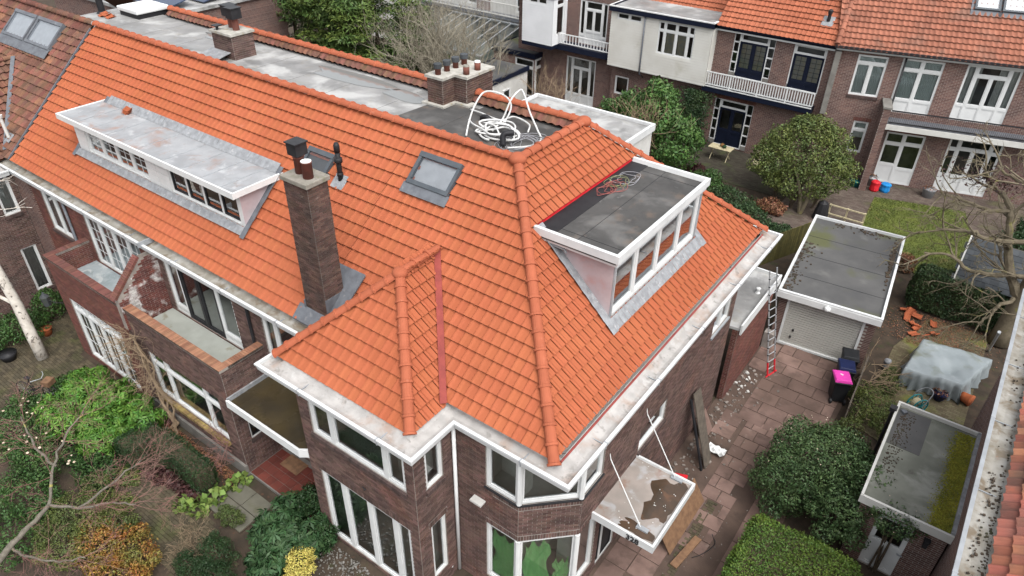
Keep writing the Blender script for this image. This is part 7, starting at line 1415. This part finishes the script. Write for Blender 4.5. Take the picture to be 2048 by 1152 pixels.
k = MB(); k.tube(spl([(-3.0, 13.2, .02), (-2.8, 13.5, .03), (-2.65, 14.0, .04), (-2.85, 14.3, .02)]), .012, 5); tag(part('cable_piece', k, MATS['black_plastic']), 'bent piece of dark cable on the passage soil', 'cable')
for (x, y) in ((-4.9, 24.0), (-4.86, 23.95)):
    pass
k = MB(); k.box(-4.88, -4.5, 23.75, 24.05, 0, .75); bevel(tag(part('electric_box', k, MATS['mortar']), 'low grey brown box in the corner by the garage', 'box'), .02)
# garden furniture cover
fc = thing('furniture_cover', 'grey green tarpaulin cover sagging over garden furniture', 'cover', (1.3, 26, 0)); k = MB(); NX, NY = 34, 34; g = {}
P00, P10, P11, P01 = [np.array(p) for p in ((.05, 24.65), (1.95, 25.0), (2.6, 27.25), (.25, 27.0))]
for i in range(NX+1):
    for j in range(NY+1):
        u, v = (i-3)/(NX-6), (j-3)/(NY-6); uu, vv = min(1, max(0, u)), min(1, max(0, v)); p = (P00*(1-uu)+P10*uu)*(1-vv)+(P01*(1-uu)+P11*uu)*vv; out = max(0, -u, u-1, -v, v-1); c_ = (P00+P11)/2
        z = .85-.2*math.exp(-((uu-.62)**2+(vv-.35)**2)/.03)-.05*abs(math.sin(uu*5+vv*3))-.03*abs(math.sin(vv*8-uu*4))+.012*math.sin(uu*31+vv*23)
        if out > 0: stp = min(3, int(round(out*(NX-6)))); z = (.58, .3, .02)[stp-1]+.03*math.sin(i*1.1+j*.9); fold = math.sin(i*1.45+j*1.2)+.6*math.sin(i*.6-j*.7+1); p = p+(p-c_)/np.linalg.norm(p-c_)*(.03*stp+.035*stp*fold)
        g[i, j] = (p[0], p[1], z)
k.sheet(g, NX, NY)
o = part('tarpaulin', k, MATS['tarp'], fc, True); 
def pot(name, label, loc, prof, m, cat='pot', plant=None, fill='soil', group=None):
    t = thing(name, label, cat, loc, group=group); k = MB(); k.lathe(loc, prof, 18); part('vessel', k, MATS[m], t, True); r, z = prof[-1]
    k = MB(); k.lathe((loc[0], loc[1], loc[2]+z-.03), [(r*.9, 0), (r*.9, .01)], 18); part('filling', k, MATS[fill], t)
    if plant: P, Q = blob_points([(loc[0], loc[1], loc[2]+z, r, r, .15)], 160, .4); V, F = leaf_mesh(P, Q, .08, .5); np_obj('plant', V, F, MATS[plant], t)
pot('flower_pot', 'blue glazed pot with dry plant against the tarpaulin', (1.42, 24.72, 0), [(.14, 0), (.2, .12), (.24, .3), (.27, .32)], 'lid_blue', plant='leaf_dead')
k = MB(); k.lathe((0, 0, 0), [(.16, 0), (.18, .12), (.2, .3), (.225, .32), (.225, .38)], 18); o = part('terracotta_pot', k, MATS['terracotta'], None, True); o.location = (2.05, 25.2, .2); o.rotation_euler = (R(90), 0, R(70)); tag(o, 'orange terracotta pot tipped on its side at the tarpaulin edge', 'pot')
pot('terracotta_pot', 'terracotta pot on the ground near the birch', (-27.9, 7.2, 0), [(.16, 0), (.2, .2), (.23, .3), (.25, .34)], 'terracotta', plant='leaf_mid'); pot('garden_tub', 'dark round tub with soil left of the birch', (-27.5, 5.6, 0), [(.22, 0), (.28, .2), (.33, .32)], 'black_plastic')
k = MB(); k.tube([(-.55, 25.35, 0), (-.55, 25.35, .3)], .1, 12); k.lathe((-.55, 25.35, .3), [(.14, 0), (.13, .12), (.04, .18)], 12); tag(part('garden_lamp', k, MATS['lead_light'], None, True), 'round grey garden lamp left of the tarpaulin', 'lamp')
# hose reel
hr = thing('hose_reel', 'teal hose reel with pale hose and metal handle', 'hose reel', (.8, 23.6, 0)); c = np.array((.85, 23.55, .35)); ax = nv((.6, -.5, 0)); up = np.array((0, 0, 1.)); sd3 = np.cross(ax, up)
for s in (-1, 1):
    k = MB(); k.tube([c+ax*s*.15+.3*(math.cos(t)*up+math.sin(t)*sd3) for t in np.linspace(0, 2*math.pi, 21)], .025, 6); 
    for t in np.linspace(0, math.pi, 5)[:-1]: k.tube([c+ax*s*.15-.3*(math.cos(t)*up+math.sin(t)*sd3), c+ax*s*.15+.3*(math.cos(t)*up+math.sin(t)*sd3)], .018, 5)
    part('wheel_disc', k, MATS['teal'], hr)
k = MB(); k.tube([c-ax*.13, c+ax*.13], .19, 16); part('hose', k, MATS['wood_pale'], hr); k = MB(); k.tube(spl([c-ax*.2+(0, 0, -.33), c-ax*.25+(0, 0, .3), c-ax*.1+sd3*-.25+(0, 0, .62), c+ax*.2+sd3*-.25+(0, 0, .62), c+ax*.28+(0, 0, .2), c+ax*.25+(0, 0, -.33)]), .016, 6); part('handle', k, MATS['zinc'], hr)
k = MB(); k.tube([(2.5, 29.0, 0), (2.42, 27.6, 1.7)], .05, 8); k.tube([(2.42, 27.6, 1.7), (2.41, 27.5, 1.85)], .06, 8); tag(part('garden_post', k, MATS['zinc']), 'slanting grey post with pale cap in front of the bare tree', 'post')
# back garden objects
ft_ = thing('garden_table', 'small pale slatted folding table on the dark patio', 'table', (-13.3, 39.6, 0))
for i in range(8): k = MB(); k.box(-14.0, -12.6, 39.3+i*.09, 39.3+i*.09+.08, .74, .765); part('slat', k, MATS['wood_pale'], ft_)
for x in (-13.8, -12.8):
    for s in (-1, 1): k = MB(); k.tube([(x, 39.65-s*.32, 0), (x, 39.65+s*.3, .74)], .022, 6); part('leg', k, MATS['wood_pale'], ft_)
for (x, y, m, lb) in ((-13.3, 39.75, 'leaf_orange', 'small orange pumpkin on the pale folding table'), (-13.1, 39.6, 'leaf_dark', 'dark green pumpkin on the pale folding table')):
    k = MB(); k.ball((x, y, .87), .13, 14, 8, (1, 1, .75)); k.tube([(x, y, .95), (x+.02, y, 1.0)], .02, 6); tag(part('pumpkin', k, MATS[m], None, True), lb, 'pumpkin', 'pumpkins on the garden table')
fc_ = thing('folding_chair', 'pale slatted folding chair half hidden by the round tree', 'chair', (-11.0, 39.5, 0))
for i in range(5): k = MB(); k.box(-11.25, -10.75, 39.3+i*.09, 39.3+i*.09+.07, .44, .46); part('seat_slat', k, MATS['wood_pale'], fc_)
for i in range(4): k = MB(); k.obox((-11.0, 39.8+.05*i, .6+.12*i), (.25, 0, 0), (0, .012, .045), (0, .01, -.003)); part('back_slat', k, MATS['wood_pale'], fc_)
for x in (-11.25, -10.75):
    k = MB(); k.tube([(x, 39.2, 0), (x, 39.75, .5), (x, 40.0, 1.0)], .02, 6); part('leg', k, MATS['wood_pale'], fc_); k = MB(); k.tube([(x, 39.85, 0), (x, 39.3, .45)], .02, 6); part('leg', k, MATS['wood_pale'], fc_)
wr2 = thing('wooden_rail', 'low weathered wooden rail standing behind the garage', 'rail', (-5, 36.2, 0))
for x in (-5.9, -5.05, -4.2): k = MB(); k.box(x-.04, x+.04, 36.2, 36.28, 0, .8); part('post', k, MATS['wood_pale'], wr2)
for z in (.25, .75): k = MB(); k.box(-5.95, -4.15, 36.14, 36.2, z, z+.06); part('bar', k, MATS['wood_pale'], wr2)
def sack(name, label, c, r, h, m):
    k = MB(); k.lathe(c, [(r*.8, 0), (r, .1), (r*.95, h*.6), (r*1.05, h*.9), (r*.7, h), (r*.2, h-.02)], 9)
    k.v = [(x+random.gauss(0, r*.06), y+random.gauss(0, r*.06), z+random.gauss(0, .01)) for x, y, z in k.v]; tag(part(name, k, MATS[m]), label, 'bag')
sack('red_bag', 'shiny red plastic bag by the brick back house', (-4.75, 41.0, 0), .24, .6, 'red_bright'); sack('blue_bag', 'bright blue bag beside the red bag', (-4.25, 41.25, 0), .26, .5, 'bag_blue')
pot('teal_basin', 'teal plastic basin left of the red bag', (-5.75, 41.0, 0), [(.25, 0), (.32, .3), (.36, .32)], 'teal', 'basin'); pot('zinc_tub', 'zinc tub with plant behind the red bag', (-5.1, 41.7, 0), [(.26, 0), (.3, .45), (.32, .47)], 'zinc', 'tub', 'leaf_dead'); pot('zinc_tub', 'zinc tub before the right garden doors', (-2.2, 42.1, 0), [(.28, 0), (.33, .45), (.35, .47)], 'zinc', 'tub', 'leaf_dead')
k = MB(); k.lathe((-6.2, 35.9, 0), [(.4, 0), (.34, .5), (.25, .9), (.03, 1.05)], 9); tag(part('covered_barbecue', k, MATS['black_plastic']), 'black covered barbecue behind the wooden rail', 'barbecue')
# bicycle by the left bush
bk = thing('bicycle', 'dark bicycle parked between the side path and the green bush', 'bicycle', (-24.4, 5.3, 0), R(25), local=True)
def mo(name, mb, m): o = mesh_obj(name, mb.v, mb.f, MATS[m], bk); return o
for x in (-.53, .53):
    k = MB(); k.tube([(x+.33*math.cos(t), 0, .34+.33*math.sin(t)) for t in np.linspace(0, 2*math.pi, 25)], .018, 6); w_ = mo('wheel', k, 'black_plastic'); k = MB()
    for t in np.linspace(0, math.pi, 7)[:-1]: k.tube([(x-.32*math.cos(t), 0, .34-.32*math.sin(t)), (x+.32*math.cos(t), 0, .34+.32*math.sin(t))], .003, 3)
    q = mesh_obj('spokes', k.v, k.f, MATS['zinc'], w_); q['kind'] = 'stuff'
k = MB()
for a, b in (((-.53, 0, .34), (-.12, 0, .32)), ((-.12, 0, .32), (-.2, 0, .85)), ((-.53, 0, .34), (-.2, 0, .8)), ((-.12, 0, .32), (.4, 0, .8)), ((.53, 0, .34), (.38, 0, .98))): k.tube([a, b], .018, 6)
mo('frame', k, 'black_metal'); k = MB(); k.ball((-.22, 0, .92), .13, 10, 6, (1, .6, .35)); mo('saddle', k, 'black_plastic'); k = MB(); k.tube([(.2, -.28, 1.05), (.36, -.15, 1.06), (.38, 0, 1.0), (.36, .15, 1.06), (.2, .28, 1.05)], .014, 6); mo('handlebar', k, 'zinc'); k = MB(); k.box(.45, .75, -.17, .17, .78, .98); mo('basket', k, 'wood_brown')

# ---------------------------------------------------------------- one joined field of the remaining pieces per part and material
def join_fields():
    grp = {}
    for o in col.objects:
        if o.type == 'MESH' and o.get('kind') == 'stuff' and o.parent is not None and ('_field' in o.name): grp.setdefault((o.parent.name, 'ridge' if 'ridge' in o.name else 'brick' if 'brick' in o.name else 'tile', o.data.materials[0].name), []).append(o)
    for (p, kind, m), L in grp.items():
        if len(L) < 2: continue
        bm = bmesh.new()
        for o in L: bm.from_mesh(o.data)
        keep = L[0]; me = bpy.data.meshes.new(keep.data.name); bm.to_mesh(me); bm.free(); me.materials.append(bpy.data.materials[m]); keep.data = me
        for o in L[1:]: bpy.data.objects.remove(o)
join_fields()
